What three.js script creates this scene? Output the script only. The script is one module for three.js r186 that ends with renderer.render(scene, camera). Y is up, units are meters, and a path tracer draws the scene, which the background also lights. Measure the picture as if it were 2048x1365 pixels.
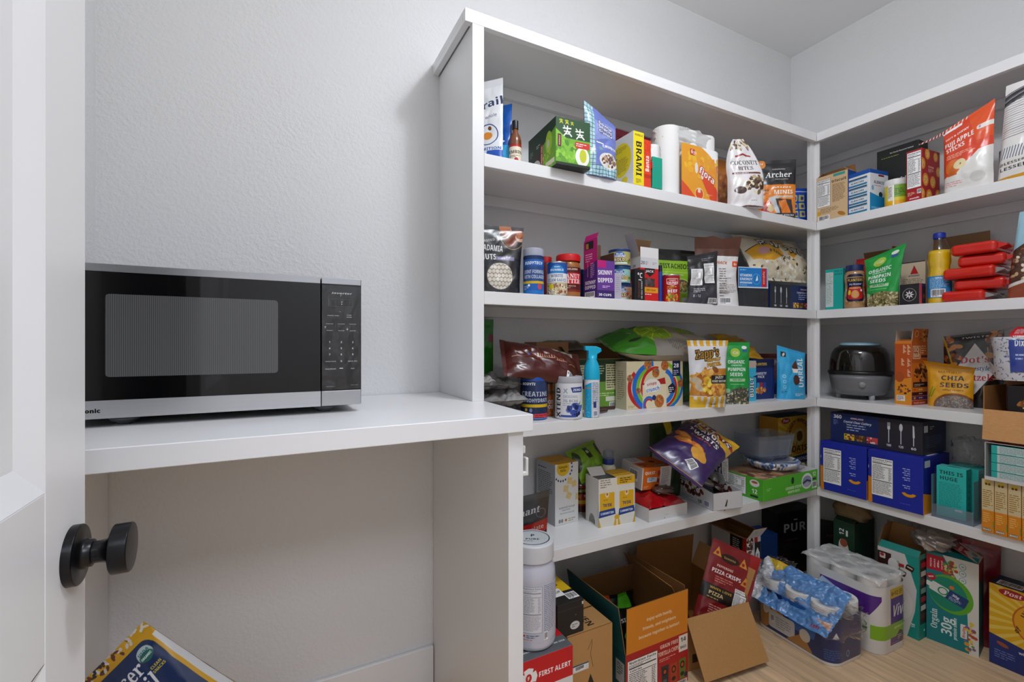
import * as THREE from 'three';
import { RoundedBoxGeometry } from 'three/addons/geometries/RoundedBoxGeometry.js';
import { ImprovedNoise } from 'three/addons/math/ImprovedNoise.js';
import { mergeGeometries } from 'three/addons/utils/BufferGeometryUtils.js';
import { RectAreaLightUniformsLib } from 'three/addons/lights/RectAreaLightUniformsLib.js';

// ---------- camera, lights, exposure ----------
const scene = new THREE.Scene();
scene.background = new THREE.Color(0x000000);
const camera = new THREE.PerspectiveCamera(73.204, 2048 / 1365, 0.02, 30);
camera.position.set(0, 1.17, 1.5416);
camera.rotation.set(0, -0.4754, 0);
camera.setViewOffset(2048, 1365, 0, -6.93, 2048, 1365);
const renderer = new THREE.WebGLRenderer({ antialias: true });
renderer.toneMapping = THREE.LinearToneMapping;
renderer.toneMappingExposure = 1.15;
renderer.shadowMap.enabled = true;
RectAreaLightUniformsLib.init();
function areaLight(x, y, z, w, h, power, aim, color = 0xf0f5ff) {
  const l = new THREE.RectAreaLight(color, power, w, h);
  l.position.set(x, y, z); l.lookAt(...aim); l.castShadow = true; scene.add(l);
}
const PANTRY_LAMP = [0.86, 2.7, 1.2], HALL_LAMP = [0.55, 2.7, 2.75];
areaLight(PANTRY_LAMP[0], 2.612, PANTRY_LAMP[2], 0.36, 0.36, 18, [PANTRY_LAMP[0], 0, PANTRY_LAMP[2]]);
const drumLight = new THREE.PointLight(0xf4f8ff, 1.08); drumLight.position.set(PANTRY_LAMP[0], 2.665, PANTRY_LAMP[2]); drumLight.castShadow = true; drumLight.shadow.radius = 2; scene.add(drumLight);
areaLight(HALL_LAMP[0], 2.668, HALL_LAMP[2], 0.9, 0.9, 12.5, [HALL_LAMP[0], 0, HALL_LAMP[2]], 0xe2ecff);

// ---------- small tools ----------
const rnd = (s) => () => ((s = (s * 1664525 + 1013904223) >>> 0) / 4294967296);
const noise = new ImprovedNoise(), nz = (x, y, z = 0.5) => noise.noise(x, y, z);
const taken = {};
const numbered = (n) => { const k = taken[n] = (taken[n] ?? -1) + 1; return k ? n + '_' + String(k).padStart(3, '0') : n; };
function tag(o, label, category, group) { o.userData.label = label; o.userData.category = category; if (group) o.userData.group = group; return o; }
function mesh(name, geo, m, parent = scene) {
  const o = new THREE.Mesh(geo, m); o.name = parent === scene ? numbered(name) : name;
  o.castShadow = o.receiveShadow = true; parent.add(o); return o;
}
function thing(name, label, category, at = [0, 0, 0], yaw = 0, group) {
  const o = new THREE.Group(); o.name = numbered(name); o.position.set(...at); o.rotation.order = 'YXZ'; o.rotation.y = yaw * Math.PI / 180;
  scene.add(o); return tag(o, label, category, group);
}
function struct(name, geo, m, parent = scene) { const o = mesh(name, geo, m, parent); if (parent === scene) o.userData.kind = 'structure'; return o; }
const std = (color, roughness = 0.6, o = {}) => new THREE.MeshStandardMaterial({ color, roughness, ...o });
const phys = (color, roughness = 0.4, o = {}) => new THREE.MeshPhysicalMaterial({ color, roughness, ...o });
const bx = (x0, x1, y0, y1, z0, z1) => new THREE.BoxGeometry(x1 - x0, y1 - y0, z1 - z0).translate((x0 + x1) / 2, (y0 + y1) / 2, (z0 + z1) / 2);
const rbx = (x0, x1, y0, y1, z0, z1, r = 0.0015) => new RoundedBoxGeometry(x1 - x0, y1 - y0, z1 - z0, 2, r).translate((x0 + x1) / 2, (y0 + y1) / 2, (z0 + z1) / 2);
const lathe = (pts, seg = 40, a0 = 0, a = Math.PI * 2) => new THREE.LatheGeometry(pts.map((p) => new THREE.Vector2(...p)), seg, a0, a);
function noiseTex(n, fn, repeat = 1, color = false) {
  const d = new Uint8Array(n * n * 4);
  for (let j = 0; j < n; j++) for (let i = 0; i < n; i++) { const c = fn(i, j); const k = (j * n + i) * 4; d[k] = c[0]; d[k + 1] = c[1]; d[k + 2] = c[2]; d[k + 3] = 255; }
  const t = new THREE.DataTexture(d, n, n); t.magFilter = THREE.LinearFilter; t.minFilter = THREE.LinearMipmapLinearFilter; t.generateMipmaps = true;
  t.wrapS = t.wrapT = THREE.RepeatWrapping; t.repeat.set(repeat, repeat); if (color) t.colorSpace = THREE.SRGBColorSpace; t.needsUpdate = true; return t;
}
const per = (x, y, f, n, s) => { // periodic noise
  const u = x / n * f, v = y / n * f, b = (a, c) => nz(a, c, s), fx = x / n, fy = y / n;
  return (b(u, v) * (1 - fx) + b(u - f, v) * fx) * (1 - fy) + (b(u, v - f) * (1 - fx) + b(u - f, v - f) * fx) * fy;
};
function uvMetres(geo, s = 1) { // box-projected texture coordinates in metres
  const p = geo.attributes.position, n = geo.attributes.normal, uv = new Float32Array(p.count * 2);
  for (let i = 0; i < p.count; i++) {
    const ax = Math.abs(n.getX(i)), ay = Math.abs(n.getY(i)), az = Math.abs(n.getZ(i));
    const a = ax > ay && ax > az ? [p.getZ(i), p.getY(i)] : ay > az ? [p.getX(i), p.getZ(i)] : [p.getX(i), p.getY(i)];
    uv[2 * i] = a[0] * s; uv[2 * i + 1] = a[1] * s;
  }
  geo.setAttribute('uv', new THREE.BufferAttribute(uv, 2)); return geo;
}

// ---------- setting ----------
const peel = noiseTex(512, (i, j) => { const v = 128 + 90 * per(i, j, 44, 512, 1.3) + 60 * per(i, j, 90, 512, 4.1); return [v, v, v]; });
const wallMat = std(new THREE.Color(0.77, 0.77, 0.77), 0.6, { bumpMap: peel, bumpScale: 0.0022 });
const ceilMat = std(new THREE.Color(0.9, 0.9, 0.9), 0.8);
const trimMat = phys(new THREE.Color(0.84, 0.84, 0.84), 0.3);
const CEIL = 2.744, XW = 2.516, XL = -0.412, ZF = 1.63, ZH = 3.9;
struct('wall_back', uvMetres(bx(XL - 0.1, XW + 0.1, -0.05, CEIL + 0.1, -0.1, 0), 2.2), wallMat);
struct('wall_left', uvMetres(bx(XL - 0.1, XL, -0.05, CEIL + 0.1, 0, ZF), 2.2), wallMat);
struct('wall_right', uvMetres(bx(XW, XW + 0.1, -0.05, CEIL + 0.1, 0, ZF), 2.2), wallMat);
const DX0 = -0.205, DX1 = 0.62;
struct('wall_front', uvMetres(mergeGeometries([bx(XL - 0.1, DX0, -0.05, CEIL + 0.1, ZF, ZF + 0.11), bx(DX1, XW + 0.1, -0.05, CEIL + 0.1, ZF, ZF + 0.11), bx(DX0, DX1, 2.06, CEIL + 0.1, ZF, ZF + 0.11)]), 2.2), wallMat);
struct('ceiling', bx(-1.6, XW + 0.1, CEIL, CEIL + 0.1, -0.1, ZH + 0.1), ceilMat);
struct('wall_hall_left', bx(-1.6, -1.5, -0.05, CEIL, ZF + 0.11, ZH), wallMat);
struct('wall_hall_right', bx(XW, XW + 0.1, -0.05, CEIL, ZF + 0.11, ZH), wallMat);
struct('wall_hall_back', bx(-1.6, XW + 0.1, -0.05, CEIL, ZH, ZH + 0.1), wallMat);
struct('wall_hall_front', bx(-1.6, XL - 0.1, -0.05, CEIL, ZF, ZF + 0.11), wallMat);
{ // door casing around the opening
  const t = struct('trim_1', rbx(DX0 - 0.015, DX0 + 0.002, 0, 2.06, ZF - 0.005, ZF + 0.115), trimMat);
  struct('trim_2', rbx(DX1 - 0.018, DX1 + 0.002, 0, 2.06, ZF - 0.005, ZF + 0.115), trimMat);
  struct('trim_3', rbx(DX1 + 0.002, DX1 + 0.09, 0, 2.15, ZF - 0.018, ZF), trimMat);
}
// oak-look floor boards running towards the back wall
{
  const woods = [0, 1, 2].map((s) => noiseTex(512, (i, j) => {
    const g = nz(i / 26 + s * 9, j / 170, s * 3.1) * 0.6 + nz(i / 7, j / 60, s + 7) * 0.35 + nz(i / 2.2, j / 22, s) * 0.2;
    const k = Math.abs(nz(i / 60 + s * 5, j / 300, 2.2)) < 0.05 ? -0.25 : 0;
    const v = 1 + (g + k) * 0.17; return [238 * v, 204 * v, 164 * v].map((c) => Math.max(0, Math.min(255, c)));
  }, 1, true));
  const wm = woods.map((t, i) => std(new THREE.Color(1.0 - i * 0.05, 1.0 - i * 0.05, 0.99 - i * 0.05), 0.42, { map: t }));
  const fl = new THREE.Group(); fl.name = 'floor'; fl.userData.kind = 'structure'; scene.add(fl);
  mesh('subfloor', bx(-1.6, XW + 0.1, -0.08, -0.006, -0.1, ZH + 0.1), std(0x4a3a2c, 0.9), fl);
  const pw = 0.182, r = rnd(5); let c = 0;
  for (let x = -1.5; x < XW + 0.1; x += pw) {
    let z = -0.1 - r() * 0.9;
    while (z < ZH) {
      const z0 = Math.max(z, -0.1), z1 = Math.min(z + 1.22, ZH + 0.1); z += 1.22;
      if (z1 - z0 < 0.02 || (x < XL - 0.2 && z1 < ZF)) continue;
      const g = rbx(x + 0.0008, x + pw - 0.0008, -0.02, 0, z0 + 0.0008, z1 - 0.0008, 0.0012), p = g.attributes.position, uv = g.attributes.uv, o = r() * 3;
      for (let i = 0; i < p.count; i++) uv.setXY(i, (p.getX(i) - x) * 2.4 + o, (p.getZ(i)) * 0.7 + o);
      mesh('plank', g, wm[c++ % 3], fl);
    }
  }
}
struct('baseboard_back', rbx(-0.386, 0.484, 0, 0.133, 0, 0.014, 0.004), trimMat);
struct('baseboard_shelf_back', rbx(0.524, XW, 0, 0.133, 0, 0.014, 0.004), trimMat);
struct('baseboard_right', rbx(XW - 0.014, XW, 0, 0.133, 0.015, ZF, 0.004), trimMat);

// lamps
function lamp(name, label, x, z, r) {
  const o = thing(name, label, 'lamp', [x, 2.676, z]);
  mesh('rim', lathe([[r, 0], [r + 0.012, 0.004], [r + 0.012, 0.067], [0.02, 0.0675]], 48), std(0xdddddd, 0.4), o);
  mesh('diffuser', lathe([[0, -0.006], [r * 0.6, -0.003], [r, 0.002]], 48), std(0xffffff, 0.6, { emissive: 0xffffff, emissiveIntensity: 3 }), o);
}
{
  const o = thing('drum_lamp', 'round white drum lamp fixed to the pantry ceiling', 'lamp', [PANTRY_LAMP[0], 2.616, PANTRY_LAMP[2]]), gl = std(0xffffff, 0.5, { emissive: 0xffffff, emissiveIntensity: 2.5 });
  mesh('ceiling_plate', lathe([[0.215, 0.112], [0.215, 0.127], [0, 0.127]], 40), std(0xcccccc, 0.4), o);
  mesh('glass_drum', lathe([[0, 0], [0.19, 0.001], [0.205, 0.012], [0.205, 0.112]], 48), gl, o);
}
lamp('ceiling_lamp', 'large round white ceiling lamp in the hall outside the doorway', HALL_LAMP[0], HALL_LAMP[2], 0.45);

// ---------- built-in shelves ----------
const SHY = [2.142, 1.7325, 1.327, 0.924, 0.516], NH = 0.0385, BT = 0.019, XR = 2.2112, ZL = 0.305;
{
  const u = thing('built_in_shelving', 'white built-in shelving along the back wall with a thick end panel', 'shelving');
  mesh('end_panel', rbx(0.5076, 0.5447, 1.0045, SHY[0] - NH, 0, ZL), trimMat, u);
  mesh('lower_end_panel', rbx(0.526, 0.5447, 0, 0.9645, 0, ZL), trimMat, u);
  SHY.forEach((y, i) => {
    const s = mesh(i ? 'shelf' : 'top_board', rbx(i ? 0.5447 : 0.485, XW, y - BT, y, 0, ZL - BT, 0.001), trimMat, u);
    mesh('front_edge', rbx(i ? 0.5447 : 0.485, XR, y - NH, y, ZL - BT, ZL), trimMat, s);
    if (!i) mesh('end_edge', rbx(0.485, 0.504, y - NH, y - BT, 0, ZL - BT), trimMat, s);
    mesh('wall_cleat', rbx(0.5447, XW, y - BT - 0.038, y - BT, 0, BT), trimMat, s);
  });
  mesh('corner_post', mergeGeometries([rbx(2.2, 2.24, 0, SHY[0] - BT, 0.268, 0.2862), rbx(2.2302, 2.24, 0, SHY[0] - BT, 0.2855, 0.305)]), trimMat, u);
  const w = thing('built_in_shelving', 'white built-in shelving along the right wall joining at the corner post', 'shelving');
  SHY.forEach((y, i) => {
    const s = mesh(i ? 'shelf' : 'top_board', rbx(XR + BT, XW, y - BT, y, ZL - BT, 1.5, 0.001), trimMat, w);
    mesh('front_edge', rbx(XR, XR + BT, y - NH, y, ZL, 1.5), trimMat, s);
    mesh('wall_cleat', rbx(XW - BT, XW, y - BT - 0.038, y - BT, BT, 1.5), trimMat, s);
  });
  mesh('end_panel', rbx(XR, XW, 0, SHY[0] - BT, 1.5, 1.537), trimMat, w);
  const c = thing('counter', 'white counter with open knee space below and microwave on top', 'counter');
  mesh('worktop', rbx(XL + 0.003, 0.5447, 0.9645, 1.0045, 0.003, 0.5945, 0.002), trimMat, c);
  mesh('support_panel', rbx(0.486, 0.5255, 0, 0.9645, 0.003, 0.58), trimMat, c);
  mesh('support_panel', rbx(XL + 0.003, -0.386, 0, 0.9645, 0.003, 0.58), trimMat, c);
  const wl = phys(0xe8e8e6, 0.25);
  const h = tag(mesh('adhesive_hook', mergeGeometries([rbx(0.5255, 0.5285, 0.845, 0.93, 0.545, 0.572, 0.001), rbx(0.528, 0.546, 0.85, 0.862, 0.55, 0.567, 0.004), rbx(0.54, 0.548, 0.85, 0.895, 0.55, 0.567, 0.0035), rbx(0.528, 0.54, 0.905, 0.925, 0.55, 0.567, 0.004)]), wl), 'small white plastic hook stuck to the outer side of the counter support', 'hook');
}

// ---------- door ----------
{
  const d = thing('door', 'white panelled door standing open at the left edge with a black round knob', 'door', [-0.2, 0, 0.827]);
  const dm = phys(new THREE.Color(0.84, 0.84, 0.84), 0.28), T = 0.035, Wd = 0.785, S = 0.107;
  mesh('stile', rbx(-T, 0, 0.008, 2.035, 0, S), dm, d); mesh('stile', rbx(-T, 0, 0.008, 2.035, Wd - S, Wd), dm, d);
  for (const [a, b] of [[0.008, 0.22], [0.858, 1.025], [1.93, 2.035]]) mesh('rail', rbx(-T, 0, a, b, S, Wd - S), dm, d);
  for (const [a, b] of [[0.22, 0.858], [1.025, 1.93]]) {
    const k = 0.03, dep = 0.012;
    const p = mesh('panel', bx(-T + dep, -dep, a + k * 0.8, b - k * 0.8, S + k * 0.8, Wd - S - k * 0.8), dm, d);
    for (const s of [1, -1]) { // sloping sticking around the panel, both faces
      const xo = s > 0 ? 0 : -T, xi = s > 0 ? -dep : -T + dep, z0 = S, z1 = Wd - S, q = [];
      const O = [[a, z0], [b, z0], [b, z1], [a, z1]], I = [[a + k, z0 + k], [b - k, z0 + k], [b - k, z1 - k], [a + k, z1 - k]];
      for (let i = 0; i < 4; i++) { const j = (i + 1) % 4, v = [[xo, ...O[i]], [xo, ...O[j]], [xi, ...I[j]], [xi, ...I[i]]]; for (const t of s > 0 ? [0, 2, 1, 0, 3, 2] : [0, 1, 2, 0, 2, 3]) q.push(...v[t]); }
      const g = new THREE.BufferGeometry(); g.setAttribute('position', new THREE.Float32BufferAttribute(q, 3)); g.computeVertexNormals();
      mesh('moulding', g, dm, p);
    }
  }
  const km = phys(0x1b1b1d, 0.28, { metalness: 0.6 });
  for (const s of [1, -1]) {
    const prof = (pts) => { const g = lathe(pts, 48).rotateZ(-Math.PI / 2); if (s < 0) g.rotateY(Math.PI).translate(-T, 0, 0); return g.translate(0, 0.937, 0.042); };
    const k = mesh('knob', prof([[0.0118, 0.016], [0.0118, 0.024], [0.0128, 0.03], [0.0165, 0.0335], [0.0262, 0.036], [0.0275, 0.037], [0.0275, 0.0515], [0.0262, 0.0528], [0.006, 0.0534], [0, 0.0534]]), km, d);
    mesh('rosette', prof([[0.0325, 0], [0.0325, 0.0075], [0.0312, 0.0088], [0.0165, 0.0092], [0.0162, 0.0135], [0.0148, 0.0145], [0.0146, 0.0185], [0.0125, 0.0192], [0, 0.0192]]), km, k);
  }
}
// ---------- printed art: sheets of packaging print, drawn in millimetres ----------
const SHEETS = [], SZ = 2048;
function newSheet() { const cv = document.createElement('canvas'); cv.width = cv.height = SZ; const s = { cv, g: cv.getContext('2d'), rows: [], y: 0, mats: {} }; SHEETS.push(s); return s; }
function alloc(w, h) {
  for (const s of SHEETS) {
    for (const r of s.rows) if (h <= r.h && h > r.h * 0.7 && r.x + w <= SZ) { const o = { s, x: r.x, y: r.y }; r.x += w; return o; }
    if (s.y + h <= SZ) { s.rows.push({ y: s.y, h, x: w }); s.y += h; return { s, x: 0, y: s.y - h }; }
  }
  newSheet(); return alloc(w, h);
}
// faces: { key: [width m, height m, draw] }; every face of one thing sits on one sheet
function prints(faces, ppm = 1500) {
  const keys = Object.keys(faces), px = (m) => Math.max(6, Math.ceil(m * ppm)) + 4;
  let W = 0, H = 0; for (const k of keys) { W += px(faces[k][0]); H = Math.max(H, px(faces[k][1])); }
  if (W > SZ || H > SZ) return prints(faces, ppm * 0.8);
  const a = alloc(W, Math.ceil(H / 16) * 16), out = { sheet: a.s }; let x = a.x;
  for (const k of keys) {
    const [w, h, fn] = faces[k], pw = px(w), ph = px(h), g = a.s.g;
    g.save(); g.beginPath(); g.rect(x, a.y, pw, ph); g.clip(); g.translate(x, a.y); g.scale(pw / (w * 1000), ph / (h * 1000)); g.textBaseline = 'middle'; g.lineJoin = 'round';
    fn(g, w * 1000, h * 1000); g.restore();
    out[k] = [(x + 2) / SZ, 1 - (a.y + ph - 2) / SZ, (x + pw - 2) / SZ, 1 - (a.y + 2) / SZ]; x += pw;
  }
  return out;
}
const FIN = { card: [0.5, {}], gloss: [0.28, {}], matte: [0.8, {}], foil: [0.3, { metalness: 0.0, clearcoat: 0.5, clearcoatRoughness: 0.25 }], plastic: [0.33, {}], paper: [0.9, {}] };
function printMat(s, fin) {
  if (!s.tex) { s.tex = new THREE.CanvasTexture(s.cv); s.tex.colorSpace = THREE.SRGBColorSpace; s.tex.magFilter = THREE.LinearFilter; s.tex.anisotropy = 8; }
  return s.mats[fin] ??= new THREE.MeshPhysicalMaterial({ map: s.tex, roughness: FIN[fin][0], side: THREE.DoubleSide, ...FIN[fin][1] });
}
const setUV = (uv, i0, i1, r) => { for (let i = i0; i < i1; i++) uv.setXY(i, r[0] + (r[2] - r[0]) * Math.min(1, Math.max(0, uv.getX(i))), r[1] + (r[3] - r[1]) * Math.min(1, Math.max(0, uv.getY(i)))); };
// drawing words
const fill = (c) => (g, w, h) => { g.fillStyle = c; g.fillRect(-2, -2, w + 4, h + 4); };
const R = (g, c, x, y, w, h) => { g.fillStyle = c; g.fillRect(x, y, w, h); };
const RR = (g, c, x, y, w, h, r) => { g.fillStyle = c; g.beginPath(); g.roundRect(x, y, w, h, r); g.fill(); };
const C = (g, c, x, y, rx, ry = rx, rot = 0) => { g.fillStyle = c; g.beginPath(); g.ellipse(x, y, rx, ry, rot, 0, 7); g.fill(); };
const O = (g, c, lw, x, y, rx, ry = rx, a0 = 0, a1 = 6.2832) => { g.strokeStyle = c; g.lineWidth = lw; g.beginPath(); g.ellipse(x, y, rx, ry, 0, a0, a1); g.stroke(); };
const P = (g, c, ...p) => { g.fillStyle = c; g.beginPath(); for (let i = 0; i < p.length; i += 2) g.lineTo(p[i], p[i + 1]); g.fill(); };
const Ln = (g, c, lw, ...p) => { g.strokeStyle = c; g.lineWidth = lw; g.beginPath(); for (let i = 0; i < p.length; i += 2) g.lineTo(p[i], p[i + 1]); g.stroke(); };
// text centred at x,y ; o: w = fitted width, r = turn in degrees, f = family, i = italic, n = not bold, k = outline colour, kw = outline width, a = align
function T(g, s, x, y, size, c, o = {}) {
  g.save(); g.translate(x, y); if (o.r) g.rotate(o.r * Math.PI / 180);
  g.font = `${o.i ? 'italic ' : ''}${o.n ? '' : 'bold '}${size * 4}px ${o.f || 'sans-serif'}`; g.textAlign = o.a || 'center';
  let k = 0.25; if (o.w) k = o.w / Math.max(1, g.measureText(s).width);
  g.scale(k, 0.25); if (o.k) { g.strokeStyle = o.k; g.lineWidth = (o.kw || 1.5) * 4; g.strokeText(s, 0, 0); }
  g.fillStyle = c; g.fillText(s, 0, 0); g.restore();
}
const tx = (g, x, y, w, n, lh, c, sd = 1) => { const r = rnd(sd * 77 + n); g.fillStyle = c; for (let i = 0; i < n; i++) { let a = x; const e = x + w * (i === n - 1 ? 0.55 : 0.82 + r() * 0.18); while (a < e) { const q = Math.min(e - a, lh * (0.7 + r() * 2)); g.fillRect(a, y + i * lh, q, lh * 0.42); a += q + lh * 0.35; } } };
function NF(g, x, y, w, h) { // nutrition panel
  R(g, '#fff', x, y, w, h); g.strokeStyle = '#222'; g.lineWidth = w * 0.012; g.strokeRect(x, y, w, h);
  T(g, 'Nutrition Facts', x + w / 2, y + h * 0.045, h * 0.055, '#111', { w: w * 0.9 });
  R(g, '#111', x + w * 0.05, y + h * 0.13, w * 0.9, h * 0.018); T(g, 'Calories', x + w * 0.27, y + h * 0.185, h * 0.04, '#111', { w: w * 0.4 }); R(g, '#111', x + w * 0.05, y + h * 0.22, w * 0.9, h * 0.01);
  tx(g, x + w * 0.05, y + h * 0.085, w * 0.8, 2, h * 0.024, '#555', 3); tx(g, x + w * 0.05, y + h * 0.25, w * 0.6, 11, h * 0.03, '#444', 4); tx(g, x + w * 0.8, y + h * 0.25, w * 0.14, 11, h * 0.03, '#444', 5);
  R(g, '#111', x + w * 0.05, y + h * 0.59, w * 0.9, h * 0.018); tx(g, x + w * 0.05, y + h * 0.63, w * 0.9, 12, h * 0.028, '#666', 6);
}
function BC(g, x, y, w, h, c = '#111') { R(g, '#fff', x, y, w, h); const r = rnd((x * 31 + y * 7 + w) | 0); g.fillStyle = c; let a = x + w * 0.08; while (a < x + w * 0.92) { const q = w * (0.008 + r() * 0.022); g.fillRect(a, y + h * 0.1, q, h * 0.68); a += q + w * (0.01 + r() * 0.02); } tx(g, x + w * 0.1, y + h * 0.84, w * 0.8, 1, h * 0.16, c, 2); }
function FOOD(g, x, y, rx, ry, cols, n, s, sd = 1, rot = 1, asp = 0.7) { const r = rnd(sd * 991 + n); for (let i = 0; i < n; i++) { const a = r() * 6.283, q = Math.sqrt(r()), k = s * (0.6 + r() * 0.7); C(g, cols[(r() * cols.length) | 0], x + Math.cos(a) * q * rx, y + Math.sin(a) * q * ry, k, k * asp, rot ? r() * 3.1 : 0); } }
const arcText = (g, s, x, y, rad, a0, a1, size, c) => { const n = s.length; for (let i = 0; i < n; i++) { const a = (a0 + (a1 - a0) * (i + 0.5) / n) * Math.PI / 180; T(g, s[i], x + Math.sin(a) * rad, y - Math.cos(a) * rad, size, c, { r: a * 180 / Math.PI }); } };

// ---------- packaging builders ----------
// o: at [x,y,z] = middle of the front bottom edge, yaw, size [w,h,d], base colour, f/r/l/t/b face art, fin, tilt [rx, rz] degrees
function faceSet(o, [w, h, d]) {
  const q = { s: [0.006, 0.006, fill(o.base)] }, dim = { f: [w, h], k: [w, h], r: [d, h], l: [d, h], t: [w, d], b: [w, d], i: [0.006, 0.006], e: [0.006, 0.006] };
  for (const k of ['f', 'k', 'r', 'l', 't', 'b']) if (o[k]) q[k] = [...dim[k], typeof o[k] === 'string' ? fill(o[k]) : (g, W, H) => { fill(o.base)(g, W, H); o[k](g, W, H); }];
  if (o.inner) q.i = [0.006, 0.006, fill(o.inner)]; if (o.extra) Object.assign(q, o.extra);
  return prints(q, o.ppm);
}
function carton(name, label, cat, o) {
  const [w, h, d] = o.size, p = faceSet(o, o.size), g = new RoundedBoxGeometry(w, h, d, 2, Math.min(o.rad || 0.0016, w / 4, d / 4, h / 4)), uv = g.attributes.uv;
  g.groups.forEach((q, i) => setUV(uv, q.start, q.start + q.count, p[['r', 'l', 't', 'b', 'f', 'k'][i]] || p.s)); g.clearGroups();
  g.translate(0, h / 2, -d / 2);
  const m = mesh(name, g, printMat(p.sheet, o.fin || 'card')); m.position.set(...o.at); m.rotation.order = 'YXZ'; m.rotation.set((o.tilt?.[0] || 0) * Math.PI / 180, (o.yaw || 0) * Math.PI / 180, (o.tilt?.[1] || 0) * Math.PI / 180);
  return tag(m, label, cat, o.group);
}
function panelGeo(w, h, t, out, inn, edge) { const g = new THREE.BoxGeometry(w, h, t), uv = g.attributes.uv; setUV(uv, 0, 16, edge); setUV(uv, 16, 20, out); setUV(uv, 20, 24, inn); return g; }
// open-topped carton: walls, bottom and flaps; flaps: { f|b|l|r: [length, degrees outward, key of art] }
function openCarton(name, label, cat, o) {
  const [w, h, d] = o.size, th = o.th || 0.0018, inner = o.inner || '#b08a5c', p = faceSet({ ...o, inner }, o.size), m = printMat(p.sheet, o.fin || 'card');
  const t = thing(name, label, cat, o.at, o.yaw || 0, o.group); if (o.tilt) { t.rotation.x = o.tilt[0] * Math.PI / 180; t.rotation.z = o.tilt[1] * Math.PI / 180; }
  const sides = { f: [w, d / 2, 0, 'front_panel'], r: [d - 2 * th, w / 2, 90, 'side_panel'], b: [w, d / 2, 180, 'back_panel'], l: [d - 2 * th, w / 2, -90, 'side_panel'] };
  for (const k in sides) {
    const [pw, dist, a, nm] = sides[k], key = k === 'b' ? 'k' : k, put = (g) => g.translate(0, 0, dist - th / 2).rotateY(a * Math.PI / 180).translate(0, 0, -d / 2);
    const ph = o.heights?.[k] ?? h;
    mesh(nm, put(panelGeo(pw, ph, th, p[key] || p.s, p.i, p.i).translate(0, ph / 2, 0)), m, t);
    const F = o.flaps?.[k]; if (F) mesh('flap', put(panelGeo(pw - 0.004, F[0], th, p[F[2]] || p.s, F[3] ? p[F[3]] : p.i, p.i).translate(0, F[0] / 2, 0).rotateX(F[1] * Math.PI / 180).translate(0, ph, 0)), m, t);
  }
  mesh('bottom_panel', new THREE.BoxGeometry(w - 2 * th, th, d - 2 * th).translate(0, th / 2, -d / 2).setAttribute('uv', new THREE.Float32BufferAttribute(new Array(24).fill([p.i[0], p.i[1]]).flat(), 2)), m, t);
  return t;
}
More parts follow.
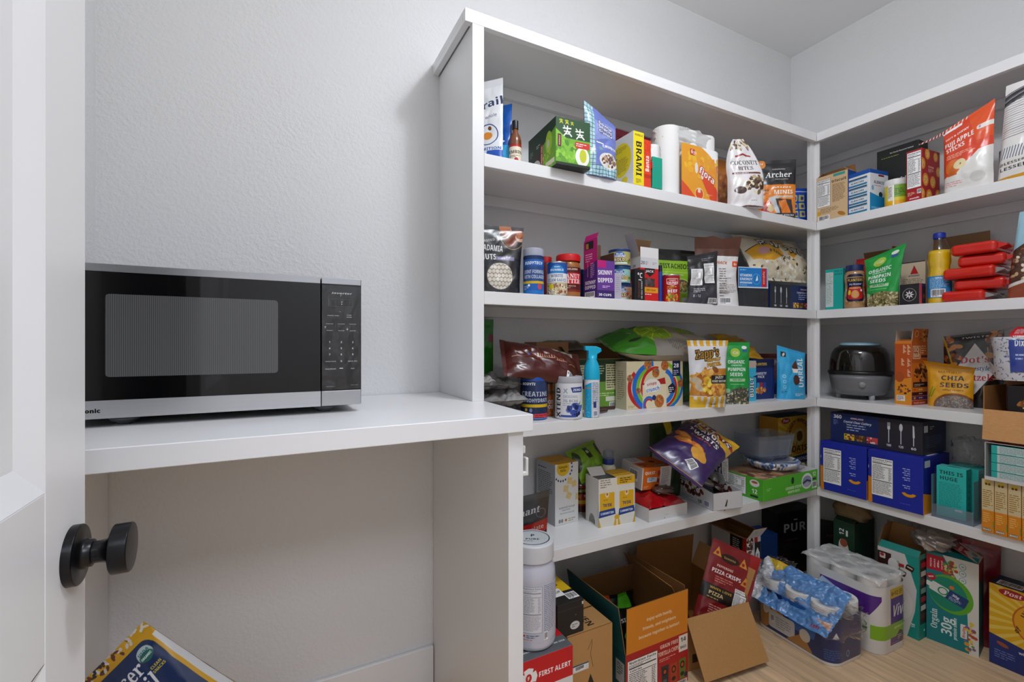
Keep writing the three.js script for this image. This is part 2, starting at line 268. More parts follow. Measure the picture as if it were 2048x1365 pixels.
// soft bag. kind 'stand' (wide at the base, sealed flat at the top) or 'pillow' (sealed at both ends)
function bag(name, label, cat, o) {
  const [w, h, d] = o.size, p = faceSet({ ...o, r: 0, l: 0, t: 0 }, o.size), m = printMat(p.sheet, o.fin || 'foil'), nu = 22, nv = 26, sd = o.seed || (o.at[0] * 13.7 + o.at[2] * 7.1), pil = o.kind === 'pillow', sealH = o.seal ?? 0.055, wr = (o.wrinkle ?? 1) * 0.0042, bo = o.boxy;
  const prof = (v) => pil ? Math.pow(Math.max(0, Math.sin(Math.PI * Math.min(1, Math.max(0, (v - sealH) / (1 - 2 * sealH))))), bo ? 0.28 : 0.62) : Math.pow(Math.max(0, 1 - v / (1 - sealH)), 0.55) * (0.72 + 0.28 * Math.min(1, v * 5));
  const pt = (u, v, s) => {
    const pr = prof(v), e = Math.pow(1 - Math.pow(Math.abs(u), bo ? 6 : 2.6), pil ? (bo ? 0.4 : 0.55) : 0.5);
    let x = u * w / 2 * (1 - (pil ? 0.07 : 0.035) * pr), y = v * h, z = s * (0.0006 + d / 2 * pr * e);
    const n = nz(x * 28 + sd, y * 28, s * 3 + sd) * 0.6 + nz(x * 9 + sd * 2, y * 9, s + sd) * 1.0 + Math.abs(nz(x * 16 - y * 10 + sd, y * 14 + x * 8, 2.2 + s + sd)) * 1.1 - Math.pow(1 - Math.abs(nz(x * 24 + y * 13 + sd, y * 20 - x * 15, 5.2 + s + sd)), 6) * 0.9;
    z += s * n * wr * Math.min(1, pr * 2 + 0.12) * (0.25 + e); z += nz(x * 14 + sd, v * 3, sd) * wr * 1.6 * Math.pow(v, 3);
    const q = { x, y, z }; if (o.warp) o.warp(q, u, v, s); return q;
  };
  const grid = (v0, v1, n, s, reg) => {
    const pos = [], uv = [], idx = [];
    for (let j = 0; j <= n; j++) for (let i = 0; i <= nu; i++) { const v = v0 + (v1 - v0) * j / n, u = -1 + 2 * i / nu, q = pt(u, v, s), a = (s > 0 ? (u + 1) / 2 : (1 - u) / 2); pos.push(q.x, q.y, q.z); uv.push(reg[0] + (reg[2] - reg[0]) * a, reg[1] + (reg[3] - reg[1]) * v); }
    for (let j = 0; j < n; j++) for (let i = 0; i < nu; i++) { const a = j * (nu + 1) + i, b = a + 1, c = a + nu + 1, e = c + 1; if (s > 0) idx.push(a, b, e, a, e, c); else idx.push(a, e, b, a, c, e); }
    const g = new THREE.BufferGeometry(); g.setAttribute('position', new THREE.Float32BufferAttribute(pos, 3)); g.setAttribute('uv', new THREE.Float32BufferAttribute(uv, 2)); g.setIndex(idx); g.computeVertexNormals(); return g;
  };
  const F = p.f || p.s, K = p.k || p.s, t = thing(name, label, cat, o.at, o.yaw || 0, o.group); if (o.tilt) { t.rotation.x = o.tilt[0] * Math.PI / 180; t.rotation.z = o.tilt[1] * Math.PI / 180; }
  if (o.basis) { const U = new THREE.Vector3(...o.basis.u).normalize(), N = new THREE.Vector3(...o.basis.r).cross(U).normalize(), X = U.clone().cross(N); t.quaternion.setFromRotationMatrix(new THREE.Matrix4().makeBasis(X, U, N)); }
  const lo = pil ? sealH : 0, hi = 1 - sealH, parts = [grid(lo, hi, nv, 1, F), grid(lo, hi, nv, -1, K)];
  if (!pil) { // gusset under the bag
    const pos = [], uv = [], idx = []; for (let i = 0; i <= nu; i++) { const u = -1 + 2 * i / nu, a = pt(u, 0, 1), b = pt(u, 0, -1); pos.push(a.x, a.y, a.z, b.x, b.y, b.z); uv.push(p.s[0], p.s[1], p.s[0], p.s[1]); if (i) { const k = 2 * i; idx.push(k - 2, k - 1, k, k - 1, k + 1, k); } }
    const g = new THREE.BufferGeometry(); g.setAttribute('position', new THREE.Float32BufferAttribute(pos, 3)); g.setAttribute('uv', new THREE.Float32BufferAttribute(uv, 2)); g.setIndex(idx); g.computeVertexNormals(); parts.push(g);
  }
  const sub = (g) => { if (o.post) { const a = g.attributes.position; for (let i = 0; i < a.count; i++) { const q = o.post(a.getX(i), a.getY(i), a.getZ(i)); a.setXYZ(i, ...q); } g.computeVertexNormals(); } return g; };
  mesh('bag_body', sub(mergeGeometries(parts)), m, t);
  if (sealH > 0) { mesh('top_seal', sub(mergeGeometries([grid(hi, 1, 3, 1, F), grid(hi, 1, 3, -1, K)])), m, t); if (pil) mesh('bottom_seal', sub(mergeGeometries([grid(0, lo, 3, 1, F), grid(0, lo, 3, -1, K)])), m, t); }
  return t;
}
// round container. o: at = base centre, r, h, prof body profile, lid profile + colour, art [y0,y1,draw,degrees]
function jar(name, label, cat, o) {
  const t = thing(name, label, cat, o.at, o.yaw ?? 0, o.group), { r, h } = o;
  const prof = o.prof || [[0, 0], [r * 0.94, 0], [r, r * 0.06], [r, h * 0.985], [r * 0.97, h], [0, h]];
  mesh('body', lathe(prof, 44), o.body || std(o.base || 0xffffff, 0.35), t);
  if (o.art) {
    const [y0, y1, fn, deg = 360] = o.art, rad = (y) => { for (let i = 1; i < prof.length; i++) if (y <= prof[i][1] && y >= prof[i - 1][1] && prof[i][1] > prof[i - 1][1]) return prof[i - 1][0] + (prof[i][0] - prof[i - 1][0]) * (y - prof[i - 1][1]) / (prof[i][1] - prof[i - 1][1]); return r; };
    const a = deg * Math.PI / 180, p = prints({ f: [r * a, y1 - y0, fn] }, o.ppm), pts = []; for (let i = 0; i <= 12; i++) { const y = y0 + (y1 - y0) * i / 12; pts.push([rad(y) + 0.0004, y]); }
    const g = lathe(pts, 44, -a / 2, a), uv = g.attributes.uv, ps = g.attributes.position; for (let i = 0; i < uv.count; i++) uv.setY(i, (ps.getY(i) - y0) / (y1 - y0)); setUV(uv, 0, uv.count, p.f); mesh('label', g, printMat(p.sheet, o.fin || 'gloss'), t);
  }
  if (o.lid) { const l = mesh('lid', lathe(o.lid, 44), o.lidMat || std(o.lidColor || 0xdddddd, 0.35), t); if (o.lidArt) { const R0 = o.lidArt[0], p = prints({ f: [2 * R0, 2 * R0, o.lidArt[1]] }), g = new THREE.CircleGeometry(R0, 40).rotateX(-Math.PI / 2).translate(0, o.lid[o.lid.length - 1][1] + 0.0004, 0); setUV(g.attributes.uv, 0, g.attributes.uv.count, p.f); mesh('lid_print', g, printMat(p.sheet, 'gloss'), l); } }
  return t;
}
const lidProf = (r, y0, y1, c = 0.002) => [[r * 0.98, y0], [r, y0 + c], [r, y1 - c], [r - c, y1], [0, y1]];
const tinMat = phys(0xc9ccd0, 0.25, { metalness: 1 });
function can(name, label, cat, o) { // tin can with beads and a paper label
  const { r, h } = o; return jar(name, label, cat, { ...o, prof: [[0, 0.002], [r * 0.93, 0.002], [r * 0.95, 0], [r, 0.001], [r, 0.004], [r * 0.97, 0.006], [r * 0.97, h - 0.006], [r, h - 0.004], [r, h - 0.001], [r * 0.95, h], [r * 0.93, h - 0.003], [0, h - 0.003]], body: o.body || tinMat, art: [0.005, h - 0.005, o.print, 360] });
}
const film = phys(0xffffff, 0.12, { transmission: 1, thickness: 0, ior: 1.45, side: THREE.DoubleSide });
const filmSoft = phys(0xdde4ec, 0.16, { transmission: 0.88, thickness: 0, ior: 1.45, side: THREE.DoubleSide });
const frosted = phys(0xf4f4f4, 0.3, { transmission: 0.55, thickness: 0, side: THREE.DoubleSide });
const smoky = phys(0x9aa0a6, 0.12, { transmission: 0.9, thickness: 0, ior: 1.45, side: THREE.DoubleSide });
// crumpled closed film around an ellipsoid-like hull
function crumple(rx, ry, rz, amp, sd, seg = 26, flatBottom = true) {
  const g = new THREE.SphereGeometry(1, seg, Math.round(seg * 0.7)), p = g.attributes.position;
  for (let i = 0; i < p.count; i++) {
    let x = p.getX(i), y = p.getY(i), z = p.getZ(i); const sg = (a, k) => Math.sign(a) * Math.pow(Math.abs(a), k);
    x = sg(x, 0.75); y = sg(y, 0.75); z = sg(z, 0.75);
    const n = 1 + amp * (Math.abs(nz(x * 2.3 + sd, y * 2.3, z * 2.3)) * 2 - 0.5 + Math.abs(nz(x * 5 + sd, y * 5 + sd, z * 5)) * 1.1);
    y = y * ry * n; if (flatBottom && y < -ry * 0.92) y = -ry * 0.92; p.setXYZ(i, x * rx * n, y + ry * 0.92, z * rz * n);
  }
  g.computeVertexNormals(); return g;
}
// microwave first of the things
{
  const x0 = -0.372, x1 = 0.189, xs = 0.0965, y0 = 1.0226, y1 = 1.331, zf = 0.36, o = thing('microwave', 'stainless and black glass microwave oven standing on the white counter', 'microwave', [(x0 + x1) / 2, 1.0045, 0]);
  const X = -(x0 + x1) / 2, Y = -1.0045, steel = phys(0xb4b5b7, 0.3, { metalness: 0.9 }), glass = phys(0x060607, 0.05, { specularIntensity: 1 });
  const box = (a, b, c, d, e, f, r) => rbx(a + X, b + X, c + Y, d + Y, e, f, r);
  mesh('cabinet', box(x0 + 0.004, x1 - 0.004, y0, y1 - 0.002, 0.012, zf - 0.035, 0.004), phys(0x8d8e90, 0.4, { metalness: 0.5 }), o);
  const dr = mesh('oven_door', box(x0, xs - 0.0012, y0, y1, zf - 0.034, zf - 0.004, 0.003), std(0x101011, 0.4), o);
  mesh('top_strip', box(x0, xs - 0.0012, y1 - 0.0155, y1, zf - 0.006, zf, 0.001), steel, dr);
  const pl = prints({ f: [xs - x0, 0.036, (g, w, h) => { fill('#c4c5c7')(g, w, h); const r = rnd(3); for (let i = 0; i < 240; i++) R(g, r() > 0.5 ? '#c8c9cb' : '#c0c1c3', 0, r() * h, w, 0.15); T(g, 'Panasonic', 7, h / 2 + 2, 10, '#0a0a0a', { w: 57, a: 'left', k: '#0a0a0a', kw: 0.5 }); }], s: [0.006, 0.006, fill('#c4c5c7')] }, 2200);
  const bs = panelGeo(xs - x0 - 0.0012, 0.036, 0.006, pl.f, pl.s, pl.s).translate((x0 + xs) / 2 + X, y0 + 0.018 + Y, zf - 0.003);
  const bm = new THREE.MeshPhysicalMaterial({ map: printMat(pl.sheet, 'gloss').map, roughness: 0.32, metalness: 0.75 }); mesh('bottom_strip', bs, bm, dr);
  const gl = mesh('door_glass', box(x0, xs - 0.0012, y0 + 0.036, y1 - 0.0155, zf - 0.005, zf - 0.0006, 0.0005), glass, dr);
  const dots = noiseTex(128, (i, j) => { const v = (i % 16 < 8) ? 74 : 98; return [v, v, v]; }, 1, true); dots.repeat.set(11, 8);
  const ws = new THREE.Shape(); ws.moveTo(-0.145, -0.083); ws.lineTo(0.145, -0.083); ws.quadraticCurveTo(0.153, -0.083, 0.153, -0.075); ws.lineTo(0.153, 0.075); ws.quadraticCurveTo(0.153, 0.083, 0.145, 0.083); ws.lineTo(-0.145, 0.083); ws.quadraticCurveTo(-0.153, 0.083, -0.153, 0.075); ws.lineTo(-0.153, -0.075); ws.quadraticCurveTo(-0.153, -0.083, -0.145, -0.083);
  const wg = new THREE.ShapeGeometry(ws, 8), wu = wg.attributes.uv; for (let i = 0; i < wu.count; i++) wu.setXY(i, wu.getX(i) / 0.306, wu.getY(i) / 0.166);
  mesh('window_screen', wg.translate(-0.148 + X, 1.188 + Y, zf - 0.0002), phys(0xffffff, 0.1, { map: dots }), gl);
  const cp = mesh('control_panel', box(xs + 0.0012, x1, y0, y1, zf - 0.034, zf - 0.001, 0.003), std(0x101011, 0.4), o);
  mesh('top_strip', box(xs + 0.0012, x1 - 0.001, y1 - 0.0155, y1, zf - 0.004, zf, 0.0012), steel, cp); mesh('bottom_strip', box(xs + 0.0012, x1 - 0.001, y0, y0 + 0.036, zf - 0.004, zf, 0.0012), steel, cp);
  const pp = prints({ f: [0.089, 0.257, (g, w, h) => {
    fill('#0a0a0b')(g, w, h); T(g, 'inverter', w / 2, 22, 6, '#ddd', { w: 46, i: 1 }); g.strokeStyle = '#777'; g.lineWidth = 0.4; g.strokeRect(16, 36, 54, 18); R(g, '#e8e8e8', 44, 42, 2, 2); R(g, '#e8e8e8', 44, 47, 2, 2); for (const x of [24, 34, 52, 61]) { g.strokeStyle = '#444'; g.strokeRect(x - 3, 40, 6, 10); }
    T(g, 'Inverter Turbo', 26, 76, 3.4, '#ccc', { w: 26 }); T(g, 'Sensor', 62, 74, 3.4, '#ccc'); T(g, 'Reheat', 62, 79, 3.4, '#ccc');
    for (let i = 0; i < 3; i++) { T(g, ['Popcorn', 'Frozen', 'Defrost'][i], 18 + i * 26, 96, 3.2, '#bbb', { w: 16 }); T(g, ['Power', 'Keep', 'Quick'][i], 18 + i * 26, 112, 3.2, '#bbb', { w: 14 }); }
    for (let i = 0; i < 9; i++) T(g, String(i + 1), 18 + (i % 3) * 26, 140 + ((i / 3) | 0) * 15, 6, '#ddd'); T(g, 'Timer/Clock', 20, 186, 3.2, '#ccc', { w: 24 }); T(g, '0', 44, 186, 6, '#ddd'); T(g, 'Quick Min', 70, 186, 3.2, '#ccc', { w: 22 });
    T(g, 'Stop/Reset', 20, 204, 3.4, '#ddd', { w: 24 }); R(g, '#ddd', 40, 202, 8, 2); T(g, 'Start', 70, 204, 3.4, '#ddd'); T(g, 'Open Door', 20, 246, 3, '#999', { w: 20 }); T(g, 'NN-SN', 74, 244, 3, '#999', { w: 16 });
  }] }, 2600);
  const pg = new THREE.PlaneGeometry(0.089, 0.257).translate((xs + x1) / 2 + X, (y0 + 0.036 + y1 - 0.0155) / 2 + Y, zf - 0.0004); setUV(pg.attributes.uv, 0, 4, pp.f); mesh('keypad', pg, new THREE.MeshPhysicalMaterial({ map: SHEETS[0].tex, roughness: 0.12 }), cp);
  const fg = new THREE.PlaneGeometry(0.088, 0.25, 26, 60), fp = fg.attributes.position; for (let i = 0; i < fp.count; i++) { const x = fp.getX(i), y = fp.getY(i); fp.setZ(i, 0.0012 + 0.0065 * Math.abs(nz(x * 34, y * 20, 1.5)) + 0.002 * Math.abs(nz(x * 90, y * 60, 3.5))); } fg.computeVertexNormals();
  mesh('protective_film', fg.translate((xs + x1) / 2 + X, (y0 + 0.036 + y1 - 0.0155) / 2 + Y, zf - 0.001), film, cp);
  for (const [x, z] of [[x0 + 0.09, zf - 0.05], [x1 - 0.08, zf - 0.05], [x0 + 0.06, 0.06], [x1 - 0.07, 0.06]]) mesh('foot', mergeGeometries([lathe([[0, 0.006], [0.022, 0.006], [0.03, 0.0185], [0, 0.0185]], 24), lathe([[0, 0], [0.0125, 0], [0.013, 0.007], [0, 0.007]], 24)]).translate(x + X, 0, z), std(0x6a6b6f, 0.5), o);
}
// ---------- upper shelf, back wall ----------
const S1 = 1.7325, S2 = 1.327, S3 = 0.924, S4 = 0.516;
bag('snack_bag', 'white upright bag with navy lettering at the left end of the highest shelf', 'bag', { at: [0.604, S1, 0.182], yaw: -50, size: [0.125, 0.285, 0.04], base: '#eef0f2', seal: 0.08, f: (g, w, h) => {
  T(g, 'Trail', w * 0.62, h * 0.27, 34, '#1b2b57', { w: w * 0.8, r: -8 }); T(g, 'whole', w * 0.7, h * 0.42, 15, '#39415a', { n: 1, r: -8 }); O(g, '#27407f', 3, w * 0.62, h * 0.62, 32, 32); C(g, '#e38b1f', w * 0.6, h * 0.63, 16, 12); C(g, '#6b3d12', w * 0.66, h * 0.55, 6); T(g, 'NUTRITION', w * 0.6, h * 0.78, 12, '#1b4aa0', { w: w * 0.75 }); P(g, '#1554b5', 0, h * 0.88, w * 0.55, h * 0.86, w * 0.6, h * 0.8, w, h * 0.8, w, h, 0, h); tx(g, w * 0.5, h * 0.88, w * 0.35, 3, 5, '#cfe0ff'); } });
bag('protein_pouch', 'blue pouch with a light blue lower half beside the white bag', 'pouch', { at: [0.652, S1, 0.174], yaw: -50, size: [0.1, 0.222, 0.036], base: '#0f58b0', f: (g, w, h) => {
  R(g, '#12a6da', 0, h * 0.62, w, h); T(g, 'sport', w * 0.5, h * 0.2, 12, '#39a8e8'); P(g, '#2f8fe0', w * 0.5, h * 0.4, w * 0.66, h * 0.46, w * 0.34, h * 0.46); Ln(g, '#fff', 3, w * 0.3, h * 0.56, w * 0.7, h * 0.56); P(g, '#fff', w * 0.7, h * 0.53, w * 0.82, h * 0.56, w * 0.7, h * 0.59); T(g, '15G', w * 0.55, h * 0.82, 18, '#e8fbff', { w: w * 0.5 }); tx(g, w * 0.3, h * 0.9, w * 0.5, 2, 5, '#e8fbff'); R(g, '#d7f6ff', w * 0.4, h * 0.68, w * 0.3, 3); } });
jar('syrup_bottle', 'amber bottle with black cap and cream label behind the blue pouch', 'bottle', { at: [0.689, S1, 0.226], r: 0.02, h: 0.13, yaw: -25, body: phys(0x7a3d0e, 0.12, { clearcoat: 1 }), prof: [[0, 0], [0.019, 0], [0.02, 0.004], [0.02, 0.088], [0.018, 0.105], [0.009, 0.122], [0.0085, 0.14], [0, 0.14]], lid: lidProf(0.0102, 0.132, 0.16), lidColor: 0x121212, art: [0.006, 0.078, (g, w, h) => { fill('#efe3cc')(g, w, h); T(g, 'PEMBINA', w * 0.5, h * 0.35, 14, '#3a2a1a', { w: w * 0.5 }); R(g, '#b3271d', 0, 0, w, h * 0.12); C(g, '#b3271d', w * 0.52, h * 0.72, 7, 9); tx(g, w * 0.35, h * 0.5, w * 0.3, 2, 4, '#6b543a'); }, 360] });
const brush = (g, c, x, y, s, sd) => { const r = rnd(sd * 13); Ln(g, c, s * 0.13, x, y + s * 0.3, x + s * 0.9, y + s * 0.22); Ln(g, c, s * 0.12, x + s * 0.5, y, x + s * 0.46, y + s * 0.55, x + s * 0.1, y + s); Ln(g, c, s * 0.14, x + s * 0.5, y + s * 0.5, x + s * 0.95, y + s * 0.95); Ln(g, c, s * 0.1, x + s * 0.12, y + s * 0.56, x + s * 0.85, y + s * (0.5 + r() * 0.1)); Ln(g, c, s * 0.1, x + s * 0.2 * r(), y + s * 0.02, x + s * 0.22, y + s * 0.2); Ln(g, c, s * 0.09, x + s * 0.25, y + s * 0.78, x + s * 0.75, y + s * 0.74); };
carton('tea_box', 'green tea box with white calligraphy overhanging the shelf edge', 'box', { at: [0.838, S1, 0.338], yaw: -4, size: [0.126, 0.15, 0.2], base: '#1f4a24', b: '#15181a', f: (g, w, h) => {
  R(g, '#6fae2a', 0, h * 0.42, w, h * 0.6); FOOD(g, w * 0.4, h * 0.72, w * 0.45, h * 0.25, ['#7fc02f', '#5f9f24', '#94cf45', '#4f8c22'], 60, 9, 3); P(g, '#86bf35', 0, h * 0.25, w * 0.3, h * 0.42, 0, h * 0.6); brush(g, '#e7e01d', w * 0.1, h * 0.04, 15, 4); brush(g, '#e7e01d', w * 0.26, h * 0.04, 15, 7); brush(g, '#e7e01d', w * 0.42, h * 0.06, 12, 9); brush(g, '#f6f6ee', w * 0.2, h * 0.16, 34, 2); brush(g, '#f6f6ee', w * 0.56, h * 0.18, 34, 5); RR(g, '#5a1813', w * 0.06, h * 0.36, w * 0.1, h * 0.26, 2); T(g, 'ITOEN', w * 0.11, h * 0.49, 6, '#f3d9c8', { r: 90, w: h * 0.2 }); C(g, '#f2f2ec', w * 0.76, h * 0.76, w * 0.2, h * 0.2); C(g, '#c8cf2d', w * 0.78, h * 0.74, w * 0.1, h * 0.14); RR(g, '#cf2f1f', w * 0.55, h * 0.46, w * 0.42, h * 0.13, 3); tx(g, w * 0.58, h * 0.49, w * 0.34, 2, 6, '#fff'); R(g, '#1a2b18', 0, h * 0.93, w, h * 0.1); },
  l: (g, w, h) => { R(g, '#17381c', 0, 0, w, h); P(g, '#6fae2a', w, h * 0.2, w * 0.55, h * 0.4, w * 0.5, h, w, h); C(g, '#a8cf2d', w * 0.76, h * 0.42, 22, 34); C(g, '#c9d7b5', w * 0.74, h * 0.45, 9, 13); FOOD(g, w * 0.72, h * 0.78, w * 0.2, h * 0.2, ['#9ac42d', '#7fae25', '#b9d24a'], 40, 7, 5); C(g, '#3b1b12', w * 0.3, h * 0.78, 52, 46); C(g, '#e9e9e4', w * 0.3, h * 0.82, 36, 32); C(g, '#d9c62a', w * 0.32, h * 0.86, 20, 16); RR(g, '#cf2f1f', w * 0.48, h * 0.36, w * 0.07, h * 0.5, 2); T(g, 'GREEN TEA', w * 0.515, h * 0.6, 8, '#fff', { r: -90, w: h * 0.42 }); tx(g, w * 0.32, h * 0.3, w * 0.16, 2, 6, '#e8e8e0'); tx(g, w * 0.08, h * 0.34, w * 0.12, 4, 5, '#8fa388'); RR(g, '#e9e6c9', w * 0.65, h * 0.82, w * 0.3, h * 0.1, 2); }, t: '#20421f' });
bag('snack_bag', 'periwinkle granola bag with a blue check border next to the green tea box', 'bag', { at: [0.976, S1, 0.296], yaw: 0, size: [0.142, 0.236, 0.055], base: '#6f7fc0', warp: (q, u, v) => { q.y += v * (0.012 - 0.03 * (u + 1)) * v; q.x *= 1 - 0.06 * v; }, f: (g, w, h) => {
  R(g, '#6d7cc4', 0, 0, w, h); const chk = (x0, y0, x1, y1) => { R(g, '#a9d3dc', x0, y0, x1 - x0, y1 - y0); for (let x = x0; x < x1; x += 13) R(g, '#22304e', x, y0, 1.6, y1 - y0); for (let y = y0; y < y1; y += 13) R(g, '#22304e', x0, y, x1 - x0, 1.6); }; chk(0, 0, w * 0.26, h); chk(0, h * 0.85, w, h);
  P(g, '#8c9ad6', w * 0.26, h * 0.2, w, h * 0.1, w, h * 0.3, w * 0.26, h * 0.5); for (const [s, y, z] of [['Some', 0.2, 15], ['Snacks', 0.265, 18], ['Granola', 0.33, 13]]) T(g, s, w * 0.6, h * y, z, '#fff', { w: w * 0.46, k: '#2a3776', kw: 4 }); RR(g, '#fff', w * 0.3, h * 0.5, w * 0.24, 4, 2); T(g, 'CRUNCH', w * 0.72, h * 0.54, 14, '#fff', { w: w * 0.46 }); C(g, '#6fa59a', w * 0.42, h * 0.6, 8, 7); C(g, '#e9e4dc', w * 0.66, h * 0.76, w * 0.3, h * 0.12); FOOD(g, w * 0.68, h * 0.76, w * 0.24, h * 0.09, ['#6b4a38', '#9a7350', '#4a3128', '#c09a6a', '#7a5a6b'], 60, 5, 4); } });
bag('pouch', 'dark red pouch standing behind the yellow spine box', 'pouch', { at: [1.285, S1, 0.1], size: [0.22, 0.3, 0.06], base: '#7b1630', f: (g, w, h) => { R(g, '#8d1b38', 0, 0, w, h * 0.1); R(g, '#5f1024', 0, h * 0.1, w, 4); } });
carton('pasta_box', 'white and yellow box with a bold black word down its yellow spine', 'box', { at: [1.14, S1, 0.305], size: [0.049, 0.189, 0.17], base: '#f3d81c', f: (g, w, h) => { R(g, '#f6df1b', 0, 0, w, h); T(g, 'BRAMI', w * 0.5, h * 0.5, 34, '#1c1a12', { r: 90, w: h * 0.66 }); T(g, 'FUSILLI', w * 0.5, h * 0.07, 9, '#1c1a12', { w: w * 0.7 }); tx(g, w * 0.25, h * 0.88, w * 0.5, 4, 4, '#4a4418'); }, l: (g, w, h) => { R(g, '#e6e7e8', 0, 0, w, h); C(g, '#f2da1a', w * 0.62, h * 0.45, 52, 60); tx(g, w * 0.42, h * 0.2, w * 0.4, 4, 5, '#9a8a1a'); tx(g, w * 0.34, h * 0.42, w * 0.5, 12, 4.5, '#9a8a1a', 2); C(g, '#f2da1a', w * 0.72, h * 0.85, 16, 13); R(g, '#222', w * 0.34, h * 0.38, 26, 3); } });
carton('pasta_box', 'narrow orange red box with white lettering down its spine', 'box', { at: [1.1845, S1, 0.3], size: [0.036, 0.171, 0.15], base: '#e8431c', f: (g, w, h) => { const r = rnd(2); for (let i = 0; i < 50; i++) C(g, '#d83512', r() * w, r() * h * 0.5, 2.5, 4); T(g, 'Banza', w * 0.5, h * 0.5, 22, '#fff', { r: -90, w: h * 0.34 }); R(g, '#c92d0e', 0, h * 0.72, w, 14); } });
{ // wrapped white tissue with teal box in front
  const t = thing('wrapped_pack', 'small clear-wrapped white pack with a teal front label', 'package', [1.236, S1, 0.3]);
  mesh('white_roll', lathe([[0, 0.002], [0.026, 0.002], [0.027, 0.006], [0.027, 0.168], [0, 0.168]], 32).translate(0, 0, -0.034), std(0xeeeeec, 0.9), t);
  mesh('teal_label', rbx(-0.026, 0.022, 0.004, 0.118, -0.008, 0, 0.002), std(0x17a487, 0.45), t); mesh('red_tab', new THREE.CylinderGeometry(0.012, 0.012, 0.004, 24).rotateX(Math.PI / 2).translate(-0.027, 0.085, -0.003), std(0xb5171c, 0.4), t);
  mesh('clear_wrap', crumple(0.03, 0.097, 0.032, 0.1, 3.3).translate(0, 0, -0.034), film, t);
}
function rollGeo(r, h, core = 0.021) { return lathe([[core, 0.001], [r * 0.97, 0.001], [r, 0.004], [r, h - 0.004], [r * 0.97, h], [core, h - 0.001], [core, 0.001]], 36); }
const tissue = std(0xf0efec, 0.95), coreMat = std(0x9a7a55, 0.9);
function rollInto(t, name, x, y, z, r, h) { const a = mesh(name, rollGeo(r, h).translate(x, y, z), tissue, t); mesh('cardboard_core', lathe([[0.0195, 0.002], [0.021, 0.002], [0.021, h - 0.002], [0.0195, h - 0.002]], 24).translate(x, y, z), coreMat, a); return a; }
// printed film band wrapped round a row of rolls: rounded-rectangle tube
function bandGeo(w, d, r, y0, y1, a0, a1, reg, bulge = 0) { // from perimeter fraction a0 to a1, measured from middle of the back, clockwise seen from above starting left
  const P = (w - 2 * r) * 2 + (d - 2 * r) * 2 + Math.PI * 2 * r, pts = [], n = 96, at = (s) => { let q = ((s % 1) + 1) % 1 * P; const seg = [['l', w / 2 - r, 0], ['c', 0], ['l', d - 2 * r, 1], ['c', 1], ['l', w - 2 * r, 2], ['c', 2], ['l', d - 2 * r, 3], ['c', 3], ['l', w / 2 - r, 4]];
    let x = 0, z = -d / 2, dir = [-1, 0]; for (const s2 of seg) { const L = s2[0] === 'l' ? s2[1] : Math.PI * r / 2, k = Math.min(q, L); if (s2[0] === 'l') { x += dir[0] * k; z += dir[1] * k; if (q <= L) return [x, z]; } else { const lf = [-dir[1], dir[0]], cx = x - dir[1] * -1 * 0 + (dir[1] * 0), th = k / r, nx = dir[1], nzv = -dir[0]; const ccx = x - nx * -r * -1 + nx * 0, ox = x, oz = z; const ix = [dir[1], -dir[0]]; const c0 = [ox + dir[1] * r * 1, oz - dir[0] * r * 1]; const rx = ox - c0[0], rz = oz - c0[1], co = Math.cos(-th), si = Math.sin(-th); x = c0[0] + rx * co - rz * si; z = c0[1] + rx * si + rz * co; const dx = dir[0] * co - dir[1] * si, dz = dir[0] * si + dir[1] * co; if (q <= L) return [x, z]; dir = [Math.round(dx), Math.round(dz)]; } q -= L; } return [x, z]; };
  const pos = [], uv = [], idx = [], m = 8; for (let j = 0; j <= m; j++) for (let i = 0; i <= n; i++) { const f = i / n, [x, z] = at(a0 + (a1 - a0) * f), v = j / m, k = 1 + bulge * Math.sin(Math.PI * v); pos.push(x * k, y0 + (y1 - y0) * v, z * k); uv.push(reg[0] + (reg[2] - reg[0]) * f, reg[1] + (reg[3] - reg[1]) * v); }
  for (let j = 0; j < m; j++) for (let i = 0; i < n; i++) { const a = j * (n + 1) + i; idx.push(a, a + 1, a + n + 2, a, a + n + 2, a + n + 1); }
  const g = new THREE.BufferGeometry(); g.setAttribute('position', new THREE.Float32BufferAttribute(pos, 3)); g.setAttribute('uv', new THREE.Float32BufferAttribute(uv, 2)); g.setIndex(idx); g.computeVertexNormals(); return g;
}
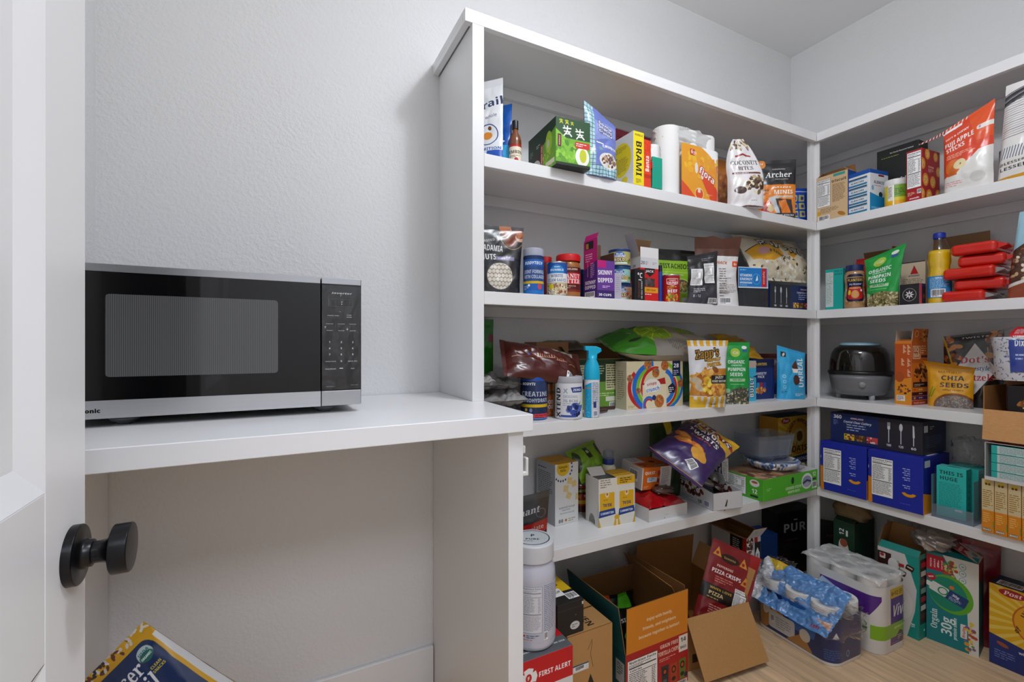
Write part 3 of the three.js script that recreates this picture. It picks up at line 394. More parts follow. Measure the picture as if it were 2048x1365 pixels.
{
  const t = thing('paper_towel_pack', 'clear-wrapped paper towel pack with orange and yellow print on the highest shelf', 'paper towels', [1.435, S1, 0.238]);
  for (const x of [-0.097, 0, 0.097]) rollInto(t, 'paper_roll', x, 0.002, 0, 0.05, 0.262);
  const p = prints({ f: [0.4, 0.25, (g, w, h) => {
    fill('#f2a51b')(g, w, h); P(g, '#fff', 0, 0, w, 0, w, h * 0.12, w * 0.75, h * 0.3, w * 0.55, h * 0.1, w * 0.4, 0); FOOD(g, w * 0.45, h * 0.35, w * 0.4, h * 0.25, ['#f6c51f', '#f7b31c', '#f29a1d'], 40, 18, 8); P(g, '#e8501c', 0, h, 0, h * 0.7, w * 0.14, h * 0.82, w * 0.3, h); P(g, '#ea4a1b', w * 0.35, h * 0.5, w * 0.5, h * 0.55, w, h * 0.98, w * 0.6, h); C(g, '#f0e7da', w * 0.3, h * 0.42, 13, 26); C(g, '#f0e7da', w * 0.42, h * 0.52, 12, 24); C(g, '#f5a21d', w * 0.38, h * 0.38, 20, 16); T(g, 'fiora', w * 0.52, h * 0.52, 46, '#fff', { w: w * 0.34, k: '#c4301a', kw: 8, r: 20 }); RR(g, '#c8401b', w * 0.17, h * 0.08, 40, 30, 5); T(g, '6', w * 0.21, h * 0.13, 26, '#fff'); tx(g, w * 0.24, h * 0.12, 26, 3, 6, '#fff'); P(g, '#dd4a20', w * 0.72, h * 0.3, w, h * 0.1, w, h * 0.28, w * 0.74, h * 0.42); T(g, '6', w * 0.78, h * 0.34, 22, '#fff', { r: -20 }); tx(g, w * 0.83, h * 0.24, 40, 2, 7, '#fff'); C(g, '#e8501c', w * 0.36, h * 0.9, 30, 24); O(g, '#fff', 2, w * 0.36, h * 0.9, 34, 27); RR(g, '#f7e6d0', w * 0.33, h * 0.8, 22, 20, 4); tx(g, w * 0.5, h * 0.88, 60, 2, 6, '#f9d9b0'); } ] });
  const g = bandGeo(0.31, 0.118, 0.05, 0, 0.2, 0.40, 0.745, p.f); mesh('printed_wrapper', g, printMat(p.sheet, 'foil'), t);
  mesh('clear_wrap', crumple(0.138, 0.046, 0.05, 0.13, 1.2, 48, false).translate(0, 0.192, 0), frosted, t);
}
bag('snack_bag', 'brown orange bag tucked behind the white coconut bites bag', 'bag', { at: [1.845, S1, 0.1], size: [0.2, 0.29, 0.05], base: '#b5651d', f: (g, w, h) => { R(g, '#c77722', 0, 0, w, h * 0.25); FOOD(g, w * 0.4, h * 0.6, w * 0.4, h * 0.3, ['#8c4514', '#d68a2e', '#a35317'], 30, 12, 3); } });
bag('snack_bag', 'white coconut bites bag with a pointed twisted top', 'bag', { at: [1.725, S1, 0.296], yaw: -30, size: [0.15, 0.285, 0.06], base: '#e9e6e6', seal: 0.04, warp: (q, u, v) => { const k = Math.max(0, v - 0.45) / 0.55; q.x = q.x * (1 - 0.72 * k * k) - 0.032 * k; }, f: (g, w, h) => {
  R(g, '#ece9ea', 0, 0, w, h); FOOD(g, w * 0.4, h * 0.06, w * 0.6, h * 0.12, ['#5c4232', '#c9b48a', '#7d6247', '#e6d9b5'], 60, 8, 2); Ln(g, '#a32f2f', 7, w * 0.24, h * 0.27, w * 0.5, h * 0.24, w * 0.76, h * 0.27); T(g, 'COCONUT', w * 0.5, h * 0.36, 24, '#3c2e2a', { w: w * 0.8, f: 'serif' }); T(g, 'BITES', w * 0.5, h * 0.44, 20, '#3c2e2a', { w: w * 0.42, f: 'serif' }); RR(g, '#6d3a34', w * 0.12, h * 0.5, w * 0.76, 7, 3); tx(g, w * 0.16, h * 0.508, w * 0.68, 1, 6, '#fff'); FOOD(g, w * 0.72, h * 0.68, w * 0.26, h * 0.13, ['#5a3e2c', '#cdb98e', '#7d6247', '#e9dcb8', '#3d2a20'], 60, 9, 4); C(g, '#4a2f24', w * 0.3, h * 0.76, 24, 15); C(g, '#f4f0ea', w * 0.26, h * 0.62, 22, 18); tx(g, w * 0.6, h * 0.9, w * 0.3, 1, 5, '#777'); P(g, '#5a4038', w * 0.25, h, w * 0.5, h * 0.965, w, h * 0.99, w, h); } });
bag('jerky_pouch', 'black and orange pouch with white script lettering near the corner post', 'pouch', { at: [1.982, S1, 0.262], yaw: -35, size: [0.162, 0.258, 0.05], base: '#1c1c1e', f: (g, w, h) => {
  R(g, '#202022', 0, 0, w, h); R(g, '#f28a17', 0, h * 0.44, w, h * 0.5); C(g, '#ef8d25', w * 0.12, h * 0.07, 17, 19); T(g, '14', w * 0.12, h * 0.06, 12, '#fff'); T(g, 'COUNTRY', w * 0.55, h * 0.17, 7, '#d8d8d8', { w: w * 0.34 }); T(g, 'Archer', w * 0.52, h * 0.27, 34, '#fff', { w: w * 0.66, i: 1, f: 'serif' }); T(g, 'PROVISIONS', w * 0.6, h * 0.35, 6, '#ccc', { w: w * 0.34 }); R(g, '#3a3a3c', 0, h * 0.14, w, 1.5); T(g, 'ZERO', w * 0.17, h * 0.53, 12, '#1b1b1b', { w: w * 0.2 }); tx(g, w * 0.07, h * 0.57, w * 0.22, 2, 6, '#3a2206'); T(g, 'MINI', w * 0.6, h * 0.49, 8, '#fff', { w: w * 0.5 }); T(g, 'MINIS', w * 0.64, h * 0.57, 24, '#fff', { w: w * 0.52 }); FOOD(g, w * 0.2, h * 0.84, w * 0.14, h * 0.09, ['#d8331c', '#b5241a', '#e8cfa0'], 12, 12, 3); P(g, '#cfd0d2', w * 0.25, h * 0.66, w * 0.48, h * 0.62, w * 0.62, h * 0.94, w * 0.45, h * 0.94); P(g, '#3a3330', w * 0.42, h * 0.68, w * 0.85, h * 0.7, w * 0.9, h * 0.94, w * 0.55, h * 0.94); P(g, '#e87d1f', w * 0.5, h * 0.72, w * 0.7, h * 0.7, w * 0.84, h * 0.94, w * 0.6, h * 0.94); R(g, '#d9c9bd', w * 0.4, h * 0.63, w * 0.5, 10); R(g, '#141414', w * 0.3, h * 0.93, w, h * 0.1); T(g, 'BEEF STICKS', w * 0.66, h * 0.965, 10, '#fff', { w: w * 0.52, i: 1 }); } });
bag('snack_bag', 'royal blue pouch with small yellow packets print behind the corner post', 'pouch', { at: [2.255, S1, 0.195], yaw: -30, size: [0.095, 0.195, 0.04], base: '#1450c8', f: (g, w, h) => { R(g, '#1550cc', 0, 0, w, h); R(g, '#dfe6f5', 0, h * 0.08, w, 5); for (let i = 0; i < 6; i++) { RR(g, '#d9cf6a', 10 + (i % 2) * 34, h * 0.18 + ((i / 2) | 0) * h * 0.2, 28, h * 0.16, 4); RR(g, '#4a4fb8', 20 + (i % 2) * 34, h * 0.22 + ((i / 2) | 0) * h * 0.2, 14, 16, 4); } } });
// ---------- upper shelf, right wall ----------
openCarton('cracker_box', 'tan cracker box with open top flaps beside the corner post on the highest shelf', 'box', { at: [2.225, S1, 0.362], yaw: -90, size: [0.13, 0.205, 0.07], base: '#dcb98c', inner: '#8a6038', flaps: { f: [0.03, -70], b: [0.035, -14], l: [0.03, -60], r: [0.03, -50] }, l: '#1d52b0', r: '#1d4fa8', f: (g, w, h) => { R(g, '#ddbd92', 0, 0, w, h); NF(g, 4, h * 0.08, w * 0.42, h * 0.6); RR(g, '#3f9f98', w * 0.55, h * 0.02, w * 0.36, 12, 3); T(g, 'triscuit', w * 0.72, h * 0.17, 18, '#3a2a1c', { w: w * 0.46 }); tx(g, w * 0.52, h * 0.24, w * 0.4, 16, 5, '#7a6244'); tx(g, w * 0.14, h * 0.72, w * 0.6, 4, 6, '#8a7050'); R(g, '#d8a61f', 5, h * 0.77, 13, 17); BC(g, 8, h * 0.87, 48, 22); C(g, '#b97a28', w * 0.8, h * 0.9, 17, 8, 0.5); } });
carton('tuna_box', 'white and blue box printed with four stacked tuna cans', 'box', { at: [2.23, S1, 0.466], yaw: -97, size: [0.092, 0.18, 0.118], base: '#1f5fb4', t: '#1a56ad', f: (g, w, h) => { R(g, '#e9eef2', 0, 0, w, h); R(g, '#1a56ad', 0, 0, w, h * 0.1); for (let i = 0; i < 4; i++) { const y = h * (0.15 + i * 0.21); RR(g, '#5f93b2', 6, y, w - 18, h * 0.19, 5); R(g, '#e8ecef', 6, y + 9, w - 18, 17); R(g, '#223a52', 6, y, w - 18, 4); T(g, 'ALBACORE', w * 0.45, y + 18, 9, '#2b3a4c', { w: w * 0.58 }); R(g, '#2d7fa8', 6, y + 28, w - 18, 5); } }, r: (g, w, h) => { R(g, '#eef1f4', 0, 0, w, h); R(g, '#1a56ad', 0, 0, w, h * 0.1); T(g, 'ALBACORE', w * 0.58, h * 0.3, 17, '#2a2e36', { w: w * 0.72 }); tx(g, w * 0.25, h * 0.37, w * 0.6, 1, 6, '#c46a6a'); RR(g, '#8c1f1f', w * 0.46, h * 0.11, w * 0.3, 8, 2); C(g, '#7fb2d8', w * 0.16, h * 0.44, 7, 11); C(g, '#123a4c', w * 0.58, h * 0.58, 12, 12); P(g, '#1e90cf', 0, h * 0.55, w * 0.5, h * 0.62, w, h * 0.64, w, h, 0, h); tx(g, w * 0.1, h * 0.88, w * 0.5, 2, 5, '#bfe2f5'); } });
carton('nut_box', 'tall black pistachio box standing at the back behind the tuna', 'box', { at: [2.372, S1, 0.545], yaw: -90, size: [0.15, 0.29, 0.08], base: '#171917', f: (g, w, h) => { T(g, 'No Shells Roasted Salted', w * 0.6, h * 0.08, 7, '#e8e8e0', { w: w * 0.55 }); tx(g, w * 0.12, h * 0.13, w * 0.75, 1, 5, '#a8c832'); T(g, 'wonderful', w * 0.42, h * 0.5, 20, '#f2f2ea', { w: w * 0.56, i: 1, f: 'serif' }); T(g, 'PISTACHIOS', w * 0.55, h * 0.62, 30, '#9fd41f', { w: w * 0.95 }); C(g, '#9fd41f', w * 0.9, h * 0.35, 10); } });
jar('spread_jar', 'squat jar with a white lid and green and yellow label', 'jar', { at: [2.272, S1, 0.583], r: 0.037, h: 0.09, yaw: -66, lid: lidProf(0.0385, 0.088, 0.112), lidColor: 0xe9e9e6, art: [0.004, 0.087, (g, w, h) => { fill('#e7d23a')(g, w, h); R(g, '#7fae3c', w * 0.46, 0, w * 0.2, h * 0.6); tx(g, w * 0.48, h * 0.2, w * 0.15, 4, 7, '#3f6a1c'); R(g, '#f0f0e8', w * 0.38, 0, w * 0.075, h * 0.75); tx(g, w * 0.385, h * 0.1, w * 0.06, 9, 5, '#555'); R(g, '#f0b41e', 0, h * 0.75, w, h * 0.3); R(g, '#fff', w * 0.455, 0, 4, h); }] });
carton('cracker_box', 'red box printed with round orange crackers on the highest right shelf', 'box', { at: [2.224, S1, 0.662], yaw: -94, size: [0.052, 0.2, 0.125], base: '#a8141b', t: '#d58a2c', f: (g, w, h) => { NF(g, 4, h * 0.04, w - 8, h * 0.7); tx(g, 6, h * 0.82, w * 0.5, 3, 5, '#f0d8c0'); BC(g, w * 0.68, h * 0.78, 13, 17); T(g, 'mondo', w * 0.5, h * 0.94, 9, '#fff', { w: w * 0.6, i: 1 }); }, r: (g, w, h) => { R(g, '#a9151c', 0, 0, w, h); for (const [x, y, r] of [[0.3, 0.1, 17], [0.75, 0.12, 15], [0.05, 0.3, 18], [0.2, 0.6, 20], [0.6, 0.62, 19], [0.02, 0.88, 18], [0.4, 0.9, 20], [0.88, 0.86, 18], [0.9, 0.4, 16]]) { C(g, '#e2921f', x * w, y * h, r, r * 1.25); C(g, '#efc26a', x * w, y * h, r * 0.62, r * 0.8); FOOD(g, x * w, y * h, r * 0.5, r * 0.6, ['#b56a1a', '#c98a4a'], 6, 2.5, r); } T(g, 'Crisp', w * 0.5, h * 0.34, 9, '#f6e0c0', { w: w * 0.3 }); tx(g, w * 0.35, h * 0.38, w * 0.3, 3, 5, '#f0c8b0'); } });
const fruitBag = bag('fruit_snack_bag', 'orange red bag of apple sticks with a striped torn top', 'bag', { at: [2.24, S1, 0.815], yaw: -92, size: [0.14, 0.27, 0.06], base: '#e2471d', seal: 0.03, warp: (q, u, v) => { q.y += v * v * 0.028 * u; q.x *= 1 + 0.1 * Math.max(0, v - 0.7); }, f: (g, w, h) => {
  R(g, '#e5441b', 0, 0, w, h); for (let i = 0; i < 16; i++) P(g, '#f6e6df', i * 11, 0, i * 11 + 4, 0, i * 11 + 1, 11, i * 11 - 3, 11); R(g, '#fff', 0, 13, w * 0.4, 11); P(g, '#f0581e', w * 0.5, 0, w, 0, w, h * 0.4, w * 0.7, h * 0.4); T(g, 'SOFT & CHEWY', w * 0.3, h * 0.19, 11, '#fff', { w: w * 0.48, r: -6 }); T(g, 'FUJI APPLE', w * 0.35, h * 0.29, 24, '#fff', { w: w * 0.6, r: -6 }); T(g, 'STICKS', w * 0.28, h * 0.38, 22, '#fff', { w: w * 0.4, r: -6 }); RR(g, '#f4eee8', w * 0.7, h * 0.22, w * 0.34, 14, 6); T(g, '6', w * 0.76, h * 0.245, 10, '#7a4aa0'); tx(g, w * 0.1, h * 0.47, w * 0.6, 3, 6, '#f7c6b0'); P(g, '#ecebe6', 0, h * 0.8, w * 0.4, h * 0.7, w * 0.75, h * 0.52, w, h * 0.5, w, h, 0, h); C(g, '#e2752a', w * 0.26, h * 0.66, 24, 30); C(g, '#f0dfae', w * 0.4, h * 0.64, 18, 19); C(g, '#8a5a22', w * 0.42, h * 0.64, 2, 4); R(g, '#d86a2a', w * 0.14, h * 0.72, 30, 16); C(g, '#d8d7d2', w * 0.74, h * 0.86, 20, 18); tx(g, w * 0.1, h * 0.86, w * 0.4, 3, 7, '#e29a9a'); } });
{ const g = new THREE.BoxGeometry(0.08, 0.012, 0.0012, 16, 1, 1).translate(-0.04, 0, 0), p = g.attributes.position; for (let i = 0; i < p.count; i++) { const x = p.getX(i); p.setY(i, p.getY(i) * (1 + x * 7) - 0.35 * x * x * 6 + 0.03 * x); p.setZ(i, p.getZ(i) + 0.012 * Math.sin(x * 40)); } const q = prints({ f: [0.08, 0.012, (g2, w, h) => { fill('#8c2a24')(g2, w, h); for (let i = 0; i < 9; i++) P(g2, '#ead8d2', i * 10, 0, i * 10 + 4, 0, i * 10 + 1, h, i * 10 - 3, h); }] }); setUV(g.attributes.uv, 0, g.attributes.uv.count, q.f); mesh('torn_strip', g.translate(-0.064, 0.236, 0.002), printMat(q.sheet, 'foil'), fruitBag); }
bag('popcorn_bag', 'white striped bag turned backwards at the right end of the highest shelf', 'bag', { at: [2.245, S1, 0.992], yaw: -90, size: [0.21, 0.33, 0.075], base: '#e9e6e2', kind: 'stand', warp: (q, u, v) => { q.x += v * 0.02; q.x *= 1 - 0.06 * v; }, f: (g, w, h) => { R(g, '#ece9e6', 0, 0, w, h); for (let i = 0; i < 7; i++) Ln(g, '#2a2d33', 3 + (i % 3) * 2, 0, h * 0.12 + i * 6, w * 0.5, i * 6, w, h * 0.02 + i * 4); for (let i = 0; i < 16; i++) Ln(g, i % 3 ? '#8a8d94' : '#33363c', 1.6, w * 0.02, h * 0.2 + i * 8, w, h * 0.14 + i * 8); for (let i = 0; i < 26; i++) Ln(g, '#3c4a66', 2.2, w * (0.04 + i * 0.036), h * 0.66, w * (0.02 + i * 0.036), h * 0.78); T(g, '@LESSEREVILSNACKS', w * 0.42, h * 0.82, 11, '#2a2622', { w: w * 0.8, r: -3 }); T(g, 'LESSEREVIL.COM', w * 0.46, h * 0.87, 15, '#1c1a18', { w: w * 0.86, r: -3 }); P(g, '#d99a1e', 0, h * 0.97, w * 0.4, h * 0.955, w * 0.4, h, 0, h); } });
jar('sauce_bottle', 'small dark brown bottle behind the apple sticks bag', 'bottle', { at: [2.39, S1, 0.885], r: 0.032, h: 0.15, body: phys(0x2a1409, 0.2), lid: lidProf(0.02, 0.148, 0.168), lidColor: 0x1c4a22 });
// ---------- second shelf, back wall ----------
bag('nut_bag', 'black macadamia nuts bag with a round window of pale nuts', 'bag', { at: [0.637, S2, 0.208], yaw: -12, size: [0.158, 0.224, 0.055], base: '#1e1e20', warp: (q, u, v) => { q.x *= 0.93 + 0.15 * v * v; }, f: (g, w, h) => {
  R(g, '#232326', 0, 0, w, h); const r = rnd(3); for (let i = 0; i < 60; i++) C(g, '#2c2c30', r() * w, h * 0.2 + r() * h * 0.8, 10, 5, r() * 3); FOOD(g, w * 0.76, h * 0.12, w * 0.2, h * 0.13, ['#9a4a1c', '#b5622a', '#7a3512', '#d9a883'], 16, 16, 5, 0, 1); O(g, '#b89a6a', 2, w * 0.78, h * 0.1, w * 0.27, h * 0.24, 0, 3.1); C(g, '#c96a2c', w * 0.1, h * 0.08, 13); T(g, 'ROASTED', w * 0.25, h * 0.23, 10, '#bbb', { w: w * 0.34, r: -10 }); T(g, 'MACADAMIA', w * 0.26, h * 0.33, 26, '#f0eff0', { w: w * 0.62, r: 4 }); T(g, 'NUTS', w * 0.26, h * 0.46, 26, '#f0eff0', { w: w * 0.34 }); R(g, '#8a84a8', w * 0.42, h * 0.45, w * 0.4, 12); tx(g, w * 0.46, h * 0.47, w * 0.3, 1, 6, '#e4e0f4'); C(g, '#7a746c', w * 0.5, h * 0.73, w * 0.29, h * 0.19); g.save(); g.beginPath(); g.ellipse(w * 0.5, h * 0.73, w * 0.28, h * 0.185, 0, 0, 7); g.clip(); for (let j = 0; j < 7; j++) for (let i = 0; i < 8; i++) { const x = w * 0.2 + i * 13 + (j % 2) * 6, y = h * 0.55 + j * 13; C(g, '#a49a88', x, y, 7.2); C(g, '#e0d8c8', x - 0.6, y - 0.6, 6.2); } g.restore(); tx(g, w * 0.06, h * 0.95, w * 0.6, 1, 9, '#ccc'); } });
const tubLid = (r, y0, y1) => [[r * 0.97, y0], [r, y0 + 0.001], [r, y1 - 0.003], [r - 0.003, y1], [r - 0.006, y1], [r - 0.008, y1 - 0.002], [0, y1 - 0.002]];
jar('supplement_tub', 'blue joint formula tub with a pale lid next to the macadamia bag', 'tub', { at: [0.745, S2, 0.247], r: 0.0335, h: 0.128, yaw: -30, base: 0x1b4f9a, lid: tubLid(0.0335, 0.127, 0.152), lidColor: 0xaab0c0, art: [0.004, 0.126, (g, w, h) => { fill('#1c5fb4')(g, w, h); R(g, '#16305e', 0, 0, w, h * 0.1); R(g, '#2a4a86', 0, h * 0.28, w, h * 0.38); T(g, 'BODYTECH', w * 0.5, h * 0.2, 13, '#fff', { w: w * 0.3, i: 1 }); T(g, 'JOINT FORMULA', w * 0.52, h * 0.42, 15, '#cfd6e6', { w: w * 0.36 }); T(g, 'WITH COLLAGEN', w * 0.52, h * 0.55, 15, '#cfd6e6', { w: w * 0.36 }); R(g, '#d8b51e', w * 0.3, h * 0.66, w * 0.4, 8); C(g, '#fff', w * 0.43, h * 0.77, 4); C(g, '#c94a5a', w * 0.6, h * 0.8, 8, 10); R(g, '#2276c4', 0, h * 0.9, w, h * 0.1); tx(g, w * 0.33, h * 0.78, w * 0.1, 3, 5, '#cfd6e6'); }] });
jar('seasoning_jar', 'jar with a red cap half hidden behind the clam sauce can', 'jar', { at: [0.862, S2, 0.13], r: 0.021, h: 0.135, base: 0x6a1a14, lid: lidProf(0.0225, 0.133, 0.156), lidColor: 0xb5161b });
can('sauce_can', 'tin of white clam sauce with a blue top band', 'can', { at: [0.829, S2, 0.257], r: 0.0345, h: 0.113, yaw: -33, print: (g, w, h) => { fill('#2456a8')(g, w, h); C(g, '#2f86cf', w * 0.5, h * 0.3, 26, 24); T(g, 'Snows', w * 0.5, h * 0.13, 6, '#fff'); T(g, 'BUMBLE', w * 0.5, h * 0.23, 9, '#f2f2f2', { w: w * 0.22 }); R(g, '#eef0f2', 0, h * 0.33, w, h * 0.28); T(g, 'WHITE', w * 0.5, h * 0.41, 13, '#2b3d6a', { w: w * 0.2, f: 'serif' }); T(g, 'CLAM SAUCE', w * 0.5, h * 0.54, 13, '#2b3d6a', { w: w * 0.31, f: 'serif' }); R(g, '#cbbd9a', 0, h * 0.61, w, h * 0.4); FOOD(g, w * 0.5, h * 0.83, w * 0.5, h * 0.18, ['#efe6c9', '#b39a6a', '#8a6a4a', '#d9c9a0', '#9a4a3a', '#f6f0dc'], 260, 4, 4); C(g, '#e8d21c', w * 0.4, h * 0.74, 11, 8); } });
jar('peanut_butter_jar', 'peanut butter jar with a wide red screw lid', 'jar', { at: [0.912, S2, 0.2], r: 0.0425, h: 0.128, yaw: -36, body: phys(0xa8682c, 0.15, { clearcoat: 0.6 }), prof: [[0, 0], [0.039, 0], [0.0425, 0.004], [0.0425, 0.112], [0.039, 0.122], [0.037, 0.132], [0, 0.132]], lid: lidProf(0.0425, 0.13, 0.155, 0.004), lidColor: 0xd41a1c, art: [0.024, 0.108, (g, w, h) => { fill('#5a1c14')(g, w, h); T(g, 'KIRKLAND', w * 0.54, h * 0.1, 8, '#f2e6d4', { w: w * 0.2 }); R(g, '#d21f1f', 0, h * 0.24, w, h * 0.44); T(g, 'PEANUT', w * 0.53, h * 0.37, 20, '#fff', { w: w * 0.3, f: 'serif' }); T(g, 'BUTTER', w * 0.53, h * 0.57, 20, '#fff', { w: w * 0.3, f: 'serif' }); tx(g, w * 0.4, h * 0.75, w * 0.24, 2, 6, '#e8c8a8'); R(g, '#8a2a1a', 0, h * 0.9, w, h * 0.1); }] });
jar('spice_tub', 'small dark blue tub behind the magenta box', 'tub', { at: [1.0, S2, 0.14], r: 0.026, h: 0.1, base: 0x16387a, lid: lidProf(0.027, 0.1, 0.118), lidColor: 0x1c4690 });
openCarton('chocolate_cup_box', 'magenta and purple box of almond cups with an angled torn opening', 'box', { at: [1.005, S2, 0.292], yaw: 0, size: [0.074, 0.19, 0.077], base: '#4a2a78', inner: '#6b4a3a', heights: { f: 0.13, r: 0.16, b: 0.2, l: 0.205 }, flaps: { l: [0.02, -18, 'fl'] }, extra: { fl: [0.077, 0.02, fill('#c4187a')] }, l: (g, w, h) => { R(g, '#c2177c', 0, 0, w, h * 0.5); P(g, '#4a2580', 0, h * 0.5, w, h * 0.36, w, h, 0, h); RR(g, '#24181c', w * 0.1, h * 0.03, w * 0.62, h * 0.13, 4); R(g, '#c98a3c', w * 0.16, h * 0.06, w * 0.2, h * 0.09); tx(g, w * 0.12, h * 0.24, w * 0.6, 4, 7, '#f6d6ea'); T(g, 'dark chocolate', w * 0.3, h * 0.5, 7, '#e8c86a', { r: 90, w: h * 0.24 }); tx(g, w * 0.5, h * 0.4, w * 0.3, 8, 6, '#e6b6d6'); T(g, 'SKINNY', w * 0.48, h * 0.72, 15, '#fff', { w: w * 0.8 }); T(g, 'DIPPED', w * 0.48, h * 0.8, 15, '#fff', { w: w * 0.8 }); BC(g, w * 0.08, h * 0.87, w * 0.74, h * 0.1); }, f: (g, w, h) => { R(g, '#6a3b98', 0, 0, w, h); R(g, '#c2177c', 0, 0, w * 0.5, h * 0.2); T(g, 'SKINNY', w * 0.45, h * 0.32, 30, '#fff', { w: w * 0.8, r: -4 }); T(g, 'DIPPED', w * 0.46, h * 0.52, 30, '#fff', { w: w * 0.85, r: -4 }); tx(g, w * 0.3, h * 0.66, w * 0.5, 2, 7, '#e8d8f4'); R(g, '#3a2068', 0, h * 0.78, w, h * 0.25); T(g, '30 CUPS', w * 0.45, h * 0.9, 16, '#fff', { w: w * 0.72 }); } });
carton('small_box', 'small pale lilac box between the magenta box and the nut tins', 'box', { at: [1.063, S2, 0.285], size: [0.032, 0.092, 0.02], base: '#b9b4c4', l: '#5a3520', f: (g, w, h) => { R(g, '#bab6c6', 0, 0, w, h); tx(g, 6, h * 0.15, w * 0.6, 8, 7, '#a29cb0'); } });
[0, 1, 2].forEach((i) => { const top = i === 2 ? '#1c3f74' : '#1c4a7c', cols = [['#efb58c', '#e8652a'], ['#9fd0c4', '#d8b04a'], ['#b8ad6a', '#7a3a2a']][i];
  can('nut_tin', ['round almond tin with an orange label at the bottom of the stack of three', 'round almond tin with an aqua label in the middle of the stack of three', 'round almond tin with an olive label on top of the stack of three'][i], 'tin', { at: [1.14 + (i ? 0 : 0.008), S2 + i * 0.0645, 0.202], r: 0.0405, h: 0.064, yaw: -40, group: 'stacked almond tins', body: std(0x1b3f78, 0.35), print: (g, w, h) => { fill(cols[0])(g, w, h); R(g, top, 0, 0, w, h * 0.12); FOOD(g, w * 0.4, h * 0.7, w * 0.12, h * 0.2, ['#8a4a22', '#c98a4a', '#a85a2a'], 9, 6, i + 2); FOOD(g, w * 0.6, h * 0.72, w * 0.1, h * 0.16, [cols[1], '#7a8a2a'], 8, 6, i + 5); P(g, '#1f5bb0', w * 0.4, h * 0.46, w * 0.46, h * 0.14, w * 0.54, h * 0.14, w * 0.6, h * 0.46); T(g, 'BLUE', w * 0.5, h * 0.27, 9, '#fff', { w: w * 0.1 }); T(g, 'DIAMOND', w * 0.5, h * 0.41, 10, '#fff', { w: w * 0.18 }); T(g, 'BOLD', w * 0.5, h * 0.64, 14, '#f6f0d8', { w: w * 0.16, k: '#6a4a1a', kw: 3 }); R(g, '#d8efe8', w * 0.4, h * 0.8, w * 0.22, 6); } }); });
openCarton('jerky_box', 'red jerky display box with torn white and brown flaps standing up', 'box', { at: [1.243, S2, 0.25], size: [0.09, 0.205, 0.055], base: '#c8171b', inner: '#8a6a4c', heights: { l: 0.17, r: 0.15, b: 0.2 }, flaps: { l: [0.09, 20, 'fl', 'fl'], b: [0.045, -25] }, extra: { fl: [0.05, 0.09, fill('#b9b4bc')] }, f: (g, w, h) => { R(g, '#d3191c', 0, 0, w, h); R(g, '#d9d9dc', 0, 0, w, h * 0.38); R(g, '#eceaea', 0, 0, w, h * 0.19); T(g, '20', w * 0.14, h * 0.29, 17, '#6a6a70', { w: w * 0.22 }); tx(g, w * 0.28, h * 0.26, w * 0.16, 3, 5, '#8a8a90'); tx(g, w * 0.66, h * 0.27, w * 0.26, 2, 5, '#9a9aa0'); P(g, '#181516', w * 0.24, h * 0.38, w * 0.78, h * 0.38, w * 0.76, h * 0.46, w * 0.52, h * 0.53, w * 0.28, h * 0.46); T(g, 'JACK', w * 0.51, h * 0.43, 12, '#fff', { w: w * 0.42 }); R(g, '#3a3436', w * 0.22, h * 0.56, w * 0.56, h * 0.15); FOOD(g, w * 0.5, h * 0.63, w * 0.24, h * 0.06, ['#5a4a48', '#6d5a55', '#4a3a38'], 20, 7, 2); RR(g, '#e8a51c', w * 0.22, h * 0.72, w * 0.74, h * 0.1, 3); T(g, 'ZERO SUGAR', w * 0.58, h * 0.77, 9, '#8a1414', { w: w * 0.5 }); tx(g, w * 0.26, h * 0.84, w * 0.62, 1, 7, '#fff'); }, l: (g, w, h) => { R(g, '#b81418', 0, 0, w, h); R(g, '#c9c6ca', 0, 0, w, h * 0.25); T(g, '20', w * 0.4, h * 0.2, 15, '#55555a'); P(g, '#181516', 0, h * 0.32, w * 0.7, h * 0.32, w * 0.6, h * 0.46, 0, h * 0.5); } });
carton('jerky_stick_box', 'narrow black box with white lettering in front of the red jerky box', 'box', { at: [1.148, S2, 0.302], size: [0.046, 0.11, 0.018], base: '#141416', f: (g, w, h) => { R(g, '#161618', 0, 0, w, h); T(g, '°C', w * 0.5, h * 0.2, 26, '#f4f4f4', { w: w * 0.5 }); R(g, '#d8d8d8', w * 0.36, h * 0.33, w * 0.3, 4); T(g, 'JERKY STICKS', w * 0.4, h * 0.66, 8, '#a84a4a', { r: 90, w: h * 0.5 }); T(g, 'GRASS FED 80', w * 0.68, h * 0.66, 8, '#e8e8e8', { r: 90, w: h * 0.56 }); } });
jar('seasoning_tube', 'slim blue tube bottle between the jerky box and the pistachios', 'bottle', { at: [1.306, S2, 0.24], r: 0.009, h: 0.12, base: 0x1c3f9a, lid: lidProf(0.0085, 0.118, 0.145), lidColor: 0x14182a });
bag('nut_bag', 'lime green pistachio bag with a black top band', 'bag', { at: [1.488, S2, 0.15], yaw: -10, size: [0.212, 0.238, 0.05], base: '#8fc21e', f: (g, w, h) => { R(g, '#93c51f', 0, 0, w, h); R(g, '#141614', 0, 0, w, h * 0.2); T(g, 'PISTACHIOS', w * 0.42, h * 0.3, 28, '#1a2408', { w: w * 0.68 }); R(g, '#b8dc5a', 0, h * 0.4, w * 0.8, 3); tx(g, w * 0.1, h * 0.44, w * 0.6, 2, 7, '#d8ec9a'); C(g, '#5a4a28', w * 0.58, h * 0.64, 30, 28); FOOD(g, w * 0.58, h * 0.64, 26, 24, ['#c9a86a', '#a8864a', '#7f9a3a', '#8a6a3a'], 24, 7, 3); O(g, '#c9e87a', 3, w * 0.58, h * 0.64, 31, 29); RR(g, '#c9c9c4', w * 0.56, h * 0.84, w * 0.16, h * 0.16, 2); } });
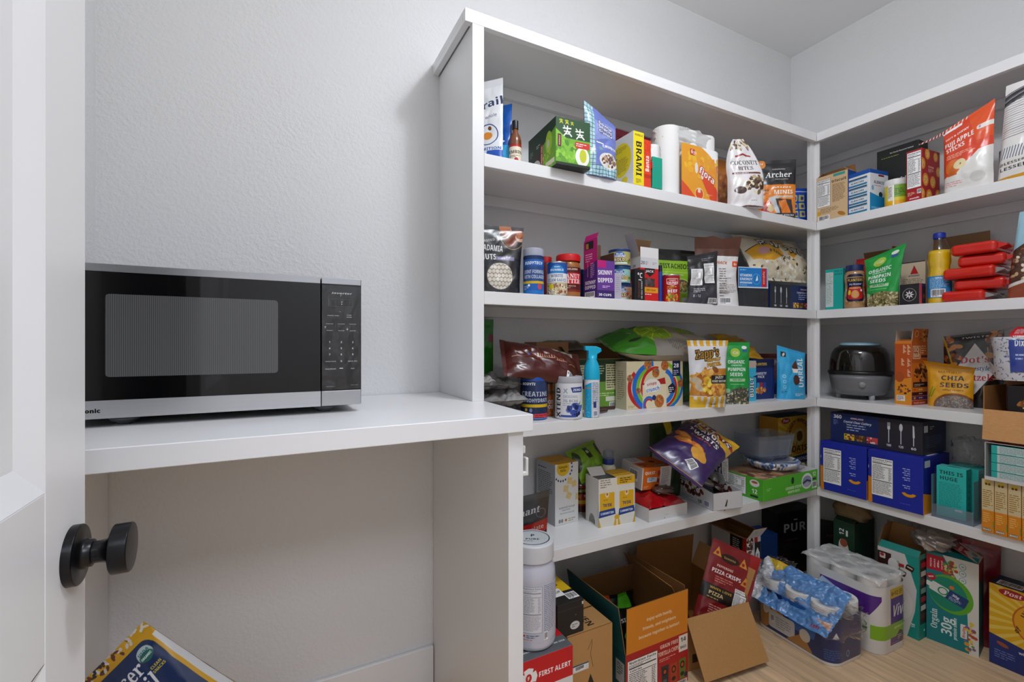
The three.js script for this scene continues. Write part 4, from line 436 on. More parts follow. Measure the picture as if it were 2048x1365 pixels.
can('soup_can', 'red chunky soup tin in front of the pistachio bag', 'can', { at: [1.343, S2, 0.258], r: 0.0335, h: 0.107, yaw: -45, print: (g, w, h) => { fill('#a8141b')(g, w, h); P(g, '#f0ece4', w * 0.42, h * 0.12, w * 0.64, h * 0.12, w * 0.64, h * 0.32, w * 0.53, h * 0.4, w * 0.42, h * 0.32); P(g, '#b3191f', w * 0.43, h * 0.14, w * 0.63, h * 0.14, w * 0.63, h * 0.31, w * 0.53, h * 0.37, w * 0.43, h * 0.31); T(g, "Campbell's", w * 0.53, h * 0.19, 6, '#fff', { w: w * 0.12, i: 1 }); T(g, 'CHUNKY', w * 0.53, h * 0.29, 13, '#fff', { w: w * 0.2 }); tx(g, w * 0.43, h * 0.42, w * 0.2, 2, 6, '#d9c23a'); T(g, 'BEEF', w * 0.53, h * 0.6, 15, '#fff', { w: w * 0.19 }); tx(g, w * 0.44, h * 0.68, w * 0.18, 1, 7, '#fff'); FOOD(g, w * 0.53, h * 0.85, w * 0.12, h * 0.14, ['#e8861f', '#d8b52a', '#8a4a1a', '#c9521c', '#7a9a2a'], 40, 6, 3); } });
bag('snack_pouch', 'black pouch turned to its nutrition panels in front of the white pouch', 'pouch', { at: [1.486, S2, 0.284], yaw: -18, size: [0.132, 0.19, 0.042], base: '#1b1b1f', warp: (q, u, v) => { q.y += v * v * (0.008 + 0.014 * u); q.x *= 1 - 0.1 * Math.sin(Math.PI * v * 0.9) * 0.5; }, f: (g, w, h) => { R(g, '#1e1e23', 0, 0, w, h); tx(g, w * 0.45, h * 0.1, w * 0.45, 2, 6, '#8a8a92'); g.save(); g.rotate(0.08); NF(g, w * 0.12, h * 0.27, w * 0.36, h * 0.34); g.restore(); NF(g, w * 0.5, h * 0.2, w * 0.36, h * 0.38); R(g, '#34343c', 0, h * 0.62, w, h * 0.4); tx(g, w * 0.14, h * 0.68, w * 0.4, 3, 6, '#c8c8d0'); T(g, '8 - 12', w * 0.25, h * 0.83, 14, '#c8c8d0', { w: w * 0.24 }); BC(g, w * 0.6, h * 0.87, w * 0.32, h * 0.11); } });
bag('snack_pouch', 'white pouch with an orange slogan and folded brown top', 'pouch', { at: [1.622, S2, 0.24], yaw: -22, size: [0.196, 0.283, 0.055], base: '#e3e0df', seal: 0.16, warp: (q, u, v) => { if (v > 0.8) { q.x *= 1 + 0.25 * (v - 0.8); q.z += (v - 0.8) * 0.06; q.y += nz(u * 1.7, 3, 1) * 0.02 * (v - 0.8) * 5; } q.x *= 1 - 0.12 * Math.exp(-Math.pow((v - 0.45) * 4, 2)); }, f: (g, w, h) => { R(g, '#e8e5e5', 0, 0, w, h); R(g, '#5a3424', 0, 0, w, h * 0.27); P(g, '#e8e5e5', 0, h * 0.3, w * 0.3, h * 0.26, w, h * 0.28, w, h * 0.4, 0, h * 0.4); T(g, 'BETTER SNACK', w * 0.38, h * 0.36, 16, '#c9521f', { w: w * 0.66, r: 3, i: 1 }); RR(g, '#e2501c', w * 0.84, h * 0.34, w * 0.18, 24, 3); T(g, 'Go', w * 0.92, h * 0.385, 13, '#fff'); tx(g, w * 0.5, h * 0.45, w * 0.2, 12, 10, '#8a8480'); Ln(g, '#4a4440', 2, w * 0.5, h * 0.6, w * 0.8, h * 0.59); tx(g, w * 0.5, h * 0.68, w * 0.42, 7, 6, '#8a8480', 3); Ln(g, '#4a4440', 2, w * 0.5, h * 0.8, w * 0.75, h * 0.79); BC(g, w * 0.5, h * 0.87, w * 0.28, h * 0.09); } });
{ // clear tub of plastic cutlery
  const t = thing('cutlery_tub', 'smoky clear plastic tub filled with dark cutlery on the middle shelf', 'tub', [1.857, S2, 0.24], -15), w = 0.15, h = 0.088, d = 0.1;
  mesh('tub_wall', mergeGeometries([bx(-w / 2, w / 2, 0, h, -0.0015, 0), bx(-w / 2, w / 2, 0, h, -d, -d + 0.0015), bx(-w / 2, -w / 2 + 0.0015, 0, h, -d, 0), bx(w / 2 - 0.0015, w / 2, 0, h, -d, 0), bx(-w / 2, w / 2, 0, 0.0015, -d, 0)]), smoky, t);
  const r = rnd(8), cm = [std(0x34363c, 0.35), std(0x4a4d55, 0.35), std(0x26282e, 0.35)]; for (let i = 0; i < 15; i++) mesh('cutlery_piece', rbx(-w / 2 + 0.004 + i * 0.0095, -w / 2 + 0.0108 + i * 0.0095, 0.003, 0.07 + r() * 0.008, -0.09, -0.005 - r() * 0.006, 0.0015), cm[i % 3], t);
}
carton('drink_mix_box', 'bright blue energy hydration box lying on the clear cutlery tub', 'box', { at: [1.853, S2 + 0.0885, 0.242], yaw: -15, size: [0.152, 0.092, 0.09], base: '#1a78c8', t: '#d8e4ee', f: (g, w, h) => { R(g, '#d4dde4', 0, 0, w, h); R(g, '#1a7fd0', 3, 5, w - 6, h - 12); R(g, '#e8eef2', 0, h - 5, w, 5); tx(g, 10, 12, w * 0.36, 1, 8, '#bfe0f6'); T(g, 'VITAMINS', w * 0.26, h * 0.4, 15, '#fff', { w: w * 0.4 }); T(g, 'ENERGY', w * 0.26, h * 0.58, 15, '#fff', { w: w * 0.4 }); T(g, 'HYDRATION', w * 0.26, h * 0.74, 12, '#fff', { w: w * 0.4 }); tx(g, w * 0.06, h * 0.84, w * 0.42, 1, 6, '#bfe0f6'); O(g, '#7fc4f0', 1.6, w * 0.6, h * 0.56, 19, 22); P(g, '#fff', w * 0.57, h * 0.66, w * 0.63, h * 0.36, w * 0.65, h * 0.62); R(g, '#c62a2a', w * 0.77, 5, w * 0.16, h - 12); T(g, 'hydrate', w * 0.85, h * 0.5, 11, '#f4d0d0', { r: 90, w: h * 0.6 }); R(g, '#dfe8ee', w * 0.95, 5, 3, h - 12); }, l: (g, w, h) => { R(g, '#5a2a1c', 0, 0, w, h); } });
function cutleryFace(g, w, h, flip) { R(g, '#16285c', 0, 0, w, h); const d0 = flip ? 0 : w * 0.56, dw = w * 0.44; R(g, '#2a2730', d0, 0, dw, h); const x = (k) => d0 + dw * k; for (const [k, n] of [[0.24, 180], [0.52, 120], [0.8, 60]]) { const X = x(k); R(g, '#d4d8e0', X - 1.6, h * 0.3, 3.2, h * 0.45); if (n === 180) { for (const e of [-4, -1.4, 1.4, 4]) R(g, '#d4d8e0', X + e - 0.7, h * 0.12, 1.5, h * 0.16); R(g, '#d4d8e0', X - 4.8, h * 0.24, 9.6, h * 0.1); } else if (n === 120) C(g, '#d4d8e0', X, h * 0.24, 6, h * 0.12); else P(g, '#d4d8e0', X - 3, h * 0.5, X - 3, h * 0.12, X + 2, h * 0.16, X + 4, h * 0.5); T(g, String(n), X, h * 0.83, h * 0.1, '#f2f2f4', { w: 17 }); } const c = flip ? w * 0.72 : w * 0.3; T(g, 'KIRKLAND', c + w * 0.02, h * 0.15, h * 0.07, '#e8d8d8', { w: w * 0.15 }); R(g, '#8a2028', c - w * 0.05, h * 0.19, w * 0.15, 1.4); T(g, 'Crystal Clear Cutlery', c + w * 0.02, h * 0.28, h * 0.1, '#e6e9f2', { w: w * 0.32, i: 1 }); tx(g, c - w * 0.1, h * 0.36, w * 0.25, 3, h * 0.08, '#aeb8d8'); if (!flip) { T(g, '360', w * 0.09, h * 0.14, h * 0.17, '#f4f4f8', { w: w * 0.1 }); tx(g, w * 0.04, h * 0.26, w * 0.06, 4, h * 0.045, '#7f8dc0'); } [['#e8c62a', '#8a2a1a', '#d8d0b0'], ['#5a3a1c', '#7a9a3a', '#c94a2a'], ['#d84a4a', '#f0d8c8', '#a82a2a']].forEach((q, i) => { const X = w * (flip ? 0.5 : 0.17) + i * w * 0.13; R(g, q[0], X, h * 0.68, w * 0.12, h * 0.2); g.save(); g.beginPath(); g.rect(X, h * 0.68, w * 0.12, h * 0.2); g.clip(); FOOD(g, X + w * 0.06, h * 0.78, w * 0.06, h * 0.1, q, 20, 5, i + 3); g.restore(); }); }
carton('cutlery_box', 'navy cutlery box with fork spoon and knife print under the corner popcorn bag', 'box', { at: [2.132, S2, 0.246], size: [0.335, 0.118, 0.13], base: '#16285c', f: (g, w, h) => cutleryFace(g, w, h, true) });
bag('popcorn_bag', 'large popcorn bag with cartoon yellow lettering lying across the corner', 'bag', { at: [2.125, S2 + 0.135, 0.225], basis: { r: [0.98, -0.02, 0.1], u: [0.04, 0.88, -0.47] }, size: [0.44, 0.262, 0.1], kind: 'pillow', seal: 0.05, base: '#d9cdb4', wrinkle: 1.8, fin: 'foil', f: (g, w, h) => { R(g, '#ded3bd', 0, 0, w, h); FOOD(g, w * 0.5, h * 0.8, w * 0.5, h * 0.24, ['#efe8d6', '#e9d9a8', '#6a4a2a', '#f6f2e6', '#c9b08a'], 150, 8, 5); P(g, '#e6a81f', w * 0.02, h * 0.42, w * 0.2, h * 0.3, w * 0.42, h * 0.3, w * 0.5, h * 0.52, w * 0.3, h * 0.66, w * 0.05, h * 0.62); C(g, '#cf9aa0', w * 0.22, h * 0.46, 40, 18, -0.15); Ln(g, '#1a1614', 4, w * 0.02, h * 0.42, w * 0.2, h * 0.3, w * 0.42, h * 0.3); P(g, '#e6a81f', w * 0.45, h * 0.1, w * 0.6, h * 0.05, w * 0.72, h * 0.5, w * 0.62, h * 0.6); T(g, 'POPCORN', w * 0.56, h * 0.34, 58, '#f4efe2', { w: w * 0.66, r: 12, k: '#16130f', kw: 12 }); T(g, 'Flavored', w * 0.44, h * 0.52, 24, '#3a2a10', { w: w * 0.3, r: 16 }); } });
// ---------- second shelf, right wall ----------
carton('bar_box', 'teal box with a pale nutrition strip beside the corner post', 'box', { at: [2.252, S2, 0.357], yaw: -90, size: [0.074, 0.186, 0.1], base: '#12a39a', f: (g, w, h) => { R(g, '#14aca2', 0, 0, w, h); R(g, '#cfd8d4', 3, h * 0.08, w * 0.42, h * 0.84); tx(g, 5, h * 0.11, w * 0.36, 20, 7, '#8fa8a2'); Ln(g, '#5a7a76', 1.5, 4, h * 0.35, w * 0.44, h * 0.35); T(g, 'THIS IS', w * 0.74, h * 0.07, 12, '#0c5a55', { w: w * 0.46 }); T(g, 'HUGE', w * 0.74, h * 0.14, 12, '#0c5a55', { w: w * 0.46 }); }, l: '#0e1430' });
jar('peanut_jar', 'dry roasted peanut jar with a waisted shape and navy cap', 'jar', { at: [2.262, S2, 0.4365], r: 0.039, h: 0.165, yaw: -62, body: phys(0xb58a5c, 0.12, { clearcoat: 0.8 }), prof: [[0, 0], [0.037, 0], [0.039, 0.005], [0.039, 0.045], [0.034, 0.09], [0.0345, 0.105], [0.038, 0.135], [0.035, 0.155], [0.03, 0.166], [0, 0.166]], lid: lidProf(0.0325, 0.164, 0.19), lidColor: 0x152a5e, art: [0.02, 0.15, (g, w, h) => { fill('#b08a5e')(g, w, h); FOOD(g, w * 0.5, h * 0.6, w * 0.5, h * 0.5, ['#c9a06c', '#a87a46', '#d9b98a', '#96683a'], 300, 5, 4); RR(g, '#161c40', w * 0.36, h * 0.02, w * 0.28, h * 0.9, 16); T(g, 'PLANTERS', w * 0.5, h * 0.22, 15, '#f0c83a', { w: w * 0.25 }); T(g, 'Dry Roasted', w * 0.5, h * 0.35, 10, '#dfe4f4', { w: w * 0.2, i: 1 }); RR(g, '#c02020', w * 0.38, h * 0.43, w * 0.24, h * 0.42, 12); T(g, 'PEANUTS', w * 0.5, h * 0.48, 9, '#f6e08a', { w: w * 0.19 }); C(g, '#d89a58', w * 0.5, h * 0.68, 15, 17); C(g, '#e8c81f', w * 0.41, h * 0.62, 6, 11); C(g, '#eee', w * 0.6, h * 0.56, 5); }] });
openCarton('snack_carton', 'red carton numbered 40 with brown flaps behind the green pumpkin seed bag', 'box', { at: [2.378, S2, 0.45], yaw: -90, size: [0.13, 0.222, 0.08], base: '#b3181c', inner: '#8f6a42', flaps: { b: [0.05, -22], r: [0.05, 12], f: [0.012, 10] }, f: (g, w, h) => { R(g, '#bd1b1e', 0, 0, w, h); T(g, '40', w * 0.82, h * 0.16, 24, '#fff'); } });
carton('baking_box', 'dark brown box with pale lettering and a blue base behind the peanut jar', 'box', { at: [2.306, S2, 0.488], yaw: -90, size: [0.055, 0.165, 0.05], base: '#5a2418', f: (g, w, h) => { R(g, '#5e2619', 0, 0, w, h); RR(g, '#c0402c', 6, h * 0.1, w - 8, 12, 2); T(g, 'LAKE', w * 0.4, h * 0.32, 20, '#f2e9dc', { w: w * 0.9 }); T(g, 'IDENTITY', w * 0.5, h * 0.5, 13, '#e6d4c0', { w: w * 0.9 }); R(g, '#2a4aa0', 0, h * 0.68, w, h * 0.4); tx(g, 4, h * 0.76, w * 0.8, 3, 7, '#d8e0f4'); C(g, '#c98a4a', w * 0.3, h * 0.62, 12); } });
bag('seed_pouch', 'green pumpkin seed pouch leaning on the upper right middle shelf', 'pouch', { at: [2.236, S2, 0.55], yaw: -95, size: [0.118, 0.225, 0.046], base: '#159a3c', seal: 0.04, warp: (q, u, v) => { q.x *= 1 + 0.3 * v * v; q.y += v * v * 0.022 * u; q.x += v * v * 0.01; }, f: seedArt('#c9bb8a', '#8a7d4c') });
function seedArt(c1, c2) { return (g, w, h) => { R(g, '#17a043', 0, 0, w, h); C(g, '#b8d84a', w * 0.42, h * 0.17, 20, 18); T(g, 'Go', w * 0.42, h * 0.17, 17, '#f4f8ea', { i: 1, f: 'serif' }); C(g, '#f0f4ec', w * 0.78, h * 0.09, 11, 7); RR(g, '#2f5f9a', w * 0.7, h * 0.12, 20, 11, 2); T(g, 'ORGANIC', w * 0.45, h * 0.32, 19, '#fff', { w: w * 0.64 }); T(g, 'SPROUTED', w * 0.45, h * 0.375, 9, '#d8f0d8', { w: w * 0.4 }); T(g, 'PUMPKIN', w * 0.45, h * 0.44, 19, '#fff', { w: w * 0.66 }); T(g, 'SEEDS', w * 0.42, h * 0.52, 19, '#fff', { w: w * 0.46 }); R(g, '#b4dcae', w * 0.18, h * 0.585, w * 0.56, 12); T(g, 'SEA SALT', w * 0.46, h * 0.605, 9, '#2a4a2a', { w: w * 0.34 }); R(g, '#7fcf8a', w * 0.2, h * 0.67, w * 0.5, 3); P(g, c2, 0, h * 0.84, w * 0.3, h * 0.75, w * 0.6, h * 0.72, w, h * 0.76, w, h, 0, h); g.save(); g.beginPath(); g.moveTo(0, h * 0.84); g.lineTo(w * 0.3, h * 0.75); g.lineTo(w * 0.6, h * 0.72); g.lineTo(w, h * 0.76); g.lineTo(w, h); g.lineTo(0, h); g.clip(); FOOD(g, w * 0.5, h * 0.88, w * 0.55, h * 0.2, [c1, c2, '#6a6a3a', '#d8d0a8', '#4a4a2a'], 240, 5.5, 3, 1, 0.45); g.restore(); C(g, '#9ad0a0', w * 0.12, h * 0.78, 9); }; }
carton('bar_box', 'cream box with a red triangle mark behind the small black box', 'box', { at: [2.37, S2, 0.6], yaw: -90, size: [0.084, 0.19, 0.09], base: '#d8c3a4', t: '#4a3c34', f: (g, w, h) => { R(g, '#dcc8ab', 0, 0, w, h); R(g, '#3a3634', 0, 0, w, h * 0.03); P(g, '#c21f22', w * 0.4, h * 0.28, w * 0.56, h * 0.09, w * 0.72, h * 0.28); T(g, 'ATKINS', w * 0.55, h * 0.32, 9, '#2a2a4a', { w: w * 0.44 }); tx(g, w * 0.1, h * 0.38, w * 0.8, 8, 7, '#8a7a68'); } });
carton('candy_box', 'small black box with a white eight-point flower emblem', 'box', { at: [2.222, S2, 0.648], yaw: -91, size: [0.064, 0.082, 0.05], base: '#1a191c', f: (g, w, h) => { R(g, '#1b1a1d', 0, 0, w, h); O(g, '#e4dedd', 1.2, w * 0.5, h * 0.52, 21, 24); for (let i = 0; i < 8; i++) { const a = i * Math.PI / 4; P(g, '#f4f2f0', w * 0.5, h * 0.52, w * 0.5 + Math.cos(a - 0.3) * 8, h * 0.52 + Math.sin(a - 0.3) * 9, w * 0.5 + Math.cos(a) * 16, h * 0.52 + Math.sin(a) * 18, w * 0.5 + Math.cos(a + 0.3) * 8, h * 0.52 + Math.sin(a + 0.3) * 9); } C(g, '#1b1a1d', w * 0.5, h * 0.52, 3); }, r: (g, w, h) => { R(g, '#2a2030', 0, 0, w, h); R(g, '#d24a5a', 0, 0, w * 0.4, h); C(g, '#7a4a3a', w * 0.7, h * 0.6, 9); R(g, '#1d3f7a', w * 0.4, 0, w * 0.6, h * 0.14); } });
{ // cooking oil
  const t = thing('oil_bottle', 'clear bottle of yellow cooking oil with a dark blue cap', 'bottle', [2.272, S2, 0.722], -66), r = 0.0345;
  const pr = [[0, 0], [0.031, 0], [r, 0.004], [r, 0.105], [0.031, 0.125], [0.031, 0.14], [r, 0.155], [r, 0.19], [0.031, 0.212], [0.02, 0.24], [0.0165, 0.25], [0.0165, 0.258]];
  mesh('oil', lathe([[0, 0.002], ...pr.slice(1, 8).map(([a, b]) => [a - 0.001, Math.max(b, 0.002)]), [0.0325, 0.203], [0, 0.203]], 44), phys(0xe6bd10, 0.08, { clearcoat: 1 }), t);
  mesh('plastic_shell', lathe(pr, 44), film, t); mesh('cap', lathe(lidProf(0.0185, 0.25, 0.272, 0.003), 32), std(0x1a2c9a, 0.4), t);
  const p = prints({ f: [r * Math.PI, 0.088, (g, w, h) => { fill('#2a86c8')(g, w, h); tx(g, w * 0.2, 8, w * 0.55, 9, 5, '#bcd8ee'); T(g, '100%', w * 0.45, 9, 8, '#e8f2fa'); BC(g, w * 0.24, h * 0.6, w * 0.4, h * 0.36); }] }), g = lathe([[r + 0.0006, 0.022], [r + 0.0006, 0.104]], 40, -Math.PI / 2, Math.PI); setUV(g.attributes.uv, 0, g.attributes.uv.count, p.f); mesh('label', g, printMat(p.sheet, 'gloss'), t);
}
openCarton('snack_carton', 'beige carton with a tall brown back flap behind the oil bottle', 'box', { at: [2.376, S2, 0.735], yaw: -90, size: [0.15, 0.2, 0.09], base: '#c4ab86', inner: '#8f6a42', flaps: { b: [0.085, -6], l: [0.08, -4], f: [0.02, 30] } });
[[0.803, 0.0, 2.222, 0.118, 0], [0.842, 0.041, 2.24, 0.135, 3], [0.818, 0.083, 2.22, 0.142, -3], [0.848, 0.126, 2.24, 0.125, 4], [0.832, 0.168, 2.222, 0.125, -2]].forEach(([z, y, x, w, yw], i) => {
  const t = thing('noodle_packet', ['lowest bright red packet in the stack beside the oil bottle', 'second bright red packet from the bottom of the stack', 'middle bright red packet of the stack with a silver crimped end', 'second bright red packet from the top of the stack', 'topmost bright red packet of the stack'][i], 'packet', [x, S2 + y + 0.0005, z], -90 + yw, 'red packets in a stack');
  const rm = phys(0xd01c0a, 0.3, { clearcoat: 0.4 }), h = 0.04, d = 0.14, g = new RoundedBoxGeometry(w, h, d, 8, 0.013), p = g.attributes.position;
  for (let k = 0; k < p.count; k++) { const a = p.getX(k), c = p.getY(k), e = p.getZ(k), n = nz(a * 30 + i * 5, c * 40, e * 30) * 0.0022 + Math.abs(nz(a * 60, c * 30 + i, e * 50)) * 0.0018 - (Math.abs(c) < 0.006 ? 0.0022 : 0); p.setXYZ(k, a * (1 + n * 9), Math.max(-h / 2, Math.min(h / 2, c * (1 + n * 14))), e + Math.sign(e) * n); }
  g.computeVertexNormals(); mesh('packet_body', g.translate(0, h / 2, -d / 2), rm, t);
  const c = new THREE.BoxGeometry(0.026, 0.022, d * 0.8, 10, 4, 12), q = c.attributes.position; for (let k = 0; k < q.count; k++) { const f = (q.getX(k) + 0.013) / 0.026; q.setY(k, q.getY(k) * (1 - 0.8 * f) + 0.004 * Math.sin(q.getZ(k) * 90 + i) * f); } c.computeVertexNormals();
  mesh('end_crimp', c.translate(w / 2 + 0.009, h / 2, -d / 2), i === 2 || i === 0 ? phys(0xa8a4a2, 0.25, { metalness: 0.6 }) : rm, t);
});
bag('chocolate_nut_bag', 'bag with chocolate nut print and pale blue top at the right edge', 'bag', { at: [2.235, S2, 0.985], yaw: -90, size: [0.14, 0.29, 0.06], base: '#8fbfd0', warp: (q, u, v) => { q.x *= 1 - 0.25 * Math.max(0, v - 0.3); q.x += 0.02 * v; }, f: (g, w, h) => { R(g, '#9cc9d8', 0, 0, w, h); P(g, '#4a2c1e', 0, h * 0.45, w * 0.3, h * 0.35, w, h * 0.5, w, h * 0.9, 0, h * 0.9); FOOD(g, w * 0.4, h * 0.65, w * 0.45, h * 0.22, ['#5a3422', '#8a5a3a', '#c9a07a', '#3a2014', '#e8dccb'], 120, 7, 4); P(g, '#e8e4df', 0, h * 0.84, w * 0.6, h * 0.74, w, h * 0.7, w, h * 0.74, w * 0.6, h * 0.78, 0, h * 0.88); P(g, '#9a4a30', 0, h * 0.88, w * 0.6, h * 0.78, w, h * 0.74, w, h, 0, h); } });
// ---------- third shelf, back wall ----------
bag('snack_bag', 'dark green bag behind the grey foil pile at the left end of the third shelf', 'bag', { at: [0.62, S3, 0.062], yaw: 0, size: [0.135, 0.335, 0.045], base: '#1c6a16', f: (g, w, h) => { R(g, '#1f7418', 0, 0, w, h); C(g, '#7a1430', w * 0.9, h * 0.2, 10, 16); } });
const greyFoil = (g, w, h) => { R(g, '#8d8a88', 0, 0, w, h); R(g, '#c9c6c8', w * 0.55, h * 0.1, w * 0.4, h * 0.3); tx(g, w * 0.6, h * 0.15, w * 0.3, 5, 7, '#8a8a96'); };
[[0.634, 0.0, 0.285, 6, 0.15, 0.05], [0.63, 0.047, 0.29, -4, 0.155, 0.05], [0.626, 0.094, 0.27, 8, 0.15, 0.05]].forEach(([x, y, z, yw, w, d], i) => bag('coffee_bag', ['flat grey foil bag at the bottom of the pile by the end panel', 'flat grey foil bag with a white flap in the middle of the pile', 'flat dark grey foil bag on top of the pile by the end panel'][i], 'bag', { at: [x, S3 + y + 0.026, z], yaw: yw, size: [w, 0.2, d], kind: 'pillow', seal: 0.05, tilt: [-90, 0], base: i === 2 ? '#4a4644' : '#8d8a88', wrinkle: 2.6, group: 'grey foil bags in a pile', f: i === 2 ? (g, w, h) => { R(g, '#4c4846', 0, 0, w, h); R(g, '#a8a4a2', 0, h * 0.6, w * 0.4, h * 0.3); FOOD(g, w * 0.2, h * 0.1, w * 0.3, h * 0.08, ['#a85a24', '#7a3c18'], 12, 8, 2); } : greyFoil, k: greyFoil }));
bag('chocolate_bag', 'shiny maroon bag lying over the grey foil bags', 'bag', { at: [0.652, S3 + 0.205, 0.2], yaw: 3, size: [0.15, 0.305, 0.082], kind: 'pillow', seal: 0.045, tilt: [-38, -103], base: '#4c130f', wrinkle: 2, f: (g, w, h) => { R(g, '#50150f', 0, 0, w, h); R(g, '#c9c9c4', w * 0.03, h * 0.1, w * 0.13, h * 0.3); tx(g, w * 0.05, h * 0.12, w * 0.09, 12, 6, '#777'); tx(g, w * 0.42, h * 0.3, w * 0.1, 14, 8, '#c98a6a'); Ln(g, '#d9b49a', 2, w * 0.5, h * 0.12, w * 0.52, h * 0.9); g.save(); g.translate(w * 0.86, h * 0.14); g.rotate(0.2); BC(g, -10, 0, 22, 44); g.restore(); C(g, '#4a6ac0', w * 0.46, h * 0.72, 5); } });
jar('supplement_tub', 'dark blue creatine tub with a grey lid on the third shelf', 'tub', { at: [0.765, S3, 0.215], r: 0.0445, h: 0.142, yaw: -32, base: 0x14244a, lid: tubLid(0.0445, 0.141, 0.162), lidColor: 0x9aa2b4, art: [0.003, 0.14, (g, w, h) => { fill('#1a2b52')(g, w, h); R(g, '#2456b0', 0, 0, w, h * 0.1); T(g, 'BODYTECH', w * 0.47, h * 0.17, 12, '#fff', { w: w * 0.24, i: 1 }); T(g, 'CREATINE', w * 0.52, h * 0.4, 22, '#c6cbd8', { w: w * 0.36 }); T(g, 'MONOHYDRATE', w * 0.51, h * 0.55, 17, '#c6cbd8', { w: w * 0.38 }); R(g, '#dcb61e', w * 0.3, h * 0.64, w * 0.42, 10); R(g, '#2c3c66', w * 0.52, h * 0.1, w * 0.2, h * 0.25); C(g, '#d8b51e', w * 0.41, h * 0.77, 5); C(g, '#8a96b8', w * 0.47, h * 0.78, 5, 7); RR(g, '#d23a48', w * 0.5, h * 0.86, w * 0.24, h * 0.1, 3); tx(g, w * 0.52, h * 0.89, w * 0.2, 2, 6, '#7a1420'); R(g, '#2f7fc4', 0, h * 0.96, w, h * 0.05); }] });
jar('spread_jar', 'slim amber jar with white round lettering between the two tubs', 'jar', { at: [0.838, S3, 0.186], r: 0.0205, h: 0.112, yaw: -32, body: phys(0x9a5424, 0.15, { clearcoat: 0.7 }), lid: lidProf(0.02, 0.11, 0.122), lidColor: 0x1a1a1c, art: [0.006, 0.086, (g, w, h) => { fill('#b5602c')(g, w, h); FOOD(g, w / 2, h / 2, w / 2, h / 2, ['#c9763a', '#a04f20', '#8a421a'], 120, 4, 4); R(g, '#6a4a2a', 0, 0, w, h * 0.14); T(g, 'GOOD', w * 0.5, h * 0.46, 18, '#f6efe4', { w: w * 0.3, k: '#8a3a16', kw: 3 }); T(g, 'GOOD', w * 0.5, h * 0.66, 18, '#f6efe4', { w: w * 0.3, k: '#8a3a16', kw: 3 }); }] });
jar('supplement_tub', 'white tub with a vertical black word and blueberry print', 'tub', { at: [0.872, S3, 0.262], r: 0.0455, h: 0.121, yaw: -33, base: 0xdcdee2, lid: tubLid(0.0462, 0.12, 0.141), lidColor: 0xb4b6bc, art: [0.006, 0.118, (g, w, h) => { fill('#e4e6e9')(g, w, h); T(g, 'XTEND', w * 0.365, h * 0.55, 26, '#141416', { r: -90, w: h * 0.86 }); T(g, 'X', w * 0.46, h * 0.22, 20, '#9aa4b0', { w: 16 }); P(g, '#1f3a8a', w * 0.52, h * 0.12, w * 0.68, h * 0.1, w * 0.68, h * 0.26, w * 0.54, h * 0.26); T(g, 'ZERO', w * 0.6, h * 0.19, 10, '#fff', { w: w * 0.11 }); T(g, 'ORIGINAL', w * 0.52, h * 0.38, 11, '#a8b2c0', { w: w * 0.18 }); T(g, '7G BCAA', w * 0.52, h * 0.5, 11, '#8a96a8', { w: w * 0.18 }); tx(g, w * 0.43, h * 0.56, w * 0.2, 2, 6, '#b0b8c4'); FOOD(g, w * 0.58, h * 0.75, w * 0.1, h * 0.15, ['#2a3f8a', '#3a55a8', '#1c2a66', '#5a74c4'], 34, 6.5, 4, 0, 1); P(g, '#7a9a4a', w * 0.61, h * 0.6, w * 0.65, h * 0.5, w * 0.64, h * 0.62); R(g, '#3a55a8', w * 0.4, h * 0.9, w * 0.18, 7); }] });
{
  const t = thing('spray_bottle', 'aqua and white air freshener spray bottle with a trigger top', 'bottle', [0.954, S3, 0.28], -36), aq = phys(0x12b4dc, 0.3);
  const p = prints({ f: [0.026 * Math.PI * 2, 0.13, (g, w, h) => { fill('#d6dae4')(g, w, h); R(g, '#12a9dc', w * 0.34, 0, w * 0.15, h); P(g, '#e9ecf2', w * 0.3, 0, w * 0.7, 0, w * 0.7, h * 0.12, w * 0.55, h * 0.06, w * 0.3, h * 0.2); R(g, '#c0925a', w * 0.36, h * 0.22, w * 0.12, 4); tx(g, w * 0.51, h * 0.1, w * 0.13, 12, 6, '#7f86a0'); RR(g, '#22357a', w * 0.53, h * 0.58, w * 0.06, h * 0.15, 1); C(g, '#9aa', w * 0.55, h * 0.32, 6); BC(g, w * 0.52, h * 0.8, w * 0.1, h * 0.16, '#2a3f7a'); const r = rnd(3); for (let i = 0; i < 26; i++) C(g, '#7fdcf4', w * (0.36 + r() * 0.1), h * (0.4 + r() * 0.6), 1.3); }] });
  const b = lathe([[0, 0], [0.024, 0], [0.0262, 0.004], [0.0262, 0.125], [0.0262, 0.13]], 40), uv = b.attributes.uv, ps = b.attributes.position; for (let i = 0; i < uv.count; i++) uv.setXY(i, (Math.atan2(ps.getX(i), ps.getZ(i)) / (2 * Math.PI) + 1.5) % 1, ps.getY(i) / 0.13); setUV(uv, 0, uv.count, p.f); mesh('can_body', b, printMat(p.sheet, 'gloss'), t);
  mesh('collar', lathe([[0.0268, 0.128], [0.027, 0.15], [0.024, 0.175], [0.0155, 0.196], [0.0135, 0.21], [0, 0.212]], 40), aq, t);
  const sh = new THREE.Shape([[-0.024, 0.238], [-0.023, 0.229], [-0.012, 0.226], [-0.0125, 0.2], [0.0125, 0.2], [0.013, 0.214], [0.028, 0.224], [0.027, 0.231], [0.012, 0.237], [-0.006, 0.2375]].map((a) => new THREE.Vector2(...a)));
  mesh('trigger_head', new THREE.ExtrudeGeometry(sh, { depth: 0.016, bevelEnabled: true, bevelSize: 0.003, bevelThickness: 0.003, bevelSegments: 3 }).translate(0, 0, -0.008).rotateY(0.3), aq, t);
}
